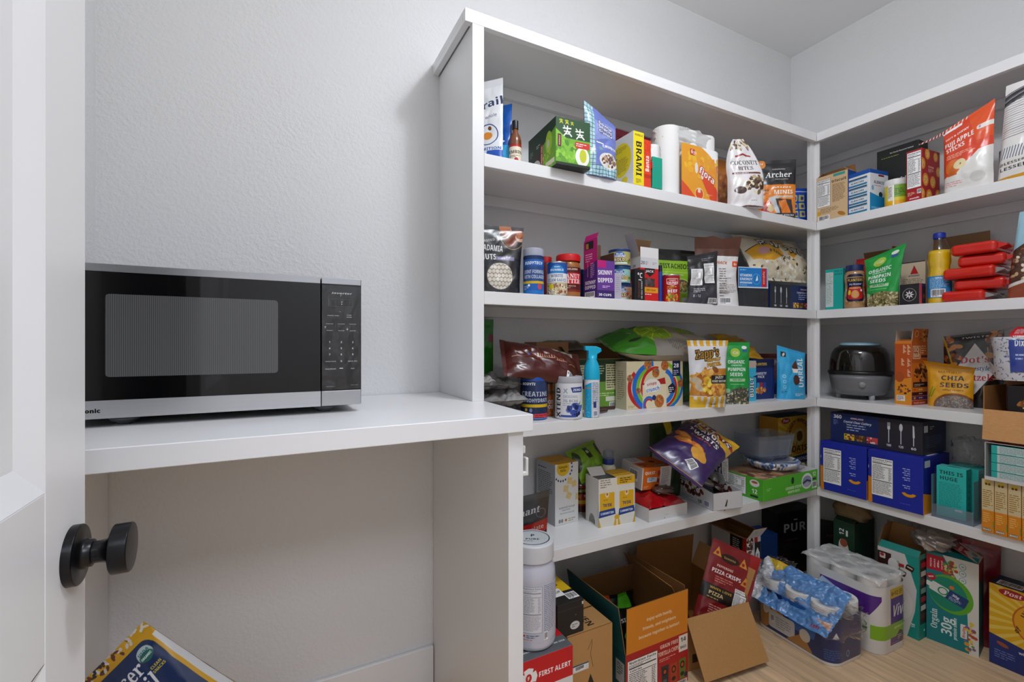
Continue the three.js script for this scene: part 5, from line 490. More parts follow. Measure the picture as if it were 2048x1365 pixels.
openCarton('snack_carton', 'opened dark green carton with a nutrition panel behind the spray bottle', 'box', { at: [1.094, S3, 0.135], size: [0.22, 0.178, 0.105], base: '#2c4a2a', inner: '#8f6a42', heights: { r: 0.178 }, flaps: { b: [0.075, -12], l: [0.08, 42], r: [0.07, -16], f: [0.028, 60] }, f: (g, w, h) => { R(g, '#29452a', 0, 0, w, h); R(g, '#6fa03a', w * 0.1, h * 0.42, w, h * 0.6); R(g, '#d8d6a8', w * 0.08, h * 0.06, w * 0.2, h * 0.3); tx(g, w * 0.1, h * 0.09, w * 0.16, 5, 9, '#777'); tx(g, w * 0.52, h * 0.08, w * 0.12, 4, 9, '#c8d8b0'); R(g, '#dcd9ac', w * 0.66, h * 0.05, w * 0.31, h * 0.55); tx(g, w * 0.68, h * 0.08, w * 0.26, 10, 9, '#5a5a4a'); R(g, '#3a3a2a', w * 0.67, h * 0.4, w * 0.29, 2); tx(g, w * 0.5, h * 0.66, w * 0.4, 2, 8, '#d8ecb0'); R(g, '#e2e4d4', w * 0.66, h * 0.74, w * 0.3, h * 0.1); BC(g, w * 0.74, h * 0.86, w * 0.22, h * 0.14); } });
carton('cardboard_box', 'plain brown cardboard box at the back of the third shelf', 'box', { at: [0.905, S3, 0.11], size: [0.14, 0.255, 0.09], base: '#8a5a30' });
bag('leafy_bag', 'dark green and brown bag folded over the opened green carton', 'bag', { at: [1.0, S3 + 0.222, 0.085], yaw: 0, size: [0.19, 0.09, 0.04], kind: 'pillow', base: '#2c3f1c', tilt: [-66, 2], f: (g, w, h) => { R(g, '#3a2a1a', 0, 0, w, h); P(g, '#2f5a1c', 0, 0, w * 0.4, 0, w * 0.25, h, 0, h); } });
[[1.03, 0.228, 0.075, 18], [1.108, 0.166, 0.065, -6]].forEach(([x, z, L, yw], i) => tag((() => { const m = mesh('meat_stick', new THREE.CapsuleGeometry(0.0065, L, 6, 14).rotateZ(Math.PI / 2).rotateY(yw * Math.PI / 180), phys(0x3a130c, 0.25, { clearcoat: 0.8 })); m.position.set(x, S3 + 0.0066, z); return m; })(), ['wrapped dark meat stick lying nearer the shelf edge', 'wrapped dark meat stick lying against the green carton'][i], 'snack', 'dark meat sticks'));
carton('cookie_box', 'cream cookie box with red blue and green swirls numbered 28', 'box', { at: [1.316, S3, 0.208], size: [0.294, 0.181, 0.064], base: '#d9cba6', l: (g, w, h) => { R(g, '#cbbfa4', 0, 0, w, h); tx(g, w * 0.2, h * 0.2, w * 0.6, 14, 8, '#8a806a'); }, f: (g, w, h) => {
  R(g, '#e0d2ac', 0, 0, w, h); const arc = (c, lw, rx, ry, a, b, x = 0.5, y = 0.55) => O(g, c, lw, w * x, h * y, rx * w, ry * h, a, b); arc('#c4211f', 17, 0.45, 0.5, 1.7, 3.8); arc('#1f6fd0', 20, 0.37, 0.5, 1.9, 4.6); arc('#7fbf2a', 14, 0.31, 0.42, 1.4, 4.4); arc('#c4211f', 12, 0.24, 0.4, 2.4, 4.9); arc('#1f6fd0', 18, 0.22, 0.36, -1.2, 1.6, 0.6); arc('#7fbf2a', 14, 0.3, 0.5, -1.4, 1.2, 0.62); arc('#1f6fd0', 12, 0.38, 0.5, -0.9, 1.2, 0.6); arc('#c4211f', 10, 0.27, 0.4, -0.6, 1.2, 0.6, 0.6);
  for (const [x, y, r] of [[0.36, 0.08, 19], [0.5, 0.25, 19], [0.66, 0.1, 20], [0.95, 0.5, 17], [0.06, 0.35, 14], [0.2, 0.62, 12]]) { C(g, '#b9702c', x * w, y * h, r); FOOD(g, x * w, y * h, r * 0.8, r * 0.8, ['#8a4a1a', '#d89a4a', '#c24a2a', '#3a62b0'], 14, 3, x * 20, 1, 0.9); }
  P(g, '#b5201e', w * 0.24, h * 0.48, w * 0.66, h * 0.36, w * 0.68, h * 0.52, w * 0.26, h * 0.62); R(g, '#e9dcba', w * 0.27, h * 0.5, w * 0.42, h * 0.5); C(g, '#f2eee4', w * 0.44, h * 0.52, 42, 26); T(g, 'crispy', w * 0.43, h * 0.48, 14, '#c4211f', { w: 50, r: -8 }); T(g, 'crunch', w * 0.45, h * 0.6, 20, '#1f5fc0', { w: 68, r: -8, k: '#fff', kw: 3 }); C(g, '#b9702c', w * 0.56, h * 0.86, 25); FOOD(g, w * 0.56, h * 0.86, 20, 20, ['#8a4a1a', '#d89a4a', '#c24a2a'], 18, 3.5, 2); O(g, '#1f6fd0', 9, w * 0.38, h * 0.92, 26, 28, 2.4, 5.6); O(g, '#c4211f', 6, w * 0.38, h * 0.92, 19, 20, 2.4, 5.6); C(g, '#16306a', w * 0.47, h * 0.78, 10); R(g, '#14224e', w * 0.8, 0, w * 0.145, h * 0.34); T(g, '28', w * 0.87, h * 0.11, 22, '#fff', { w: 30 }); tx(g, w * 0.82, h * 0.21, w * 0.1, 3, 7, '#d8def0'); P(g, '#141c3a', w * 0.72, h * 0.56, w * 0.8, h * 0.48, w * 0.86, h * 0.58, w * 0.84, h * 0.7, w * 0.74, h * 0.7); tx(g, w * 0.74, h * 0.58, w * 0.09, 3, 7, '#fff'); tx(g, w * 0.03, h * 0.92, w * 0.16, 2, 5, '#9a8a60'); } });
bag('chip_bag', 'big lime green tortilla chip bag lying on the cookie box', 'bag', { at: [1.125, S3 + 0.245, 0.13], size: [0.24, 0.6, 0.13], kind: 'pillow', seal: 0.04, base: '#a49a86', tilt: [-66, -89], warp: (q, u, v) => { q.x *= 1 - 0.5 * Math.pow(1 - v, 5); }, wrinkle: 1.6, f: (g, w, h) => { R(g, '#b0a692', 0, 0, w, h); R(g, '#3f9a1c', 0, h * 0.62, w, h * 0.4); const lime = (x, y, r) => { C(g, '#8fbf1a', x, y, r); O(g, '#c9dc2a', r * 0.08, x, y, r * 0.92); for (let i = 0; i < 9; i++) Ln(g, '#d2e02f', r * 0.05, x, y, x + Math.cos(i * 0.7) * r * 0.9, y + Math.sin(i * 0.7) * r * 0.9); }; lime(w * 0.55, h * 0.63, 82); C(g, '#7fae1c', w * 0.42, h * 0.3, 46); lime(w * 0.4, h * 0.3, 40); P(g, '#2a7a14', w * 0.05, h * 0.86, w * 0.5, h * 0.78, w * 0.7, h, 0, h); C(g, '#dcdcd0', w * 0.44, h * 0.8, 14, 9); C(g, '#1a2a18', w * 0.72, h * 0.82, 10, 26); R(g, '#9a948c', w * 0.78, h * 0.1, w * 0.22, h * 0.6); tx(g, w * 0.82, h * 0.14, w * 0.14, 30, 9, '#6a665e'); C(g, '#1f2a12', w * 0.25, h * 0.72, 16, 12); } });
bag('green_pouch', 'dark green pouch squeezed behind the yellow striped pretzel bag', 'pouch', { at: [1.548, S3, 0.11], size: [0.16, 0.2, 0.06], base: '#17511c', f: (g, w, h) => { R(g, '#1c5e20', 0, 0, w, h); FOOD(g, w * 0.3, h * 0.6, w * 0.3, h * 0.3, ['#2a7a2a', '#123f14'], 20, 9, 4); } });
bag('pretzel_bag', 'white and yellow striped pretzel bag with gold script', 'bag', { at: [1.512, S3, 0.286], yaw: -20, size: [0.155, 0.262, 0.07], base: '#e6b01c', seal: 0.05, warp: (q, u, v) => { q.x *= 0.97 + 0.16 * v * v * v + 0.04 * (1 - v); q.z *= v < 0.1 ? 0.75 : 1; }, f: (g, w, h) => { R(g, '#dfe0e4', 0, 0, w, h); for (let i = 0; i < 7; i++) { R(g, '#e5aa1a', i * w * 0.155, 0, w * 0.09, h * 0.09); R(g, '#e5b01c', i * w * 0.16 - 4, h * 0.83, w * 0.09, h * 0.2); } P(g, '#e8b81e', 0, h * 0.86, w * 0.3, h * 0.9, w * 0.34, h, 0, h); T(g, "Zapp's", w * 0.44, h * 0.2, 44, '#c28e22', { w: w * 0.62, i: 1, f: 'serif', k: '#2a1c0c', kw: 8, r: -8 }); T(g, 'SINFULLY', w * 0.62, h * 0.29, 15, '#e5b01c', { w: w * 0.36, r: -8, k: '#5a3a0c', kw: 3 }); T(g, 'PRETZEL', w * 0.62, h * 0.36, 18, '#e5b01c', { w: w * 0.38, r: -8, k: '#5a3a0c', kw: 3 }); P(g, '#c9842a', w * 0.06, h * 0.52, w * 0.5, h * 0.42, w, h * 0.42, w, h * 0.82, 0, h * 0.82); FOOD(g, w * 0.5, h * 0.62, w * 0.46, h * 0.2, ['#b5661a', '#dc9c3a', '#8a4a12', '#e8b65a', '#c9822a'], 90, 11, 6); C(g, '#c8b79a', w * 0.14, h * 0.6, 20, 14, 0.5); C(g, '#c8b79a', w * 0.2, h * 0.7, 18, 12, 0.7); FOOD(g, w * 0.4, h * 0.66, w * 0.1, h * 0.14, ['#e9c41c', '#d8a91c', '#f0d65a'], 14, 10, 9); R(g, '#16151a', w * 0.52, h * 0.52, w * 0.44, h * 0.12); T(g, 'JAZZY', w * 0.74, h * 0.55, 13, '#f2ecd8', { w: w * 0.24 }); T(g, 'HONEY MUSTARD', w * 0.74, h * 0.605, 12, '#f2ecd8', { w: w * 0.4 }); tx(g, w * 0.5, h * 0.94, w * 0.3, 1, 7, '#5a4a12'); } });
bag('seed_pouch', 'green pumpkin seed pouch with dark seeds standing on the third shelf', 'pouch', { at: [1.702, S3, 0.27], yaw: -25, size: [0.112, 0.255, 0.055], base: '#159a3c', seal: 0.05, f: seedArt('#9a9a8a', '#4a4a44') });
bag('yellow_bag', 'yellow bag with folded corners lying on top of the blue nut box', 'bag', { at: [1.9, S3 + 0.185, 0.2], yaw: 10, size: [0.2, 0.19, 0.06], kind: 'pillow', seal: 0.09, base: '#d8a41a', tilt: [-55, -10], wrinkle: 2.6, f: (g, w, h) => { R(g, '#dcaa1e', 0, 0, w, h); P(g, '#b5841a', 0, h * 0.4, w * 0.5, h * 0.3, w, h * 0.5, w, h * 0.6, 0, h * 0.6); C(g, '#6a4a1a', w * 0.5, h * 0.8, 14, 8); } });
carton('bar_box', 'narrow sky blue bar box with white lettering up its side', 'box', { at: [1.842, S3, 0.246], yaw: -10, size: [0.04, 0.175, 0.07], base: '#38b6dc', f: (g, w, h) => { R(g, '#3cbbe0', 0, 0, w, h); R(g, '#c9b6a8', 0, 0, w, h * 0.18); P(g, '#1d3a5a', w * 0.5, h * 0.4, w, h * 0.36, w, h * 0.42); T(g, 'BUILT', w * 0.42, h * 0.66, 26, '#fff', { r: -90, w: h * 0.5, k: '#17323f', kw: 4 }); } });
carton('nut_box', 'navy variety pack nut box on the third shelf', 'box', { at: [1.955, S3, 0.222], yaw: -5, size: [0.13, 0.18, 0.07], base: '#14245a', f: (g, w, h) => { R(g, '#182c6c', 0, 0, w, h); R(g, '#101c48', 0, 0, w, h * 0.22); T(g, 'PLANTERS', w * 0.36, h * 0.13, 16, '#e8c24a', { w: w * 0.56 }); T(g, 'VARIETY', w * 0.36, h * 0.36, 15, '#f2f2f4', { w: w * 0.52 }); T(g, 'PACK', w * 0.36, h * 0.44, 15, '#f2f2f4', { w: w * 0.32 }); for (let i = 0; i < 3; i++) RR(g, ['#2a9ad0', '#c22a22', '#1d4aa8'][i], w * (0.16 + i * 0.15), h * 0.58, w * 0.13, h * 0.2, 3); FOOD(g, w * 0.38, h * 0.78, w * 0.26, h * 0.07, ['#d88a3a', '#c9702a', '#e8b46a', '#a85a22'], 40, 6, 3); R(g, '#20409a', w * 0.86, h * 0.24, w * 0.02, h * 0.5); } });
bag('snack_bag', 'dark red and navy bag at the back of the third shelf corner', 'bag', { at: [2.25, S3, 0.115], yaw: -40, size: [0.26, 0.2, 0.08], base: '#5a1218', f: (g, w, h) => { R(g, '#65141b', 0, 0, w, h); R(g, '#1a2f66', 0, h * 0.62, w, h * 0.4); FOOD(g, w * 0.5, h * 0.4, w * 0.4, h * 0.2, ['#8a2028', '#3a0c12'], 20, 10, 3); } });
bag('chocolate_bag', 'sky blue chocolate bag with white lettering up its side', 'bag', { at: [2.072, S3, 0.272], yaw: -30, size: [0.13, 0.235, 0.055], base: '#27a4dc', seal: 0.05, warp: (q, u, v) => { q.y += v * v * (-0.01 - 0.018 * u); q.x *= 1 - 0.05 * v; }, f: (g, w, h) => { R(g, '#2aa6df', 0, 0, w, h); R(g, '#33b2ea', 0, 0, w * 0.4, h); RR(g, '#1a2a3a', w * 0.12, h * 0.1, 24, 22, 4); C(g, '#f2e2d2', w * 0.22, h * 0.15, 5, 9, 0.5); T(g, 'UNREAL', w * 0.78, h * 0.46, 34, '#f2f4f4', { r: -90, w: h * 0.62 }); P(g, '#5a2a1c', w * 0.46, h * 0.36, w * 0.64, h * 0.22, w * 0.7, h * 0.4, w * 0.52, h * 0.42); P(g, '#f2ece6', w * 0.46, h * 0.4, w * 0.7, h * 0.4, w * 0.66, h * 0.48, w * 0.5, h * 0.48); C(g, '#4a2218', w * 0.6, h * 0.62, 14, 24); for (let i = 0; i < 3; i++) { O(g, '#dff2fa', 1.6, w * 0.2, h * (0.56 + i * 0.1), 6); } tx(g, w * 0.1, h * 0.84, w * 0.2, 2, 6, '#1c4a6a'); tx(g, w * 0.55, h * 0.88, w * 0.36, 3, 5, '#dff2fa'); } });
// ---------- third shelf, right wall ----------
{
  const t = thing('egg_cooker', 'round grey countertop cooker with a dark clear dome lid', 'appliance', [2.37, S3, 0.404], -60);
  mesh('base', lathe([[0, 0.018], [0.07, 0.018], [0.09, 0.022], [0.106, 0.045], [0.114, 0.09], [0.1165, 0.118], [0, 0.118]], 56), phys(0x77787c, 0.35), t);
  mesh('rim', lathe([[0.117, 0.112], [0.121, 0.116], [0.121, 0.124], [0.115, 0.13], [0.09, 0.13]], 56), std(0x151516, 0.35), t);
  mesh('dome_lid', lathe([[0.116, 0.13], [0.1145, 0.165], [0.108, 0.205], [0.096, 0.228], [0.075, 0.242], [0.07, 0.243]], 56), phys(0x191310, 0.06, { transmission: 0.25, thickness: 0, clearcoat: 1 }), t);
  mesh('lid_cap', lathe([[0, 0.24], [0.076, 0.24], [0.078, 0.246], [0.07, 0.254], [0, 0.256]], 56), phys(0x9cc4d6, 0.3), t);
  mesh('control_dial', lathe([[0, 0], [0.013, 0], [0.012, 0.009], [0, 0.01]], 28).rotateX(Math.PI / 2).translate(0, 0.07, 0.109), std(0x8f9094, 0.4), t);
  for (const a of [0.5, 2.6, 4.7]) mesh('foot', lathe([[0, 0], [0.01, 0], [0.0115, 0.022], [0, 0.024]], 18).translate(Math.sin(a) * 0.078, 0, Math.cos(a) * 0.078), std(0xa8a9ac, 0.5), t);
}
openCarton('bar_box', 'orange bar box with raised torn flaps on the third shelf', 'box', { at: [2.284, S3, 0.602], yaw: -95, size: [0.058, 0.258, 0.112], base: '#e2791c', inner: '#c9bcae', flaps: { l: [0.045, -4], r: [0.052, 6, 'fr'], f: [0.03, -75] }, extra: { fr: [0.112, 0.052, (g, w, h) => { fill('#cf651c')(g, w, h); FOOD(g, w * 0.7, h * 0.5, w * 0.3, h * 0.5, ['#5a2a14', '#c9702a', '#8a4a1c', '#e8a24a'], 30, 7, 2); O(g, '#f6d9b0', 2.4, w * 0.26, h * 0.4, 12, 12); } ] }, f: (g, w, h) => { R(g, '#c8561a', 0, 0, w, h); R(g, '#e8861c', 0, 0, w, h * 0.04); for (const [x, y, n] of [[0.5, 0.06, 7], [0.75, 0.06, 8], [0.4, 0.27, 6], [0.75, 0.27, 7], [0.75, 0.44, 6]]) for (let i = 0; i < n; i++) R(g, '#f6dcc0', x * w, (y * h) + i * 5, 4 + (i % 3) * 3, 3); P(g, '#e8921f', 0, h * 0.62, w, h * 0.56, w, h, 0, h); C(g, '#b5521c', w * 0.3, h * 0.56, 15, 22); FOOD(g, w * 0.5, h * 0.75, w * 0.4, h * 0.07, ['#4a2212', '#8a4a22', '#c9762a'], 22, 4, 4); R(g, '#f0e6da', w * 0.12, h * 0.85, w * 0.5, h * 0.09); tx(g, w * 0.16, h * 0.865, w * 0.4, 4, 4.5, '#5a3a6a'); }, r: (g, w, h) => { R(g, '#e0761b', 0, 0, w, h); R(g, '#d0641a', 0, 0, w, h * 0.34); g.strokeStyle = '#f8e2c0'; g.lineWidth = 3; g.strokeRect(w * 0.1, h * 0.08, w * 0.44, h * 0.19); T(g, 'IQ', w * 0.32, h * 0.13, 26, '#f8e2c0', { w: w * 0.32 }); T(g, 'BAR', w * 0.32, h * 0.22, 22, '#f8e2c0', { w: w * 0.36 }); tx(g, w * 0.6, h * 0.07, w * 0.32, 4, 9, '#f6d2a8'); R(g, '#3a1a14', w * 0.6, h * 0.22, w * 0.38, 9); FOOD(g, w * 0.6, h * 0.5, w * 0.4, h * 0.14, ['#3a1a0e', '#8a4516', '#e89a3a', '#5c2a12', '#c4661c'], 60, 9, 4); R(g, '#33160f', w * 0.1, h * 0.64, w, h * 0.08); tx(g, w * 0.18, h * 0.67, w * 0.7, 2, 6, '#f2dcc8'); for (let i = 0; i < 3; i++) { R(g, ['#dd7a1c', '#4a1c18', '#4a2a6a'][i], w * 0.02, h * (0.73 + i * 0.065), w, h * 0.056); C(g, ['#c9521c', '#2a0f0c', '#d88a2a'][i], w * 0.2, h * (0.757 + i * 0.065), 8, 5); tx(g, w * 0.46, h * (0.75 + i * 0.065), w * 0.44, 1, 8, '#f6e2cc'); } R(g, '#b5301a', 0, h * 0.93, w, h * 0.07); T(g, 'PLANT BASED', w * 0.5, h * 0.965, 9, '#f6d9b8', { w: w * 0.7 }); }, l: '#d9cfc6' });
bag('pretzel_bag', 'black pretzel twists bag with red lettering at the back of the third shelf', 'bag', { at: [2.436, S3, 0.765], yaw: -78, size: [0.17, 0.29, 0.06], base: '#141214', seal: 0.03, warp: (q, u, v) => { q.y += 0.012 * u * v; }, f: (g, w, h) => { R(g, '#151214', 0, 0, w, h); for (const x of [0.14, 0.9]) FOOD(g, w * x, h * 0.2, w * 0.16, h * 0.24, ['#7a3a14', '#b5621f', '#4a2210', '#d88a3a'], 34, 11, x * 9); Ln(g, '#c9b01e', 5, 0, 0, w * 0.16, h * 0.4); T(g, 'TWISTS', w * 0.54, h * 0.06, 9, '#d8d4cc', { w: w * 0.46 }); P(g, '#e6e4e4', w * 0.2, h * 0.5, w * 0.54, h * 0.14, w * 0.9, h * 0.5, w * 0.54, h * 0.82); T(g, "Dot's", w * 0.54, h * 0.36, 34, '#c2182c', { w: w * 0.5, f: 'serif' }); T(g, 'Homestyle', w * 0.54, h * 0.48, 22, '#2a5a8a', { w: w * 0.5, i: 1, f: 'serif' }); T(g, 'Pretzels', w * 0.56, h * 0.6, 32, '#c2182c', { w: w * 0.6, f: 'serif' }); } });
bag('seed_bag', 'yellow chia seed bag with a window of grey seeds', 'bag', { at: [2.352, S3, 0.726], yaw: -82, size: [0.135, 0.19, 0.05], base: '#e2a014', seal: 0.16, warp: (q, u, v) => { if (v > 0.7) { const k = (v - 0.7) / 0.3; q.z += k * k * 0.03; q.y -= k * k * 0.02; q.x *= 1 + 0.12 * k; q.y -= u * 0.012 * k; } }, f: (g, w, h) => { R(g, '#e6a516', 0, 0, w, h); T(g, 'MAYFIELD', w * 0.5, h * 0.28, 11, '#5a3a10', { w: w * 0.5, n: 1 }); T(g, 'CHIA', w * 0.56, h * 0.4, 24, '#2c2440', { w: w * 0.5 }); T(g, 'SEEDS', w * 0.6, h * 0.54, 24, '#2c2440', { w: w * 0.62 }); T(g, 'SMALL FARMER', w * 0.58, h * 0.64, 7, '#5a3a10', { w: w * 0.46 }); Ln(g, '#5a9a2a', 3, w * 0.06, h * 0.8, w * 0.14, h * 0.58); Ln(g, '#5a9a2a', 3, w * 0.1, h * 0.8, w * 0.2, h * 0.62); C(g, '#8a4a18', w * 0.62, h * 0.96, w * 0.46, h * 0.26); C(g, '#77716c', w * 0.62, h * 0.97, w * 0.42, h * 0.23); FOOD(g, w * 0.62, h * 0.9, w * 0.38, h * 0.14, ['#8d8680', '#a39a92', '#5f5a56', '#b5aca2', '#a8683a'], 300, 2.2, 4); } });
openCarton('torn_box', 'torn brown cardboard carton lying open towards the room with a hanging flap', 'box', { at: [2.205, S3, 0.985], yaw: -90, size: [0.24, 0.118, 0.2], base: '#c9935a', inner: '#a87444', th: 0.003, heights: { f: 0.02, l: 0.1 }, f: '#c9935a', flaps: { f: [0.105, 172, 'ff', 'ff'], b: [0.12, -88, 'tt', 'tt'] }, extra: { ff: [0.24, 0.105, (g, w, h) => { fill('#d39c63')(g, w, h); const r = rnd(4); for (let i = 0; i < 300; i++) C(g, r() > 0.5 ? '#d8a56e' : '#cb935a', r() * w, r() * h, 4, 1); } ], tt: [0.24, 0.12, (g, w, h) => { fill('#d8bd8c')(g, w, h); P(g, '#c8924f', 0, h * 0.4, w * 0.4, h * 0.3, w, h * 0.5, w, h, 0, h); tx(g, w * 0.1, h * 0.1, w * 0.5, 3, 8, '#7a8a6a'); }] } });
carton('pasta_carton', 'black food box with a pasta photo inside the torn carton', 'box', { at: [2.24, S3 + 0.004, 1.0], yaw: -90, size: [0.17, 0.1, 0.14], base: '#121011', f: (g, w, h) => { R(g, '#131112', 0, 0, w, h); T(g, 'Gallo', w * 0.55, h * 0.18, 18, '#d8d4c8', { w: w * 0.3, i: 1, f: 'serif' }); C(g, '#2a1c12', w * 0.36, h * 0.62, 36, 26); FOOD(g, w * 0.36, h * 0.62, 32, 22, ['#d8a94a', '#b5762a', '#e8cf8a', '#8a4a1c', '#5a6a2a'], 50, 6, 4); R(g, '#e0e0de', w * 0.6, h * 0.12, w * 0.3, h * 0.88); BC(g, w * 0.62, h * 0.3, w * 0.2, h * 0.5); } });
{ // wrapped paper bowls pack on the torn box
  const t = thing('paper_bowl_pack', 'clear-wrapped pack of patterned paper bowls with a red and blue label', 'paper bowls', [2.3, S3 + 0.122, 0.935], -75);
  const p = prints({ f: [0.34, 0.14, (g, w, h) => { fill('#e3e2e6')(g, w, h); const r = rnd(5); for (let i = 0; i < 420; i++) C(g, r() > 0.5 ? '#4a5590' : '#8a8fb0', r() * w, r() * h, 3.2, 1.2, r() * 3); } ], l: [0.085, 0.15, (g, w, h) => { fill('#c8202a')(g, w, h); tx(g, w * 0.2, h * 0.14, w * 0.6, 5, 7, '#f2d2d4'); T(g, 'STRENGTH', w * 0.5, h * 0.46, 11, '#fff', { w: w * 0.7 }); R(g, '#1d3fa0', 0, h * 0.56, w, h * 0.44); T(g, 'Dixie', w * 0.5, h * 0.68, 16, '#fff', { w: w * 0.56 }); tx(g, w * 0.25, h * 0.8, w * 0.5, 2, 6, '#cdd6f2'); }] });
  const g = new THREE.CylinderGeometry(0.075, 0.062, 0.15, 48, 12, false).translate(0, 0.075, 0), a = g.attributes.position; for (let i = 0; i < a.count; i++) { const k = 1 + 0.02 * Math.sin(a.getY(i) * 420); a.setX(i, a.getX(i) * k); a.setZ(i, a.getZ(i) * k); } g.computeVertexNormals(); setUV(g.attributes.uv, 0, g.attributes.uv.count, p.f); mesh('bowl_stack', g, printMat(p.sheet, 'gloss'), t);
  const l = lathe([[0.066, 0.03], [0.0765, 0.135], [0.07, 0.162], [0.03, 0.185]], 30, -0.42, 0.84); setUV(l.attributes.uv, 0, l.attributes.uv.count, p.l); mesh('label', l, printMat(p.sheet, 'gloss'), t);
  mesh('clear_wrap', crumple(0.082, 0.095, 0.082, 0.08, 5.1, 32), film, t);
}
// ---------- fourth shelf, back wall ----------
carton('cracker_box', 'white cracker box with a yellow sun emblem and golden top', 'box', { at: [0.944, S4, 0.145], yaw: 4, size: [0.107, 0.222, 0.12], base: '#b9bcbe', t: (g, w, h) => { R(g, '#d69e1c', 0, 0, w, h); Ln(g, '#8a6410', 1.5, 0, h * 0.35, w, h * 0.35); tx(g, w * 0.1, h * 0.5, w * 0.7, 3, 9, '#7a560c'); }, l: (g, w, h) => { R(g, '#a9abad', 0, 0, w, h); tx(g, w * 0.12, h * 0.1, w * 0.76, 1, 9, '#333'); tx(g, w * 0.12, h * 0.17, w * 0.76, 12, 7, '#5a5c5e'); }, f: (g, w, h) => { R(g, '#e2e2df', 0, 0, w, h); for (let i = 0; i < 22; i++) { const a = i * Math.PI / 11; P(g, '#dcdcd8', w * 0.34 + Math.cos(a) * 34, h * 0.1 + Math.sin(a) * 34, w * 0.34 + Math.cos(a + 0.1) * 46, h * 0.1 + Math.sin(a + 0.1) * 46, w * 0.34 + Math.cos(a + 0.2) * 34, h * 0.1 + Math.sin(a + 0.2) * 34); } C(g, '#e8bc1e', w * 0.34, h * 0.08, 28); T(g, 'Simple', w * 0.34, h * 0.06, 12, '#2a2a1c', { f: 'serif', w: 40 }); T(g, 'Mills', w * 0.34, h * 0.12, 11, '#2a2a1c', { f: 'serif', w: 26 }); for (const [x, y] of [[0.7, 0.02], [0.72, 0.08], [0.7, 0.14], [0.64, 0.19], [0.06, 0.24], [0.14, 0.27], [0.24, 0.285], [0.34, 0.285], [0.44, 0.27]]) P(g, '#223a66', w * x, h * y - 5, w * x + 4, h * y, w * x, h * y + 5, w * x - 4, h * y); for (const [x, y, r] of [[0.62, 0.3, 0.2], [0.8, 0.36, -0.2], [0.46, 0.42, 0.15], [0.58, 0.54, 0.5], [0.96, 0.58, 0.1]]) { g.save(); g.translate(w * x, h * y); g.rotate(r); RR(g, '#e3cb8c', -11, -12, 22, 24, 2); for (let i = 0; i < 5; i++) C(g, '#b5964a', -6 + (i % 3) * 6, -5 + ((i / 3) | 0) * 9, 1); g.restore(); } T(g, 'ALMOND FLOUR', w * 0.5, h * 0.72, 10, '#3a3c40', { w: w * 0.66, n: 1 }); T(g, 'CRACKERS', w * 0.46, h * 0.765, 7, '#5a5c60', { w: w * 0.36, n: 1 }); T(g, 'Fine Ground Sea Salt', w * 0.5, h * 0.81, 7, '#5a5c60', { w: w * 0.6, n: 1, i: 1 }); C(g, '#8a8c8e', w * 0.2, h * 0.93, 5, 7); C(g, '#8a8c8e', w * 0.3, h * 0.93, 5, 7); C(g, '#c9762a', w * 0.46, h * 0.93, 5); tx(g, w * 0.56, h * 0.91, w * 0.36, 2, 7, '#a89a80'); } });
can('bean_can', 'food tin with a red and yellow label between the cracker box and the mayonnaise carton', 'can', { at: [1.068, S4, 0.056], r: 0.034, h: 0.112, yaw: -38, print: (g, w, h) => { fill('#a8341a')(g, w, h); R(g, '#1c1a18', 0, h * 0.1, w, h * 0.22); T(g, 'Rosarita', w * 0.5, h * 0.2, 18, '#f0d23a', { w: w * 0.34 }); R(g, '#e0b41c', 0, h * 0.55, w, h * 0.14); FOOD(g, w * 0.5, h * 0.43, w * 0.3, h * 0.1, ['#e8ddc4', '#8a2a14', '#c9702a'], 24, 6, 2); R(g, '#5a1c14', 0, h * 0.75, w, h * 0.3); } });
bag('guacamole_bag', 'lime green avocado snack bag lying behind the mayonnaise carton', 'bag', { at: [1.1, S4 + 0.145, 0.115], yaw: 4, size: [0.165, 0.13, 0.06], kind: 'pillow', seal: 0.07, base: '#6f9a16', tilt: [-32, 12], f: (g, w, h) => { R(g, '#7fae1c', 0, 0, w, h); C(g, '#2a3f14', w * 0.1, h * 0.4, 16, 40, 0.3); C(g, '#1d2a10', w * 0.9, h * 0.3, 15, 26); R(g, '#17240e', w * 0.42, h * 0.12, 26, 44); T(g, 'M', w * 0.5, h * 0.26, 18, '#dfe8c8'); T(g, 'TAKE', w * 0.56, h * 0.8, 16, '#24330f', { w: w * 0.3 }); } });
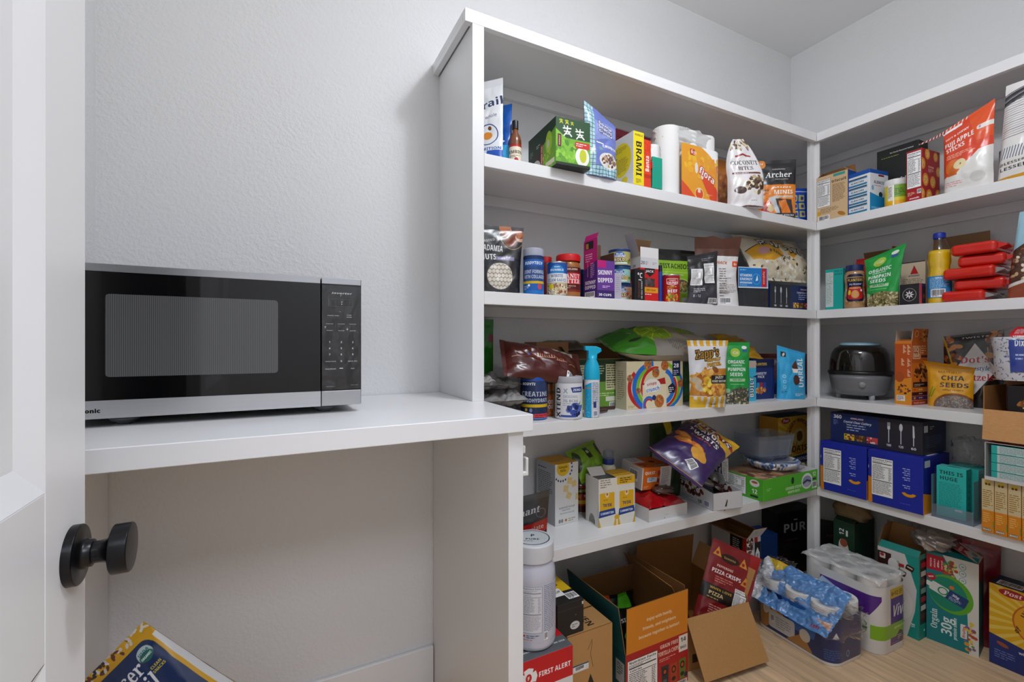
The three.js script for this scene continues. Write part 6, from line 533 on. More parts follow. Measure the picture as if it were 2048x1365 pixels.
// two-bottle mayonnaise carton, printed upside down, open at the top on one side
{
  const t = thing('mayonnaise_carton', 'white and yellow two-bottle mayonnaise sleeve standing upside down', 'box', [1.1, S4, 0.236], -5), w = 0.158, h = 0.172, d = 0.086, th = 0.0016;
  const one = (g, x, w2, h) => { R(g, '#e7e3d8', x, 0, w2, h); RR(g, '#e6b21e', x + w2 * 0.1, h * 0.3, w2 * 0.8, h * 0.42, 4); for (const e of [-1, 1]) P(g, '#e0ab1c', x + w2 / 2 + e * w2 * 0.5, h * 0.74, x + w2 / 2 + e * w2 * 0.5, h, x + w2 / 2 + e * w2 * 0.34, h); C(g, '#efe0b8', x + w2 / 2, h * 0.34, 8, 10); C(g, '#d0702a', x + w2 / 2, h * 0.33, 4, 5); T(g, 'REAL', x + w2 / 2, h * 0.55, 15, '#16306e', { w: w2 * 0.5, r: 180 }); tx(g, x + w2 * 0.3, h * 0.44, w2 * 0.4, 1, 6, '#9a7a14'); P(g, '#1c3f8e', x + w2 * 0.08, h * 0.66, x + w2 * 0.92, h * 0.63, x + w2 * 0.96, h * 0.76, x + w2 * 0.04, h * 0.8); T(g, "HELLMANN'S", x + w2 / 2, h * 0.715, 11, '#fff', { w: w2 * 0.72, r: 178 }); };
  const p = prints({ f: [w, h, (g, W, H) => { R(g, '#e9e6de', 0, 0, W, H); one(g, 0, W * 0.48, H); one(g, W * 0.52, W * 0.48, H); tx(g, W * 0.06, H * 0.03, W * 0.3, 4, 8, '#8a8478'); R(g, '#e2b01c', W * 0.5, 0, W * 0.5, H * 0.16); tx(g, W * 0.58, H * 0.03, W * 0.36, 3, 7, '#3a3416'); C(g, '#e0ab1c', W * 0.5, H * 0.82, 11, 8); }], s: [0.006, 0.006, fill('#e4e2dd')], t: [w * 0.52, d, (g, W, H) => { fill('#e0ac1c')(g, W, H); T(g, 'REAL MAYONNAISE', W * 0.5, H * 0.55, 9, '#2a2a20', { w: W * 0.8, r: 180 }); T(g, 'SQUEEZE BOTTLE', W * 0.5, H * 0.78, 9, '#2a2a20', { w: W * 0.8, r: 180 }); }] }), m = printMat(p.sheet, 'card');
  const sh = new THREE.Shape([[0, 0], [d, 0], [d, h], [0, h]].map((a) => new THREE.Vector2(...a))), hole = new THREE.Path(); hole.absellipse(d * 0.5, 0.004, 0.022, 0.034, 0, Math.PI, false); sh.holes.push(hole);
  const sideG = new THREE.ExtrudeGeometry(sh, { depth: th, bevelEnabled: false, curveSegments: 20 }); sideG.setAttribute('uv', new THREE.Float32BufferAttribute(new Array(sideG.attributes.position.count).fill([p.s[0], p.s[1]]).flat(), 2));
  mesh('side_panel', sideG.clone().rotateY(Math.PI / 2).translate(-w / 2, 0, 0), m, t); mesh('side_panel', sideG.clone().rotateY(Math.PI / 2).translate(w / 2 - th, 0, 0), m, t);
  mesh('front_panel', panelGeo(w, h, th, p.f, p.s, p.s).translate(0, h / 2, -th / 2), m, t); mesh('back_panel', panelGeo(w, h, th, p.s, p.s, p.s).translate(0, h / 2, -d + th / 2), m, t);
  mesh('top_flap', panelGeo(w * 0.52, d, th, p.t, p.s, p.s).rotateX(-Math.PI / 2).translate(w * 0.235, h + 0.002, -d / 2), m, t);
  mesh('loose_flap', panelGeo(w * 0.4, 0.04, th, p.s, p.s, p.s).rotateX(-0.9).translate(-w * 0.26, h + 0.008, -d + 0.012), m, t);
  jar('mayonnaise_bottle', 'squeeze bottle with a clear cap and blue collar behind the mayonnaise sleeve', 'bottle', { at: [1.157, S4, 0.118], r: 0.031, h: 0.17, base: 0xe9e2c8, prof: [[0, 0], [0.029, 0], [0.031, 0.004], [0.031, 0.15], [0.027, 0.175], [0.02, 0.19], [0, 0.191]], lid: [[0.0215, 0.188], [0.022, 0.19], [0.022, 0.207], [0.0205, 0.209], [0, 0.209]], lidColor: 0x1d3f8e });
  const cap = mesh('clear_cap', lathe([[0.0205, 0.209], [0.0205, 0.236], [0.018, 0.241], [0, 0.241]], 32), filmSoft, scene.getObjectByName('mayonnaise_bottle'));
}
{ // white carton tray with glossy red film
  const t = openCarton('candy_tray', 'low white carton tray covered with torn glossy red film', 'box', { at: [1.314, S4, 0.275], size: [0.196, 0.052, 0.13], base: '#dcdad8', inner: '#cfccca', heights: { f: 0.045, l: 0.05, r: 0.05 }, f: (g, w, h) => { R(g, '#dfdddb', 0, 0, w, h); tx(g, w * 0.4, h * 0.6, w * 0.2, 1, 5, '#b0aeac'); C(g, '#3a4a8a', w * 0.4, h * 0.86, 2); }, l: (g, w, h) => { R(g, '#d8d5d3', 0, 0, w, h); C(g, '#b5382a', w * 0.3, h * 0.5, 13, 10); } });
  const g = new THREE.PlaneGeometry(0.19, 0.13, 30, 22).rotateX(-Math.PI / 2), a = g.attributes.position; for (let i = 0; i < a.count; i++) { const x = a.getX(i), z = a.getZ(i), e = Math.max(Math.abs(x) / 0.095, Math.abs(z) / 0.065); a.setY(i, 0.05 + 0.03 * (1 - Math.pow(e, 3)) + 0.012 * nz(x * 20, z * 20, 3) + 0.006 * Math.abs(nz(x * 50, z * 40, 7)) - z * 0.12); } g.computeVertexNormals();
  mesh('red_film', g.translate(0, 0, -0.065), phys(0xb0121a, 0.16, { clearcoat: 1, side: THREE.DoubleSide }), t);
}
{ // wafer packet lying on the red film, torn open
  const g = crumple(0.036, 0.011, 0.024, 0.3, 8.2, 26); const m = tag(mesh('candy_wrapper', g, phys(0x5a4036, 0.3, { clearcoat: 0.6 })), 'crumpled brown wrapper lying on the red film', 'wrapper'); m.position.set(1.33, S4 + 0.083, 0.228); m.rotation.y = -0.3;
}
carton('bar_box', 'orange and white protein bar box resting on the red tray', 'box', { at: [1.325, S4 + 0.088, 0.2], yaw: -2, tilt: [4, -2], size: [0.148, 0.088, 0.125], base: '#dedad6', f: (g, w, h) => { R(g, '#e2701c', 0, 0, w * 0.6, h); R(g, '#e4e2e2', w * 0.6, 0, w * 0.4, h); R(g, '#f0ece8', 0, 0, 5, h); T(g, 'QUEST', w * 0.26, h * 0.26, 15, '#fff', { w: w * 0.34 }); RR(g, '#cfe0f0', w * 0.18, h * 0.46, w * 0.32, h * 0.2, 3); tx(g, w * 0.22, h * 0.5, w * 0.24, 2, 6, '#3a6aa8'); C(g, '#a82a1a', w * 0.56, h * 0.3, 7, 12); C(g, '#8a2418', w * 0.55, h * 0.62, 6, 9); C(g, '#6a2a18', w * 0.5, h * 0.84, 9, 6); tx(g, w * 0.66, h * 0.08, w * 0.28, 14, 4.4, '#8a8a90'); tx(g, w * 0.08, h * 0.82, w * 0.2, 2, 5, '#f6c89a'); }, t: (g, w, h) => { R(g, '#e2701c', 0, 0, w, h); R(g, '#dcd8d8', 0, 0, w * 0.45, h * 0.5); T(g, 'QUEST', w * 0.66, h * 0.85, 13, '#fff', { w: w * 0.4, r: 180, k: '#222', kw: 3 }); C(g, '#4a2010', w * 0.66, h * 0.5, 14, 11); FOOD(g, w * 0.2, h * 0.7, w * 0.16, h * 0.2, ['#7a3a1a', '#a82a1a'], 9, 7, 2); tx(g, w * 0.08, h * 0.08, w * 0.34, 6, 7, '#77777c'); }, l: (g, w, h) => { R(g, '#d8d4d0', 0, 0, w, h); BC(g, w * 0.4, h * 0.2, w * 0.4, h * 0.5); } });
// tall-backed display carton of wrapped bars
{
  const t = thing('display_carton', 'white display carton with navy lettering and chocolate ball print', 'box', [1.594, S4, 0.314], -10), w = 0.142, d = 0.235, hf = 0.068, hb = 0.19, th = 0.0018;
  const p = prints({ l: [d, hb, (g, W, H) => { fill('#dcdde2')(g, W, H); T(g, 'nutri', W * 0.32, H * 0.35, 52, '#2a2d4a', { w: W * 0.46, k: '#f0f0f4', kw: 4 }); T(g, '3G', W * 0.68, H * 0.4, 36, '#2a2d4a', { w: W * 0.22 }); tx(g, W * 0.12, H * 0.52, W * 0.3, 3, 9, '#6a6c8a'); tx(g, W * 0.62, H * 0.54, W * 0.2, 2, 8, '#3a3d5a'); FOOD(g, W * 0.42, H * 0.72, W * 0.34, H * 0.1, ['#4a2018', '#6a3022', '#efe9e4', '#8a4a38', '#f6f2f0'], 60, 10, 4, 0, 1); BC(g, W * 0.62, H * 0.86, 26, 22); BC(g, W * 0.78, H * 0.84, 30, 26, '#2a2d6a'); tx(g, W * 0.2, H * 0.9, W * 0.36, 2, 6, '#9a9cae'); } ], f: [w, hf, (g, W, H) => { fill('#d8d9dc')(g, W, H); T(g, 'X', W * 0.45, H * 0.5, 20, '#c4c5c8'); P(g, '#2a2a2c', W * 0.4, H * 0.8, W * 0.48, H * 0.42, W * 0.5, H * 0.48, W * 0.46, H * 0.82); } ], s: [0.006, 0.006, fill('#d2d3d6')] }), m = printMat(p.sheet, 'card');
  const side = (x, reg) => { const sh = new THREE.Shape([[0, 0], [d, 0], [d, hf], [d * 0.62, hf + 0.012], [d * 0.34, hb], [0, hb]].map((a) => new THREE.Vector2(...a))), g = new THREE.ExtrudeGeometry(sh, { depth: th, bevelEnabled: false }), a = g.attributes.position, uv = g.attributes.uv; for (let i = 0; i < a.count; i++) uv.setXY(i, a.getX(i) / d, a.getY(i) / hb); setUV(uv, 0, uv.count, reg); return g.rotateY(-Math.PI / 2).translate(x, 0, -d); };
  mesh('side_panel', side(-w / 2 + th, p.l), m, t); mesh('side_panel', side(w / 2, p.l), m, t); mesh('front_panel', panelGeo(w, hf, th, p.f, p.s, p.s).translate(0, hf / 2, -th / 2), m, t); mesh('back_panel', panelGeo(w, hb, th, p.s, p.s, p.s).translate(0, hb / 2, -d + th / 2), m, t); mesh('bottom_panel', panelGeo(w, d, th, p.s, p.s, p.s).rotateX(-Math.PI / 2).translate(0, th / 2, -d / 2), m, t);
  const bm = phys(0x9a948e, 0.2, { metalness: 0.4 }), bb = phys(0x3f2016, 0.22, { clearcoat: 0.7 }); [[-0.03, 0.028, -0.06, 0.3, bm], [0.03, 0.03, -0.075, -0.4, bb], [0.02, 0.075, -0.12, 0.2, bb], [-0.02, 0.085, -0.13, 0.7, bm], [0.035, 0.11, -0.15, -0.3, bm]].forEach(([x, y, z, r, mm], i) => { const b = tag(mesh('snack_bar', crumple(0.022, 0.012, 0.055, 0.16, i * 3.1 + 1, 18), mm), ['silver wrapped bar at the left front of the display carton', 'brown wrapped bar at the right front of the display carton', 'brown wrapped bar in the middle of the display carton', 'silver wrapped bar tilted at the back of the display carton', 'silver wrapped bar at the back right of the display carton'][i], 'snack bar', 'wrapped bars in the display carton'); const q = new THREE.Vector3(x, y - 0.012, z).applyEuler(new THREE.Euler(0, -10 * Math.PI / 180, 0)).add(t.position); b.position.copy(q); b.rotation.set(0.5, r, 0); });
}
bag('snack_bag', 'grey foil bag standing between the protein bar box and the display carton', 'bag', { at: [1.445, S4, 0.1], yaw: -10, size: [0.085, 0.2, 0.04], base: '#8f8c90', wrinkle: 2, f: (g, w, h) => { R(g, '#98959a', 0, 0, w, h); tx(g, w * 0.3, h * 0.3, w * 0.5, 8, 8, '#77747a'); } });
bag('chip_bag', 'purple and yellow corn snack bag lying across the display carton', 'bag', { at: [1.3, S4 + 0.2, 0.31], basis: { r: [0.42, -0.5, 0.76], u: [0.94, 0.22, -0.3] }, size: [0.225, 0.4, 0.085], kind: 'pillow', seal: 0.05, base: '#3a2460', wrinkle: 1.8, f: (g, w, h) => {
  R(g, '#38225e', 0, 0, w, h); P(g, '#e8b62c', 0, 0, w, 0, w, h * 0.36, w * 0.6, h * 0.34, 0, h * 0.22); C(g, '#b52a1c', w * 0.5, h * 0.17, w * 0.5, h * 0.09, 0.12); T(g, 'FRITOS', w * 0.5, h * 0.17, 54, '#fff', { w: w * 0.86, r: 6, k: '#3a0f0a', kw: 9 }); T(g, 'FLAVOR', w * 0.5, h * 0.32, 26, '#f2efe8', { w: w * 0.56, r: 4, k: '#16101c', kw: 6 }); T(g, 'TWISTS', w * 0.5, h * 0.4, 30, '#f2efe8', { w: w * 0.64, r: 4, k: '#16101c', kw: 6 }); T(g, 'HONEY BBQ', w * 0.5, h * 0.47, 14, '#e8722a', { w: w * 0.4, r: 4 }); for (const [x, y, r] of [[0.22, 0.56, 0.3], [0.3, 0.64, -0.2], [0.58, 0.62, 0.4]]) { C(g, '#d8752a', w * x, h * y, 38, 20, r); C(g, '#eda84a', w * x + 4, h * y - 4, 26, 11, r); } C(g, '#e3a43a', w * 0.66, h * 0.7, 40, 28, 0.5); C(g, '#c23a1c', w * 0.66, h * 0.84, 18, 12); g.save(); g.translate(w * 0.62, h * 0.78); g.rotate(0.5); BC(g, 0, 0, 44, 36); g.restore(); R(g, '#caa24a', 0, h * 0.95, w, 4); } });
bag('snack_bag', 'dark green bag with a yellow patch behind the purple corn snack bag', 'bag', { at: [1.49, S4, 0.09], size: [0.19, 0.335, 0.05], base: '#22351a', f: (g, w, h) => { R(g, '#2a421e', 0, 0, w, h); P(g, '#d8c02a', w * 0.4, 0, w * 0.62, h * 0.02, w * 0.66, h * 0.2, w * 0.48, h * 0.2); } });
carton('snack_box', 'white box edge with small print between the display carton and the green rice box', 'box', { at: [1.755, S4, 0.17], yaw: -10, size: [0.05, 0.15, 0.12], base: '#cdc9c6', f: (g, w, h) => { R(g, '#d2cfcc', 0, 0, w, h); R(g, '#2a2422', 0, 0, w * 0.3, h); tx(g, w * 0.4, h * 0.1, w * 0.5, 14, 7, '#777'); } });
carton('rice_box', 'flat bright green rice box numbered 12 at the shelf edge', 'box', { at: [1.987, S4, 0.327], size: [0.384, 0.092, 0.2], base: '#4fb52a', f: (g, w, h) => { R(g, '#56bb2a', 0, 0, w, h); C(g, '#17301a', w * 0.52, h * 0.32, 10, 15); T(g, 'COOKED STICKY', w * 0.54, h * 0.64, 15, '#eaf4e0', { w: w * 0.3 }); T(g, 'WHITE RICE', w * 0.54, h * 0.82, 14, '#eaf4e0', { w: w * 0.22 }); C(g, '#e6eee2', w * 0.79, h * 0.48, 40, 34); C(g, '#8fa0b0', w * 0.79, h * 0.5, 33, 25); P(g, '#2a3440', w * 0.71, h * 0.52, w * 0.79, h * 0.4, w * 0.87, h * 0.5, w * 0.86, h * 0.56, w * 0.79, h * 0.48, w * 0.72, h * 0.6); C(g, '#b8b0c0', w * 0.79, h * 0.66, 22, 10); T(g, '12', w * 0.93, h * 0.22, 24, '#eef6e8', { w: 24 }); R(g, '#16301a', w * 0.895, h * 0.4, 28, 9); BC(g, w * 0.89, h * 0.56, 34, 30); tx(g, w * 0.06, h * 0.45, w * 0.1, 2, 6, '#bfe6a8'); }, l: (g, w, h) => { R(g, '#4db028', 0, 0, w, h); NF(g, w * 0.08, h * 0.08, w * 0.52, h * 0.8); R(g, '#e6eae4', w * 0.1, h * 0.1, w * 0.26, h * 0.76); tx(g, w * 0.12, h * 0.14, w * 0.22, 10, 6, '#777'); C(g, '#eceae6', w * 0.8, h * 0.26, 22, 15); C(g, '#b55a4a', w * 0.8, h * 0.22, 14, 5); T(g, '12', w * 0.8, h * 0.62, 26, '#f2f8ee', { w: 26 }); RR(g, '#16301a', w * 0.7, h * 0.8, 36, 9, 3); }, t: (g, w, h) => { R(g, '#8a6a52', 0, 0, w, h); R(g, '#54b82a', w * 0.72, 0, w * 0.28, h * 0.3); FOOD(g, w * 0.2, h * 0.7, w * 0.3, h * 0.35, ['#9a6a44', '#6a4630', '#c9a27a'], 26, 22, 4); C(g, '#d8d2ce', w * 0.55, h * 0.6, 60, 36); C(g, '#b8aeb0', w * 0.7, h * 0.3, 60, 30); P(g, '#d4cfd2', w * 0.5, h * 0.2, w, h * 0.4, w, h, w * 0.7, h); } });
{ // foil wrapped plates on the rice box
  const t = thing('paper_plate_pack', 'clear-wrapped stack of blue patterned paper plates on the green rice box', 'paper plates', [2.02, S4 + 0.0925, 0.215]), p = prints({ f: [0.6, 0.04, (g, w, h) => { fill('#d4d8de')(g, w, h); FOOD(g, w / 2, h / 2, w / 2, h / 2, ['#3f6fb8', '#e8ecf2', '#8fb0d8', '#f4f6f8', '#3a4a6a'], 260, 7, 4); }] });
  const g = lathe([[0, 0.002], [0.075, 0.002], [0.1, 0.012], [0.112, 0.03], [0.113, 0.038], [0.108, 0.04], [0.09, 0.026], [0, 0.024]], 56), uv = g.attributes.uv; setUV(uv, 0, uv.count, p.f); mesh('plate_stack', g, printMat(p.sheet, 'gloss'), t); mesh('clear_wrap', crumple(0.118, 0.022, 0.118, 0.09, 2.7, 40), film, t);
}
[[2.0, 0.14, 0.0, 0.2, 0.09], [2.04, 0.15, 0.03, 0.19, 0.085]].forEach(([x, y, z, w, h], i) => { // clear clamshell boxes with ribbed sides
  const t = thing('clear_clamshell', ['upper clear plastic clamshell on the wrapped plates', 'lower clear plastic clamshell nested on the wrapped plates'][1 - i], 'container', [x, S4 + y - 0.012 - i * 0.002 + (i ? 0 : 0.03), 0.19 - z], -8);
  const ring = (a, b, y0, y1) => { const n = 96, pos = [], idx = []; for (let j = 0; j <= 4; j++) for (let k = 0; k <= n; k++) { const th = k / n * Math.PI * 2, s = (q) => Math.sign(q) * Math.pow(Math.abs(q), 0.4), v = j / 4, sc = 1 + 0.14 * v + 0.012 * (k % 2); pos.push(s(Math.cos(th)) * a * sc, y0 + (y1 - y0) * v, s(Math.sin(th)) * b * sc); } for (let j = 0; j < 4; j++) for (let k = 0; k < n; k++) { const q = j * (n + 1) + k; idx.push(q, q + n + 1, q + 1, q + 1, q + n + 1, q + n + 2); } const g = new THREE.BufferGeometry(); g.setAttribute('position', new THREE.Float32BufferAttribute(pos, 3)); g.setIndex(idx); g.computeVertexNormals(); return g; };
  mesh('ribbed_wall', ring(w / 2, 0.075, 0.0, h), filmSoft, t); mesh('base', new THREE.BoxGeometry(w * 0.96, 0.001, 0.14), filmSoft, t);
});
const cerealArt = (g, w, h) => { R(g, '#e8b41c', 0, 0, w, h); for (let i = 0; i < 30; i++) { const a = i * 0.21; P(g, '#f0cf5a', w * 0.5, h * 0.36, w * 0.5 + Math.cos(a) * w, h * 0.36 + Math.sin(a) * w, w * 0.5 + Math.cos(a + 0.09) * w, h * 0.36 + Math.sin(a + 0.09) * w); } C(g, '#c9661c', w * 0.56, h * 0.36, w * 0.36, h * 0.3); C(g, '#e9a81f', w * 0.56, h * 0.36, w * 0.345, h * 0.285); C(g, '#f2d674', w * 0.56, h * 0.37, w * 0.17, h * 0.15); arcText(g, 'HONEY BUNCHES', w * 0.56, h * 0.36, w * 0.27, -78, 70, 25, '#3a2210'); T(g, 'of', w * 0.24, h * 0.48, 20, '#3a2210', { i: 1, r: -60 }); T(g, 'OATS', w * 0.58, h * 0.57, 40, '#3a2210', { w: w * 0.44 }); C(g, '#9a5a22', w * 0.58, h * 0.36, 24, 26); for (let i = 0; i < 5; i++) Ln(g, '#5a3010', 2.4, w * 0.5, h * 0.3 + i * 9, w * 0.66, h * 0.29 + i * 9); Ln(g, '#c9862a', 7, w * 0.5, h * 0.44, w * 0.5, h * 0.52); C(g, '#b81c22', w * 0.2, h * 0.07, 34, 14); T(g, 'Post', w * 0.2, h * 0.07, 20, '#fff', { w: 46, i: 1, f: 'serif' }); P(g, '#1b2f74', 0, h * 0.62, w * 0.4, h * 0.7, w, h * 0.66, w, h, 0, h); T(g, 'with', w * 0.3, h * 0.74, 13, '#f0f0f4'); T(g, 'ALMONDS', w * 0.62, h * 0.755, 25, '#f6f6f8', { w: w * 0.48 }); FOOD(g, w * 0.6, h * 0.9, w * 0.26, h * 0.09, ['#d8973a', '#e8bd6a', '#b5702a', '#f2e0b4', '#c9882f'], 60, 10, 4); C(g, '#9a5030', w * 0.12, h * 0.72, 16, 7, 0.3); tx(g, w * 0.05, h * 0.8, w * 0.2, 4, 8, '#6f80b8'); };
carton('cereal_box', 'yellow and navy cereal box at the back corner behind the clamshells', 'box', { at: [2.352, S4, 0.13], size: [0.3, 0.292, 0.1], base: '#e0a81c', t: '#1c2a5c', l: '#c48a1c', r: '#c98f20', f: cerealArt });
// ---------- fourth shelf, right wall ----------
const macArt = (g, w, h) => { R(g, '#1a2ba6', 0, 0, w, h); P(g, '#e0871c', 0, h * 0.5, w * 0.07, h * 0.52, w * 0.09, h, 0, h); R(g, '#c9cbd0', 0, h * 0.3, 4, 12); NF(g, w * 0.07, h * 0.14, w * 0.4, h * 0.7); for (const y of [0.24, 0.4, 0.54]) for (let i = 0; i < (y < 0.3 ? 4 : 2); i++) { const k = 0.24 - (i % 2) * 0.06; tx(g, w * (0.76 - k / 2), h * y + i * 8, w * k, 1, 8, '#b8c4f0', i + 2); } O(g, '#e8a01c', 11, w * 0.75, h * 0.66, 18, 12, 0.2, 2.9); O(g, '#8a3a10', 1.6, w * 0.75, h * 0.66, 24, 18, 0.2, 2.9); tx(g, w * 0.6, h * 0.87, w * 0.32, 1, 5, '#5a6ad0'); };
const macTop = (g, w, h) => { R(g, '#1a2a9c', 0, 0, w, h); RR(g, '#3f74d0', w * 0.1, h * 0.3, w * 0.3, h * 0.4, 4); P(g, '#e0871c', w * 0.42, h * 0.2, w * 0.62, h * 0.3, w * 0.56, h * 0.8, w * 0.42, h * 0.7); R(g, '#d9dce4', w * 0.7, h * 0.3, w * 0.24, h * 0.4); };
[[0.419, 2.201, 0], [0.609, 2.199, 0]].forEach(([z, x], i) => carton('macaroni_box', ['royal blue macaroni box next to the corner post under the cutlery box', 'royal blue macaroni box with an orange corner in the middle of the shelf'][i], 'box', { at: [x, S4, z], yaw: -90, size: [0.184, 0.218, 0.22], base: '#16249a', f: macArt, t: macTop, group: 'royal blue macaroni boxes', r: (g, w, h) => { R(g, '#142290', 0, 0, w, h); P(g, '#e0911f', 0, h * 0.62, w * 0.3, h * 0.68, w * 0.3, h, 0, h); RR(g, '#c8d0e0', w * 0.05, h * 0.06, w * 0.2, h * 0.12, 3); tx(g, w * 0.4, h * 0.2, w * 0.5, 5, 8, '#5a6ad0'); } }));
carton('cutlery_box', 'long navy cutlery box numbered 360 lying on the macaroni boxes', 'box', { at: [2.24, S4 + 0.219, 0.516], yaw: -90, size: [0.334, 0.13, 0.2], base: '#16285c', f: (g, w, h) => cutleryFace(g, w, h, false), r: (g, w, h) => { R(g, '#17264f', 0, 0, w, h); R(g, '#2a2730', 0, 0, w * 0.5, h); R(g, '#e2e4ea', w * 0.06, h * 0.12, w * 0.16, h * 0.2); tx(g, w * 0.3, h * 0.16, w * 0.2, 2, 8, '#c8d0e4'); tx(g, w * 0.15, h * 0.45, w * 0.7, 6, 8, '#3f4f80'); }, t: '#121b3a' });
{ // clear tray with a tall aqua box
  const t = thing('clear_tray', 'clear plastic tray around the aqua box with bold lettering', 'tray', [2.222, S4, 0.776], -90), w = 0.12, h = 0.16, d = 0.22;
  mesh('tray_wall', mergeGeometries([bx(-w / 2, w / 2, 0, 0.05, -0.001, 0), bx(-w / 2, -w / 2 + 0.001, 0, h, -d, 0), bx(w / 2 - 0.001, w / 2, 0, h, -d, 0), bx(-w / 2, w / 2, 0, h, -d, -d + 0.001), bx(-w / 2, w / 2, 0, 0.001, -d, 0)]), filmSoft, t);
  carton('bar_box', 'aqua box with bold dark lettering inside the clear tray', 'box', { at: [2.25, S4 + 0.002, 0.764], yaw: -88, size: [0.085, 0.19, 0.05], base: '#27bdb4', f: (g, w, h) => { R(g, '#2ac4ba', 0, 0, w, h); T(g, 'THIS IS', w * 0.5, h * 0.12, 19, '#17433f', { w: w * 0.78 }); T(g, 'HUGE', w * 0.42, h * 0.23, 19, '#17433f', { w: w * 0.6 }); tx(g, w * 0.1, h * 0.32, w * 0.78, 18, 5, '#1a8a82'); R(g, '#e2f2f0', w * 0.62, h * 0.8, 20, 8); }, r: (g, w, h) => { R(g, '#1fa89f', 0, 0, w, h); for (let i = 0; i < 6; i++) C(g, '#137a72', w * 0.5, h * (0.2 + i * 0.12), 6, 8); }, t: (g, w, h) => { R(g, '#5ac9c0', 0, 0, w, h); C(g, '#2a8f88', w * 0.5, h * 0.5, 20, 12); } });
  for (let i = 0; i < 2; i++) carton('bar_box', ['aqua box standing behind the bold lettered one in the clear tray', 'rearmost aqua box in the clear tray'][i], 'box', { at: [2.31 + i * 0.055, S4 + 0.002, 0.776], yaw: -90, size: [0.09, 0.186, 0.05], base: '#1fa89f', group: 'aqua boxes in the clear tray', f: fill('#26b4ab'), r: (g, w, h) => { R(g, '#8fc4c0', 0, 0, w, h); tx(g, w * 0.15, h * 0.1, w * 0.7, 16, 8, '#3a8a84'); } });
  const fl = tag(mesh('plastic_wrap', crumple(0.05, 0.055, 0.04, 0.25, 4.4, 30), film), 'crumpled clear plastic wrap above the aqua box', 'plastic wrap'); fl.position.set(2.36, S4 + 0.19, 0.775);
}
// white tray of flat aqua packets over the orange cartons
for (let i = 0; i < 5; i++) carton('cracker_carton', ['leftmost slim orange and cream carton in the row', 'second slim orange and cream carton from the left', 'third slim orange and cream carton from the left', 'fourth slim orange and cream carton from the left', 'slim orange and cream carton at the right end of the row'][i], 'box', { at: [2.201, S4, 0.8785 + i * 0.0325], yaw: -90, size: [0.0315, 0.184, 0.15], base: '#d98a1c', group: 'slim orange cartons in a row', f: (g, w, h) => { R(g, '#d9c79a', 0, 0, w, h); R(g, '#e08a1a', 0, h * 0.58, w, h * 0.45); C(g, '#e2c02a', w * 0.5, h * 0.07, 8, 7); C(g, '#6a4a1a', w * 0.38, h * 0.09, 3, 4); C(g, '#6a4a1a', w * 0.62, h * 0.09, 3, 4); tx(g, w * 0.12, h * 0.2, w * 0.76, 9, 7, '#a87a2a'); tx(g, w * 0.15, h * 0.63, w * 0.6, 5, 7, '#f2be6a'); P(g, '#6a9a3a', w * 0.88, h * 0.78, w, h * 0.74, w, h * 0.92, w * 0.9, h * 0.9); T(g, 'BAKED', w * 0.45, h * 0.94, 9, '#fff', { w: w * 0.6, k: '#4a4038', kw: 3 }); } });
{
  const y = S4 + 0.187, t = openCarton('packet_tray', 'white carton tray of flat aqua packets lying on the orange cartons', 'tray', { at: [2.186, y, 0.985], yaw: -90, size: [0.22, 0.128, 0.17], base: '#d9d9d6', inner: '#cfcfcc', heights: { f: 0.012, l: 0.128, b: 0.128, r: 0.128 }, flaps: { b: [0.165, -90, 'tp'] }, extra: { tp: [0.22, 0.165, (g, w, h) => { fill('#9a2c22')(g, w, h); FOOD(g, w * 0.5, h * 0.5, w * 0.5, h * 0.5, ['#b5402a', '#5a7a2a', '#7a1c18', '#c97a3a'], 60, 14, 3); }] } });
  for (let i = 0; i < 4; i++) carton('drink_packet_box', ['lowest flat aqua packet box in the white tray', 'second lowest flat aqua packet box in the white tray', 'second highest flat aqua packet box in the white tray', 'highest flat aqua packet box in the white tray'][i], 'box', { at: [2.19, y + 0.0025 + i * 0.0298, 0.99], yaw: -90, size: [0.2, 0.029, 0.15], base: '#1fa79f', group: 'flat aqua boxes in the white tray', f: (g, w, h) => { R(g, '#c4d8d6', 0, 0, w, h); R(g, '#2ab4ac', 0, 0, w * 0.08, h); R(g, '#2ab4ac', 0, h * 0.9, w, h * 0.1); tx(g, w * 0.11, h * 0.12, w * 0.36, 6, 4, '#7f9a98'); tx(g, w * 0.5, h * 0.12, w * 0.46, 6, 4, '#7f9a98', 4); Ln(g, '#4a6a68', 1, w * 0.485, 0, w * 0.485, h); } });
}
// ---------- floor, below the back wall shelf ----------
carton('alarm_box', 'red and white safety device box on the floor beside the counter support', 'box', { at: [0.656, 0, 0.47], size: [0.178, 0.324, 0.14], base: '#d6d6d4', f: (g, w, h) => { R(g, '#e2e2e0', 0, 0, w, h); R(g, '#c8141c', 0, 0, w, h * 0.26); g.save(); g.translate(w * 0.2, h * 0.15); for (let i = 0; i < 4; i++) { g.rotate(Math.PI / 2); P(g, '#f2f2f0', -9, 0, -15, -22, 0, -27, 15, -22, 9, 0); } g.restore(); C(g, '#c8141c', w * 0.2, h * 0.15, 9, 11); T(g, 'F', w * 0.2, h * 0.152, 14, '#fff'); T(g, 'FIRST ALERT', w * 0.66, h * 0.15, 19, '#fff', { w: w * 0.58 }); T(g, 'EXTINTOR DE', w * 0.56, h * 0.34, 20, '#a81820', { w: w * 0.7 }); T(g, 'USOS PESADOS', w * 0.58, h * 0.43, 20, '#a81820', { w: w * 0.78 }); }, t: (g, w, h) => { R(g, '#c8141c', 0, 0, w, h); R(g, '#5c6064', 0, h * 0.62, w, h * 0.38); T(g, 'EXTINGUISHER · MADE IN USA', w * 0.5, h * 0.78, 8, '#e0e0e0', { w: w * 0.9 }); } });
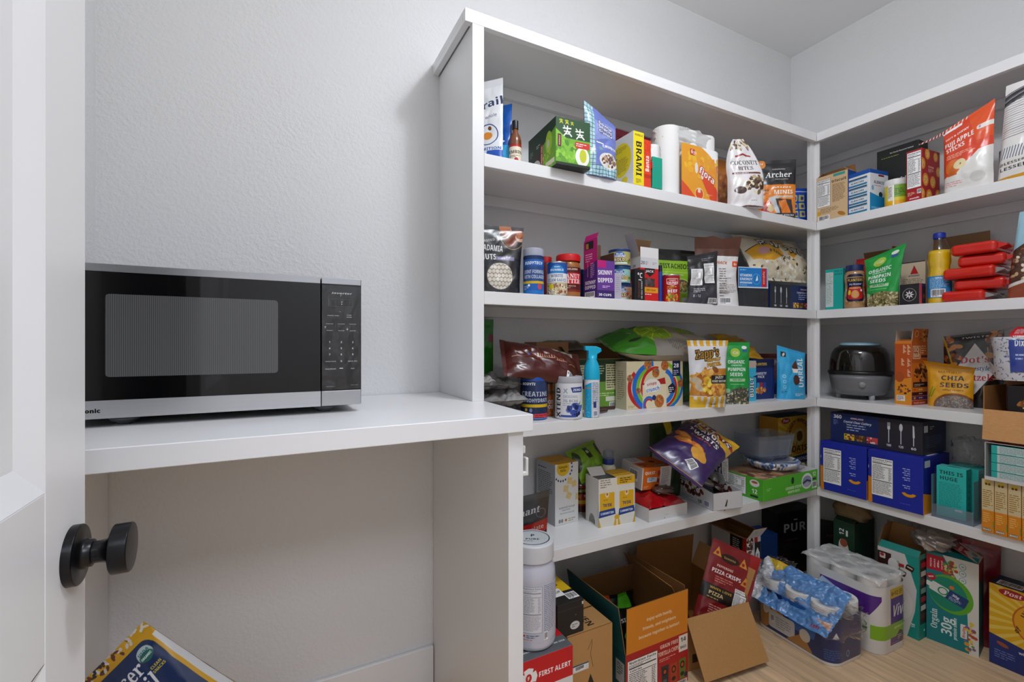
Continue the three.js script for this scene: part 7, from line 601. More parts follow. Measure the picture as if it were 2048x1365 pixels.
jar('protein_tub', 'tall white protein powder tub standing on the red and white box', 'tub', { at: [0.658, 0.3245, 0.392], r: 0.0665, h: 0.235, yaw: -30, body: phys(0xc9cad6, 0.22, { clearcoat: 0.6 }), prof: [[0, 0], [0.058, 0], [0.064, 0.004], [0.0665, 0.014], [0.0665, 0.19], [0.0645, 0.212], [0.056, 0.234], [0.053, 0.24], [0, 0.24]], lid: [[0.0605, 0.238], [0.0615, 0.24], [0.0615, 0.282], [0.058, 0.289], [0, 0.289]], lidColor: 0xd4d5d8, lidArt: [0.05, (g, w, h) => { fill('#d4d5d8')(g, w, h); C(g, '#c9cfd0', w / 2, h / 2, w * 0.48); O(g, '#1c4048', 3, w / 2, h / 2, w * 0.47); T(g, 'P', w * 0.5, h * 0.36, 22, '#1a2a2e'); T(g, 'PURE', w * 0.5, h * 0.6, 14, '#1a2a2e', { w: w * 0.4 }); tx(g, w * 0.25, h * 0.72, w * 0.5, 1, 6, '#4a5a5e'); }], art: [0.03, 0.185, (g, w, h) => { fill('#c4c6d4')(g, w, h); NF(g, w * 0.43, h * 0.04, w * 0.135, h * 0.8); R(g, 'rgba(196,198,212,0.6)', w * 0.43, h * 0.04, w * 0.135, h * 0.8); tx(g, w * 0.58, h * 0.03, w * 0.1, 26, 5, '#7a7f96'); R(g, '#b8413a', w * 0.435, h * 0.88, 7, 5); tx(g, w * 0.46, h * 0.88, w * 0.1, 2, 5, '#3a4a6a'); tx(g, w * 0.435, h * 0.95, w * 0.12, 1, 6, '#c98a6a'); BC(g, w * 0.58, h * 0.84, w * 0.03, h * 0.14); }] });
carton('storage_box', 'plain brown carton on the floor at the back by the counter side', 'box', { at: [0.64, 0, 0.29], size: [0.17, 0.36, 0.2], base: '#9a6c40' });
bag('chocolate_pouch', 'black pouch with a red band standing behind the white protein tub', 'pouch', { at: [0.688, 0.361, 0.25], yaw: -24, size: [0.175, 0.355, 0.07], base: '#232326', seal: 0.04, warp: (q, u, v) => { q.z += v * v * 0.095; q.y += v * v * 0.02 * u; }, f: (g, w, h) => { R(g, '#2a2a2d', 0, 0, w, h); R(g, '#3c3c40', 0, 0, w, h * 0.06); T(g, 'Duchant', w * 0.5, h * 0.17, 30, '#d4d2ce', { w: w * 0.66, i: 1, f: 'serif', r: -8 }); tx(g, w * 0.12, h * 0.24, w * 0.6, 1, 7, '#8a8884'); O(g, '#77757a', 2, w * 0.86, h * 0.19, 14); P(g, '#b81c20', 0, h * 0.33, w, h * 0.25, w, h * 0.36, 0, h * 0.44); T(g, 'Belgian Chocolate', w * 0.5, h * 0.345, 19, '#f0e4dc', { w: w * 0.86, n: 1, r: -8 }); } });
openCarton('oven_box', 'tall kraft cardboard box printed OVEN on its top', 'box', { at: [0.862, 0, 0.395], size: [0.17, 0.29, 0.22], base: '#b98a54', inner: '#8a6238', th: 0.003, flaps: { f: [0.1, -90.5, 'to'], b: [0.112, -90, 'to2'] }, extra: { to: [0.17, 0.1, (g, w, h) => { fill('#bd8e58')(g, w, h); T(g, 'OVEN', w * 0.6, h * 0.42, 34, '#1c1c1c', { w: h * 0.86, r: 90 }); }], to2: [0.17, 0.112, fill('#b98a54')] }, f: (g, w, h) => { R(g, '#bf9059', 0, 0, w, h); const r = rnd(4); for (let i = 0; i < 160; i++) R(g, '#b98952', r() * w, r() * h, 10, 0.6); R(g, '#e4e6e8', w * 0.12, h * 0.32, w * 0.34, h * 0.075); R(g, '#2a4a6a', w * 0.12, h * 0.32, w * 0.34, 4); BC(g, w * 0.16, h * 0.335, w * 0.22, h * 0.045); Ln(g, '#2c2418', 1.2, w * 0.54, h * 0.12, w * 0.5, h * 0.26, w * 0.56, h * 0.4); Ln(g, '#2c2418', 1.2, w * 0.54, h * 0.1, w * 0.44, h * 0.2); P(g, '#151515', w * 0.5, h * 0.46, w * 0.68, h * 0.72, w * 0.5, h * 0.98, w * 0.32, h * 0.72); T(g, 'UP', w * 0.5, h * 0.7, 22, '#bf9059', { w: w * 0.2 }); } });
carton('coffee_box', 'black coffee box with a yellow and white top on the kraft oven box', 'box', { at: [0.792, 0.2935, 0.39], yaw: 0, size: [0.096, 0.098, 0.17], base: '#141415', f: (g, w, h) => { R(g, '#161618', 0, 0, w, h); R(g, '#3a3a3c', 0, h * 0.2, w, 1.5); C(g, '#d4d4d0', w * 0.66, h * 0.74, 17, 12); tx(g, w * 0.54, h * 0.7, w * 0.24, 2, 6, '#777'); R(g, '#cfcfcb', w * 0.92, h * 0.08, 6, 9); tx(g, w * 0.66, h * 0.42, w * 0.1, 1, 5, '#777'); }, t: (g, w, h) => { R(g, '#1a1a1a', 0, 0, w, h); R(g, '#e0b81c', 0, 0, w, h * 0.62); P(g, '#7a3a1c', w * 0.2, h * 0.3, w * 0.6, h * 0.2, w * 0.7, h * 0.4, w * 0.3, h * 0.5); RR(g, '#f2f2ee', w * 0.1, h * 0.5, w * 0.5, h * 0.25, 6); T(g, 'K-CUP', w * 0.36, h * 0.62, 15, '#222', { w: w * 0.4, r: -10 }); BC(g, w * 0.56, h * 0.7, w * 0.4, h * 0.2); } });
// big display carton of chip bags: teal sides, orange front flap over a red printed front
openCarton('chip_carton', 'large open carton with teal sides and an orange upright front flap', 'box', { at: [1.137, 0, 0.4], size: [0.278, 0.172, 0.3], base: '#10555a', inner: '#8a6238', th: 0.003, flaps: { f: [0.148, 1, 'ff', 'i'], l: [0.16, 10, 'fl'], r: [0.16, -3, 'fl'], b: [0.13, -16, 'fl'] }, extra: { ff: [0.278, 0.148, (g, w, h) => { fill('#e28a1c')(g, w, h); ['Enjoy with family,', 'friends, and neighbors', 'because together is better!'].forEach((s, i) => T(g, s, w * 0.52, h * (0.38 + i * 0.17), 14, '#fbe6c2', { w: w * [0.42, 0.54, 0.66][i] })); }], fl: [0.3, 0.16, fill('#115a5e')] }, f: (g, w, h) => { R(g, '#b8191c', 0, 0, w, h); NF(g, w * 0.03, h * 0.14, w * 0.46, h * 1.1); T(g, 'GRAIN FREE', w * 0.68, h * 0.12, 17, '#f6e4d0', { w: w * 0.3 }); T(g, 'TORTILLA CHIPS', w * 0.67, h * 0.25, 19, '#f6e4d0', { w: w * 0.34 }); tx(g, w * 0.52, h * 0.35, w * 0.3, 2, 6, '#f2c0b0'); R(g, '#efe9e2', w * 0.84, h * 0.04, w * 0.15, h * 0.32); T(g, '14', w * 0.915, h * 0.13, 20, '#2a2020', { w: 26 }); T(g, 'BAGS', w * 0.915, h * 0.28, 13, '#2a2020', { w: 28 }); [['#2a3034', '#5a6064'], ['#b5441c', '#2a1c18'], ['#6a7a2a', '#1c2412']].forEach((c, i) => { const x = w * (0.55 + i * 0.145), y = h * (0.52 - (i === 1 ? 0 : 0.02)); P(g, c[0], x, y, x + w * 0.12, y, x + w * 0.115, y + h * 0.4, x + 4, y + h * 0.4); C(g, '#1a1412', x + w * 0.06, y + h * 0.12, 10, 12); C(g, '#c9521c', x + w * 0.06, y + h * 0.12, 6, 7); C(g, c[1], x + w * 0.06, y + h * 0.3, 9, 7); }); C(g, '#1c2c4a', w * 0.54, h * 0.93, 9); C(g, '#1c2c4a', w * 0.96, h * 0.84, 8); BC(g, w * 0.74, h * 0.92, w * 0.24, h * 0.1); }, l: (g, w, h) => { R(g, '#0f5257', 0, 0, w, h); R(g, '#b9c0c0', w * 0.84, h * 0.2, w * 0.14, h * 0.4); tx(g, w * 0.86, h * 0.25, w * 0.1, 5, 8, '#33474a'); } });
[['#15171a', '#c9481c', -0.06, 0.2, 'black and orange chip bag inside the teal carton', 1], ['#0f1211', '#4fae1f', 0.05, 0.2, 'black and lime chip bag inside the teal carton', 2], ['#141618', '#2a3a4a', 0.0, 0.09, 'black chip bag deeper inside the teal carton', 3]].forEach(([c, e, dx, z, lab, i]) => bag('chip_bag', lab, 'bag', { at: [1.13 + dx, 0.006, z], yaw: -14 + i * 9, size: [0.13, 0.235 - i * 0.012, 0.07], kind: 'stand', base: c, tilt: [-10, i * 5 - 10], f: (g, w, h) => { R(g, c, 0, 0, w, h); P(g, e, w * 0.1, 0, w * 0.7, 0, w * 0.8, h * 0.26, w * 0.2, h * 0.2); T(g, 'SIETE', w * 0.5, h * 0.4, 18, '#d8d8d4', { w: w * 0.5 }); C(g, e, w * 0.5, h * 0.66, 26, 20); } }));
// second carton behind it: kraft inside with a big flap folded down
openCarton('kraft_carton', 'open kraft carton with a large front flap folded down to the floor', 'box', { at: [1.45, 0, 0.385], yaw: -6, size: [0.3, 0.21, 0.3], base: '#b58650', inner: '#9a6a38', th: 0.003, heights: { f: 0.19, r: 0.21, l: 0.21, b: 0.21 }, flaps: { f: [0.19, 152, 'ff', 'ff'], r: [0.1, 26, 'ff', 'ff'], b: [0.13, -6], l: [0.12, 30] }, extra: { ff: [0.3, 0.19, (g, w, h) => { fill('#c1915a')(g, w, h); const r = rnd(9); for (let i = 0; i < 500; i++) C(g, r() > 0.5 ? '#c99a63' : '#b98850', r() * w, r() * h, 3, 0.8, r() * 3); }] }, f: (g, w, h) => { R(g, '#b58650', 0, 0, w, h); R(g, '#3a2a18', w * 0.1, h * 0.7, w * 0.12, h * 0.16); } });
bag('pizza_crisp_bag', 'dark red pizza crisps pouch leaning in the kraft carton', 'pouch', { at: [1.478, 0.09, 0.352], yaw: -24, size: [0.2, 0.31, 0.055], base: '#7a1216', seal: 0.03, tilt: [-16, -24], f: (g, w, h) => { R(g, '#86161a', 0, 0, w, h); R(g, '#a81c1f', w * 0.8, 0, w * 0.2, h); C(g, '#2a1512', w * 0.4, h * 0.17, 38, 16); T(g, 'Sonoma', w * 0.4, h * 0.17, 12, '#c9a24a', { w: 50 }); T(g, 'PEPPERONI', w * 0.34, h * 0.29, 12, '#f0dcd0', { w: w * 0.34 }); T(g, 'PIZZA CRISPS', w * 0.4, h * 0.355, 19, '#fff', { w: w * 0.6 }); tx(g, w * 0.2, h * 0.41, w * 0.4, 3, 8, '#d88a7a'); for (const [x, y] of [[0.68, 0.16], [0.86, 0.24], [0.78, 0.36], [0.14, 0.14], [0.3, 0.92]]) { P(g, '#d89a3a', w * x, h * y - 22, w * x + 18, h * y + 14, w * x - 16, h * y + 12); C(g, '#a8281a', w * x, h * y + 2, 6); } R(g, '#1c1412', 0, h * 0.52, w * 0.8, h * 0.17); T(g, 'WHEN LOVE', w * 0.36, h * 0.555, 11, '#e2b23a', { w: w * 0.44 }); T(g, 'PIZZA', w * 0.28, h * 0.615, 18, '#f2dca0', { w: w * 0.3 }); tx(g, w * 0.12, h * 0.66, w * 0.4, 1, 8, '#d8b46a'); NF(g, w * 0.62, h * 0.46, w * 0.24, h * 0.34); tx(g, w * 0.2, h * 0.74, w * 0.4, 4, 8, '#e0a898'); C(g, '#2a5ab0', w * 0.5, h * 0.8, 7, 10); BC(g, w * 0.44, h * 0.9, w * 0.4, h * 0.085); } });
bag('pizza_crisp_bag', 'dark red pouch lying deep inside the kraft carton', 'pouch', { at: [1.395, 0.006, 0.27], yaw: 6, size: [0.15, 0.21, 0.06], base: '#5f1014', tilt: [-14, 8], f: (g, w, h) => { R(g, '#6a1216', 0, 0, w, h); FOOD(g, w * 0.5, h * 0.3, w * 0.4, h * 0.2, ['#c98a3a', '#8a2a1a'], 10, 14, 3); } });
// tall open bar carton
openCarton('bar_carton', 'tall open white and black bar carton numbered 25 on the floor', 'box', { at: [1.858, 0, 0.24], yaw: -6, size: [0.082, 0.325, 0.2], base: '#d4d2cf', inner: '#9a6c3e', flaps: { f: [0.062, 34, 'ff', 'ff'], l: [0.05, 70], b: [0.065, -12], r: [0.05, -40] }, extra: { ff: [0.082, 0.062, (g, w, h) => { fill('#d9d6d2')(g, w, h); tx(g, w * 0.3, h * 0.3, w * 0.3, 3, 6, '#b0a89a'); }] }, f: (g, w, h) => { R(g, '#dad8d5', 0, 0, w, h); R(g, '#b81c1f', w * 0.55, 0, w * 0.22, h * 0.07); R(g, '#141314', w * 0.56, h * 0.07, w * 0.42, h * 0.3); P(g, '#f2f0ee', w * 0.62, h * 0.22, w * 0.76, h * 0.14, w * 0.92, h * 0.22, w * 0.92, h * 0.32, w * 0.76, h * 0.36, w * 0.62, h * 0.32); T(g, 'BAR', w * 0.77, h * 0.26, 14, '#141314', { w: w * 0.26, r: 90 }); FOOD(g, w * 0.22, h * 0.1, w * 0.2, h * 0.1, ['#5a2a18', '#8a4a2a', '#efe6dc', '#3a1a10'], 26, 8, 4); T(g, 'KIND', w * 0.4, h * 0.1, 20, '#141314', { r: 90, w: h * 0.14 }); T(g, '25', w * 0.2, h * 0.45, 14, '#3a3a3c', { r: 90 }); tx(g, w * 0.14, h * 0.52, w * 0.14, 14, 8, '#9a9a9c'); R(g, '#141314', w * 0.6, h * 0.4, w * 0.16, h * 0.4); C(g, '#6aa04a', w * 0.3, h * 0.7, 5, 8); }, l: (g, w, h) => { R(g, '#8a1b1c', 0, 0, w, h); R(g, '#c9c7c4', 0, 0, w * 0.55, h * 0.34); R(g, '#151415', w * 0.55, 0, w * 0.34, h * 0.4); R(g, '#b81c1f', w * 0.89, 0, w * 0.11, h); tx(g, w * 0.62, h * 0.06, w * 0.2, 6, 9, '#d8d4d0'); FOOD(g, w * 0.5, h * 0.7, w * 0.4, h * 0.24, ['#5a2a18', '#a85a3a', '#e8dccb', '#3a1a10'], 60, 11, 4); } });
carton('blue_box', 'blue box lying at the back beneath the shelf beside the black filter box', 'box', { at: [2.07, 0, 0.15], yaw: -8, size: [0.16, 0.26, 0.11], base: '#1c4a9a', t: (g, w, h) => { R(g, '#1f52a8', 0, 0, w, h); C(g, '#c9b25a', w * 0.16, h * 0.5, 12, 9); C(g, '#c9b25a', w * 0.3, h * 0.3, 9, 7); }, f: '#1b4690' });
carton('filter_box', 'black box with large white letters in the floor corner', 'box', { at: [2.375, 0, 0.12], yaw: -8, size: [0.26, 0.32, 0.1], base: '#121214', f: (g, w, h) => { R(g, '#141416', 0, 0, w, h); T(g, 'PUR', w * 0.42, h * 0.26, 60, '#c9cbd2', { w: w * 0.6 }); R(g, '#c9cbd2', w * 0.4, h * 0.13, 26, 6); tx(g, w * 0.2, h * 0.44, w * 0.6, 1, 7, '#a85a4a'); tx(g, w * 0.14, h * 0.5, w * 0.7, 4, 8, '#3a3a40'); } });
// toilet paper pack: rows of rolls in torn blue film
{
  const t = thing('toilet_paper_pack', 'torn blue and white pack of toilet rolls with a puppy picture', 'toilet paper', [1.89, 0, 0.45], -90 - 3), W = 0.31, D = 0.2;
  for (let j = 0; j < 2; j++) for (let i = 0; i < 3; i++) for (let k = 0; k < 2; k++) if (k === 0 || i !== 9) rollInto(t, 'toilet_roll', -0.102 + i * 0.102, 0.004 + k * 0.101, j ? -0.05 : 0.05, 0.0485, 0.1);
  const p = prints({ f: [0.98, 0.19, (g, w, h) => { fill('#1b2f6e')(g, w, h); R(g, '#e9e7e3', 0, h * 0.93, w, h * 0.08); const x0 = w * 0.3, W2 = w * 0.32; P(g, '#2a6cc0', x0 + W2 * 0.4, 0, x0 + W2 * 1.1, 0, x0 + W2 * 1.0, h * 0.6, x0 + W2 * 0.6, h * 0.6); P(g, '#c08844', x0 - 8, h * 0.1, x0 + W2 * 0.3, h * 0.04, x0 + W2 * 0.46, h * 0.5, x0 + W2 * 0.1, h * 0.92, x0 - 10, h * 0.92); C(g, '#e6dccb', x0 + W2 * 0.12, h * 0.4, 22, 40, 0.3); C(g, '#c08844', x0 + W2 * 0.14, h * 0.2, 34, 26, -0.3); C(g, '#1a1412', x0 + W2 * 0.2, h * 0.24, 6, 7); C(g, '#e8b98a', x0 + W2 * 0.28, h * 0.44, 14, 20, 0.4); RR(g, '#d9dbdf', x0 + W2 * 0.16, h * 0.46, W2 * 0.5, h * 0.4, 12); BC(g, x0 + W2 * 0.2, h * 0.55, 20, 34); tx(g, x0 + W2 * 0.3, h * 0.56, W2 * 0.3, 5, 10, '#9a9ca2'); P(g, '#c08844', x0 + W2 * 0.5, h * 0.92, x0 + W2 * 0.8, h * 0.6, x0 + W2 * 0.98, h * 0.92); C(g, '#e2dccf', x0 + W2 * 0.84, h * 0.62, 30, 26); tx(g, x0 + W2 * 1.16, h * 0.66, W2 * 0.3, 5, 9, '#3a64a8'); P(g, '#e4e8f0', x0 + W2 * 1.28, h * 0.42, x0 + W2 * 1.34, h * 0.28, x0 + W2 * 1.4, h * 0.42); O(g, '#6ab0e8', 3.5, x0 + W2 * 1.62, h * 0.78, 11, 12); }] });
  mesh('printed_wrapper', bandGeo(W + 0.006, D + 0.006, 0.05, 0.001, 0.17, 0.16, 0.86, p.f, 0.008), printMat(p.sheet, 'foil'), t);
  const q = prints({ f: [0.3, 0.16, (g, w, h) => { fill('#6397d3')(g, w, h); R(g, '#e8ecf2', 0, 0, w * 0.16, h); P(g, '#e6bf1e', w * 0.02, 0, w * 0.3, 0, w * 0.2, h * 0.25); P(g, '#e3b49a', w * 0.82, h * 0.76, w * 0.98, h * 0.7, w * 0.98, h * 0.86); T(g, 'soft', w * 0.84, h * 0.9, 16, '#b52a3a'); }] });
  const g = new THREE.PlaneGeometry(0.33, 0.19, 80, 50), a = g.attributes.position; for (let i = 0; i < a.count; i++) { const x = a.getX(i), y = a.getY(i); a.setZ(i, 0.026 * Math.abs(nz(x * 22, y * 26, 2)) + 0.018 * nz(x * 9, y * 9, 5) + 0.012 * Math.abs(nz(x * 52, y * 46, 8)) + 0.005 * Math.abs(nz(x * 110, y * 100, 3))); } g.computeVertexNormals(); setUV(g.attributes.uv, 0, g.attributes.uv.count, q.f);
  mesh('torn_blue_film', g.rotateX(-0.85).translate(0, 0.185, 0.072), printMat(q.sheet, 'foil'), t);
  mesh('torn_clear_film', crumple(0.165, 0.026, 0.08, 0.3, 7.7, 44, false).translate(0, 0.178, 0.04), film, t); mesh('torn_clear_film', crumple(0.05, 0.05, 0.1, 0.3, 2.2, 30, false).translate(0.135, 0.1, 0.02), film, t); mesh('torn_clear_film', crumple(0.05, 0.03, 0.08, 0.3, 9.2, 30, false).translate(-0.12, 0.2, 0.02), film, t);
}
{ // kitchen roll pack
  const t = thing('paper_towel_pack', 'six-roll paper towel pack with purple and lime bands on the floor', 'paper towels', [2.108, 0, 0.5], -2), W = 0.196, D = 0.296;
  for (let j = 0; j < 3; j++) for (let i = 0; i < 2; i++) rollInto(t, 'paper_roll', -0.048 + i * 0.096, 0.003, -0.098 + j * 0.098, 0.0475, 0.276);
  const p = prints({ f: [0.86, 0.262, (g, w, h) => { fill('#e6e4e2')(g, w, h); const S = (x, ww) => { R(g, '#54208a', x, h * 0.02, ww, h * 0.52); P(g, '#e6e4e2', x, 0, x + ww * 0.1, 0, x + ww * 0.2, h * 0.3, x, h * 0.46); }; R(g, '#54208a', w * 0.06, h * 0.14, w * 0.36, h * 0.3); P(g, '#e6e4e2', w * 0.34, h * 0.5, w * 0.45, h * 0.1, w * 0.5, h, w * 0.34, h); R(g, '#54208a', w * 0.5, h * 0.06, w * 0.2, h * 0.84); R(g, '#e3b41c', w * 0.495, h * 0.06, w * 0.15, h * 0.14); T(g, '6=12', w * 0.545, h * 0.135, 22, '#241a2a', { w: w * 0.075 }); tx(g, w * 0.595, h * 0.1, w * 0.045, 3, 7, '#4a3a10'); RR(g, '#cfc8d8', w * 0.652, h * 0.06, w * 0.04, h * 0.1, 2); T(g, 'Viva', w * 0.6, h * 0.4, 62, '#f4f2f6', { w: w * 0.17, i: 1 }); R(g, '#86c01e', w * 0.36, h * 0.58, w * 0.4, h * 0.21); T(g, 'Signature Cloth', w * 0.6, h * 0.65, 13, '#e2f0c4', { w: w * 0.12 }); P(g, '#2c2440', w * 0.57, h * 0.78, w * 0.6, h * 0.71, w * 0.64, h * 0.74, w * 0.64, h * 0.84, w * 0.6, h * 0.88, w * 0.57, h * 0.84); tx(g, w * 0.58, h * 0.78, w * 0.05, 3, 7, '#d8d4e0'); Ln(g, '#cfc4e0', 1, w * 0.52, h * 0.88, w * 0.6, h * 0.87); }] });
  mesh('printed_wrapper', bandGeo(W + 0.004, D + 0.004, 0.05, 0.001, 0.252, 0.14, 0.8, p.f, 0.006), printMat(p.sheet, 'foil'), t);
  const g = new THREE.PlaneGeometry(W - 0.002, D - 0.002, 40, 50).rotateX(-Math.PI / 2), a = g.attributes.position; for (let i = 0; i < a.count; i++) { const x = a.getX(i), z = a.getZ(i); a.setY(i, 0.277 + 0.006 * nz(x * 30, z * 30, 3) + 0.004 * Math.abs(nz(x * 70, z * 60, 5)) + 0.004 - Math.max(0, Math.abs(x) / (W / 2) - 0.9) * 0.1 - Math.max(0, Math.abs(z) / (D / 2) - 0.93) * 0.12); } g.computeVertexNormals(); mesh('clear_wrap', g, frosted, t);
  const s = mesh('flyer', new THREE.PlaneGeometry(0.09, 0.14, 12, 12).rotateX(-1.2).translate(-0.1, 0.19, -0.02), std(0x9fb8d8, 0.4, { side: THREE.DoubleSide }), t); s.rotation.y = 0.3;
}
openCarton('shake_carton', 'opened tall dark green box numbered 12 with a brown paper bag on top', 'box', { at: [2.29, 0, 0.378], yaw: -90, size: [0.085, 0.365, 0.17], base: '#163422', inner: '#8f6a42', f: (g, w, h) => { R(g, '#1a3f2a', 0, 0, w, h); T(g, '12', w * 0.4, h * 0.13, 26, '#f0f0ea', { r: -90, w: 30 }); R(g, '#f0f0ea', w * 0.6, h * 0.1, 8, 26); C(g, '#e9e2d8', w * 0.5, h * 0.33, 20, 42, -0.15); C(g, '#a8583a', w * 0.5, h * 0.26, 15, 18); tx(g, w * 0.34, h * 0.34, w * 0.3, 4, 8, '#8a8478'); }, r: '#17382a', flaps: { f: [0.03, -60] } });
{ const m = tag(mesh('paper_bag', crumple(0.05, 0.045, 0.07, 0.2, 6.6, 26), std(0x8a7350, 0.9)), 'crumpled brown paper bag on the tall dark green box', 'bag'); m.position.set(2.36, 0.366, 0.378); }
carton('dark_box', 'low black box with faint red lettering behind the corner post on the floor', 'box', { at: [2.42, 0, 0.27], yaw: -60, size: [0.12, 0.29, 0.06], base: '#120d10', f: (g, w, h) => { R(g, '#140f12', 0, 0, w, h); T(g, 'LOVE', w * 0.5, h * 0.2, 16, '#a83a4a', { w: w * 0.5, n: 1 }); } });
openCarton('wafer_carton', 'tall white and teal carton with chocolate squares and torn brown top flaps', 'box', { at: [2.255, 0, 0.596], yaw: -90, size: [0.14, 0.335, 0.085], base: '#0f8a80', inner: '#8a6238', heights: { f: 0.325 }, flaps: { f: [0.03, -42], b: [0.085, -8], l: [0.085, -14] }, f: (g, w, h) => { R(g, '#dcdad7', 0, 0, w, h); R(g, '#9fa0a0', 0, 0, w, 3); R(g, '#3a1612', 0, h * 0.06, w * 0.34, h * 0.2); RR(g, '#e6e2de', w * 0.06, h * 0.08, 20, 22, 3); C(g, '#b82a2a', w * 0.12, h * 0.1, 7); C(g, '#eceae6', w * 0.38, h * 0.18, 16, 26); O(g, '#2a8a6a', 3, w * 0.42, h * 0.18, 18, 24, -1, 2); R(g, '#b82a2a', w * 0.52, h * 0.14, 18, 14); P(g, '#12998e', w * 0.66, 0, w, 0, w, h, w * 0.72, h, w * 0.9, h * 0.66, w * 0.94, h * 0.4); for (const [x, y] of [[0.78, 0.16], [0.6, 0.25], [0.3, 0.4], [0.5, 0.6]]) { g.save(); g.translate(w * x, h * y); g.rotate(0.3); RR(g, '#3a1a12', -13, -11, 26, 22, 4); R(g, '#e8e0d8', -9, -4, 18, 5); g.restore(); } C(g, '#e8e6e2', w * 0.56, h * 0.62, 40, 66); tx(g, w * 0.46, h * 0.5, w * 0.2, 14, 9, '#8a8a88'); P(g, '#b81f24', w * 0.44, h * 0.6, w * 0.52, h * 0.52, w * 0.6, h * 0.74, w * 0.44, h * 0.8); T(g, '18', w * 0.86, h * 0.84, 16, '#dff2ee', { r: -90 }); }, r: (g, w, h) => { R(g, '#0f8f84', 0, 0, w, h); R(g, '#2a1c1e', w * 0.1, h * 0.06, w * 0.7, h * 0.76); for (let i = 0; i < 7; i++) RR(g, ['#b8283a', '#d8d4d0', '#5a2a22', '#8fb0a8'][i % 4], w * 0.18, h * (0.1 + i * 0.1), w * 0.5, h * 0.06, 2); C(g, '#e6f4f0', w * 0.5, h * 0.9, 5); } });
{ const m = tag(mesh('foil_bag', crumple(0.075, 0.032, 0.06, 0.28, 3.9, 34), phys(0xb8b2b0, 0.15, { metalness: 0.55 })), 'crumpled silver foil bag stuffed under the lowest right shelf', 'bag'); m.position.set(2.37, 0.362, 0.66); m.rotation.set(0.1, 0.5, 0.12); }
bag('berry_bag', 'maroon foil bag under the lowest right shelf beside the silver foil', 'bag', { at: [2.44, 0, 0.74], yaw: -70, size: [0.2, 0.4, 0.08], base: '#6a1426', f: (g, w, h) => { R(g, '#7a182c', 0, 0, w, h); FOOD(g, w * 0.5, h * 0.1, w * 0.4, h * 0.08, ['#a82a40', '#4a0c18'], 14, 9, 3); } });
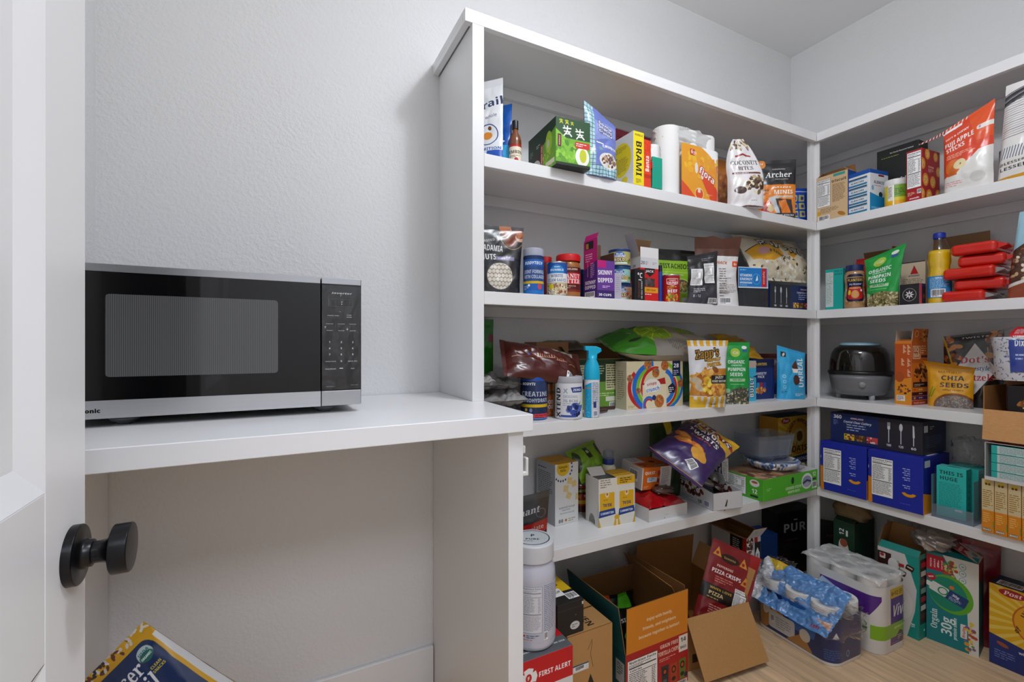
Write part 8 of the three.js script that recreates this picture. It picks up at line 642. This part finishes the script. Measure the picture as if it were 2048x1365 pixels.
openCarton('protein_carton', 'tall teal and red cereal shake carton with a raised pink flap', 'box', { at: [2.32, 0, 0.742], yaw: -80, size: [0.148, 0.348, 0.1], base: '#0f7f86', inner: '#8f6a42', flaps: { f: [0.03, -66], r: [0.075, -62, 'fr', 'fr'], l: [0.05, -40] }, extra: { fr: [0.1, 0.075, (g, w, h) => { fill('#cfc7bf')(g, w, h); P(g, '#a81c44', 0, 0, w * 0.9, 0, w * 0.7, h * 0.5, w * 0.4, h * 0.3, 0, h * 0.6); T(g, 'PROTEIN', w * 0.4, h * 0.2, 12, '#f2d8dc', { w: w * 0.6 }); R(g, '#8a9a9c', w * 0.5, h * 0.6, w * 0.3, h * 0.2); }] }, f: (g, w, h) => {
  R(g, '#0f8088', 0, 0, w, h); P(g, '#dcdcd6', w * 0.32, 0, w, 0, w, h, w * 0.82, h, w * 0.78, h * 0.5, w * 0.6, h * 0.24); R(g, '#b81c2e', 0, h * 0.03, w * 0.36, h * 0.17); for (let i = 0; i < 4; i++) T(g, ['PROTEIN', 'shake', '&', 'cereal'][i], w * (0.1 + i * 0.07), h * 0.12, 7, '#f6dada', { r: -90, w: h * 0.1 }); FOOD(g, w * 0.46, h * 0.15, w * 0.12, h * 0.1, ['#d8a13a', '#b84a2a', '#6a9a3a', '#e8d08a', '#8a3a5a'], 46, 5, 4, 0, 1); for (let i = 0; i < 3; i++) { O(g, '#4a9aa8', 1.6, w * 0.7, h * (0.08 + i * 0.075), 9, 11); T(g, String(30 - i * 10), w * 0.7, h * (0.08 + i * 0.075), 7, '#2a7a88'); } C(g, '#5fae2a', w * 0.47, h * 0.42, 62, 72, -0.35); C(g, '#0f8a70', w * 0.42, h * 0.42, 54, 62, -0.35); C(g, '#b81c2e', w * 0.1, h * 0.28, 14, 13); T(g, 'NEW', w * 0.1, h * 0.28, 8, '#fff', { w: 16, r: -20 }); g.save(); g.translate(w * 0.42, h * 0.42); g.rotate(0.36); RR(g, '#e4e6e2', -52, -18, 52, 36, 6); RR(g, '#1b3f7a', 0, -20, 56, 40, 4); R(g, '#eceeea', -66, -9, 16, 18); O(g, '#2a8a5a', 4, -14, 0, 13); T(g, '30g', 22, -6, 13, '#fff'); tx(g, 8, 4, 40, 3, 5, '#bcd4ea'); g.restore(); C(g, '#e8722a', w * 0.5, h * 0.34, 7); T(g, 'Orgain', w * 0.16, h * 0.74, 26, '#eaf6f4', { r: -90, w: h * 0.22, f: 'serif' }); T(g, '30g', w * 0.4, h * 0.78, 42, '#eaf6f4', { r: -90, w: h * 0.2 }); T(g, 'protein shake', w * 0.56, h * 0.78, 14, '#eaf6f4', { r: -90, w: h * 0.24 }); RR(g, '#e9e6e0', w * 0.66, h * 0.7, 18, 52, 3); T(g, 'fruity', w * 0.72, h * 0.78, 11, '#b81c2e', { r: -90, w: 42 }); FOOD(g, w * 0.84, h * 0.82, w * 0.1, h * 0.16, ['#d8a13a', '#b84a2a', '#6a9a3a', '#8a5aa0', '#e2c84a'], 26, 6, 4, 0, 1); }, r: (g, w, h) => { R(g, '#8a1422', 0, 0, w, h * 0.22); R(g, '#0c6a70', 0, h * 0.22, w, h); tx(g, w * 0.2, h * 0.3, w * 0.6, 16, 9, '#4aa0a4'); } });
carton('cereal_box', 'large yellow and navy cereal box on the floor at the right edge', 'box', { at: [2.345, 0, 0.99], yaw: -88, size: [0.3, 0.294, 0.11], base: '#d9a41c', t: (g, w, h) => { R(g, '#1a2448', 0, 0, w, h); BC(g, w * 0.05, h * 0.45, w * 0.22, h * 0.42); R(g, '#8a8f9c', w * 0.2, h * 0.1, w * 0.5, 5); C(g, '#a8402a', w * 0.5, h * 0.6, 18, 12); }, f: cerealArt });
// ---------- knee space ----------
bag('popcorn_bag', 'navy and gold popcorn bag on the floor under the counter behind the door', 'bag', { at: [0.078, 0.062, 0.24], basis: { r: [0.707, 0.7, 0.05], u: [-0.7, 0.707, -0.05] }, size: [0.168, 0.58, 0.08], base: '#d8a51e', seal: 0.03, kind: 'pillow', f: (g, w, h) => { R(g, '#dea81f', 0, 0, w, h); const r = rnd(11); for (let i = 0; i < 46; i++) C(g, ['#e8e6e4', '#d9d4d4', '#2c2a3a', '#6a3a2a'][i % 4], r() * w, r() * h * 0.035, 4 + r() * 3, 3, r() * 3); RR(g, '#17305e', w * 0.02, h * 0.05, w * 0.88, h * 0.7, 22); C(g, '#b8d0d0', w * 0.75, h * 0.092, 16, 16); C(g, '#1f6a5a', w * 0.75, h * 0.102, 14, 10); T(g, 'USDA', w * 0.75, h * 0.083, 8, '#174a66', { w: 22 }); T(g, 'ORGANIC', w * 0.75, h * 0.102, 7, '#fff', { w: 22 }); T(g, 'CLEAN', w * 0.74, h * 0.15, 9, '#e8d24a', { w: 26 }); T(g, 'SNACKS', w * 0.74, h * 0.168, 9, '#e8d24a', { w: 30 }); T(g, 'lesser', w * 0.34, h * 0.115, 44, '#eef0f2', { w: w * 0.56, i: 1, f: 'serif' }); T(g, 'evil', w * 0.42, h * 0.19, 52, '#eef0f2', { w: w * 0.42, i: 1, f: 'serif' }); R(g, '#e6e6e6', w * 0.94, h * 0.06, w * 0.06, h * 0.7); } });
renderer.render(scene, camera);
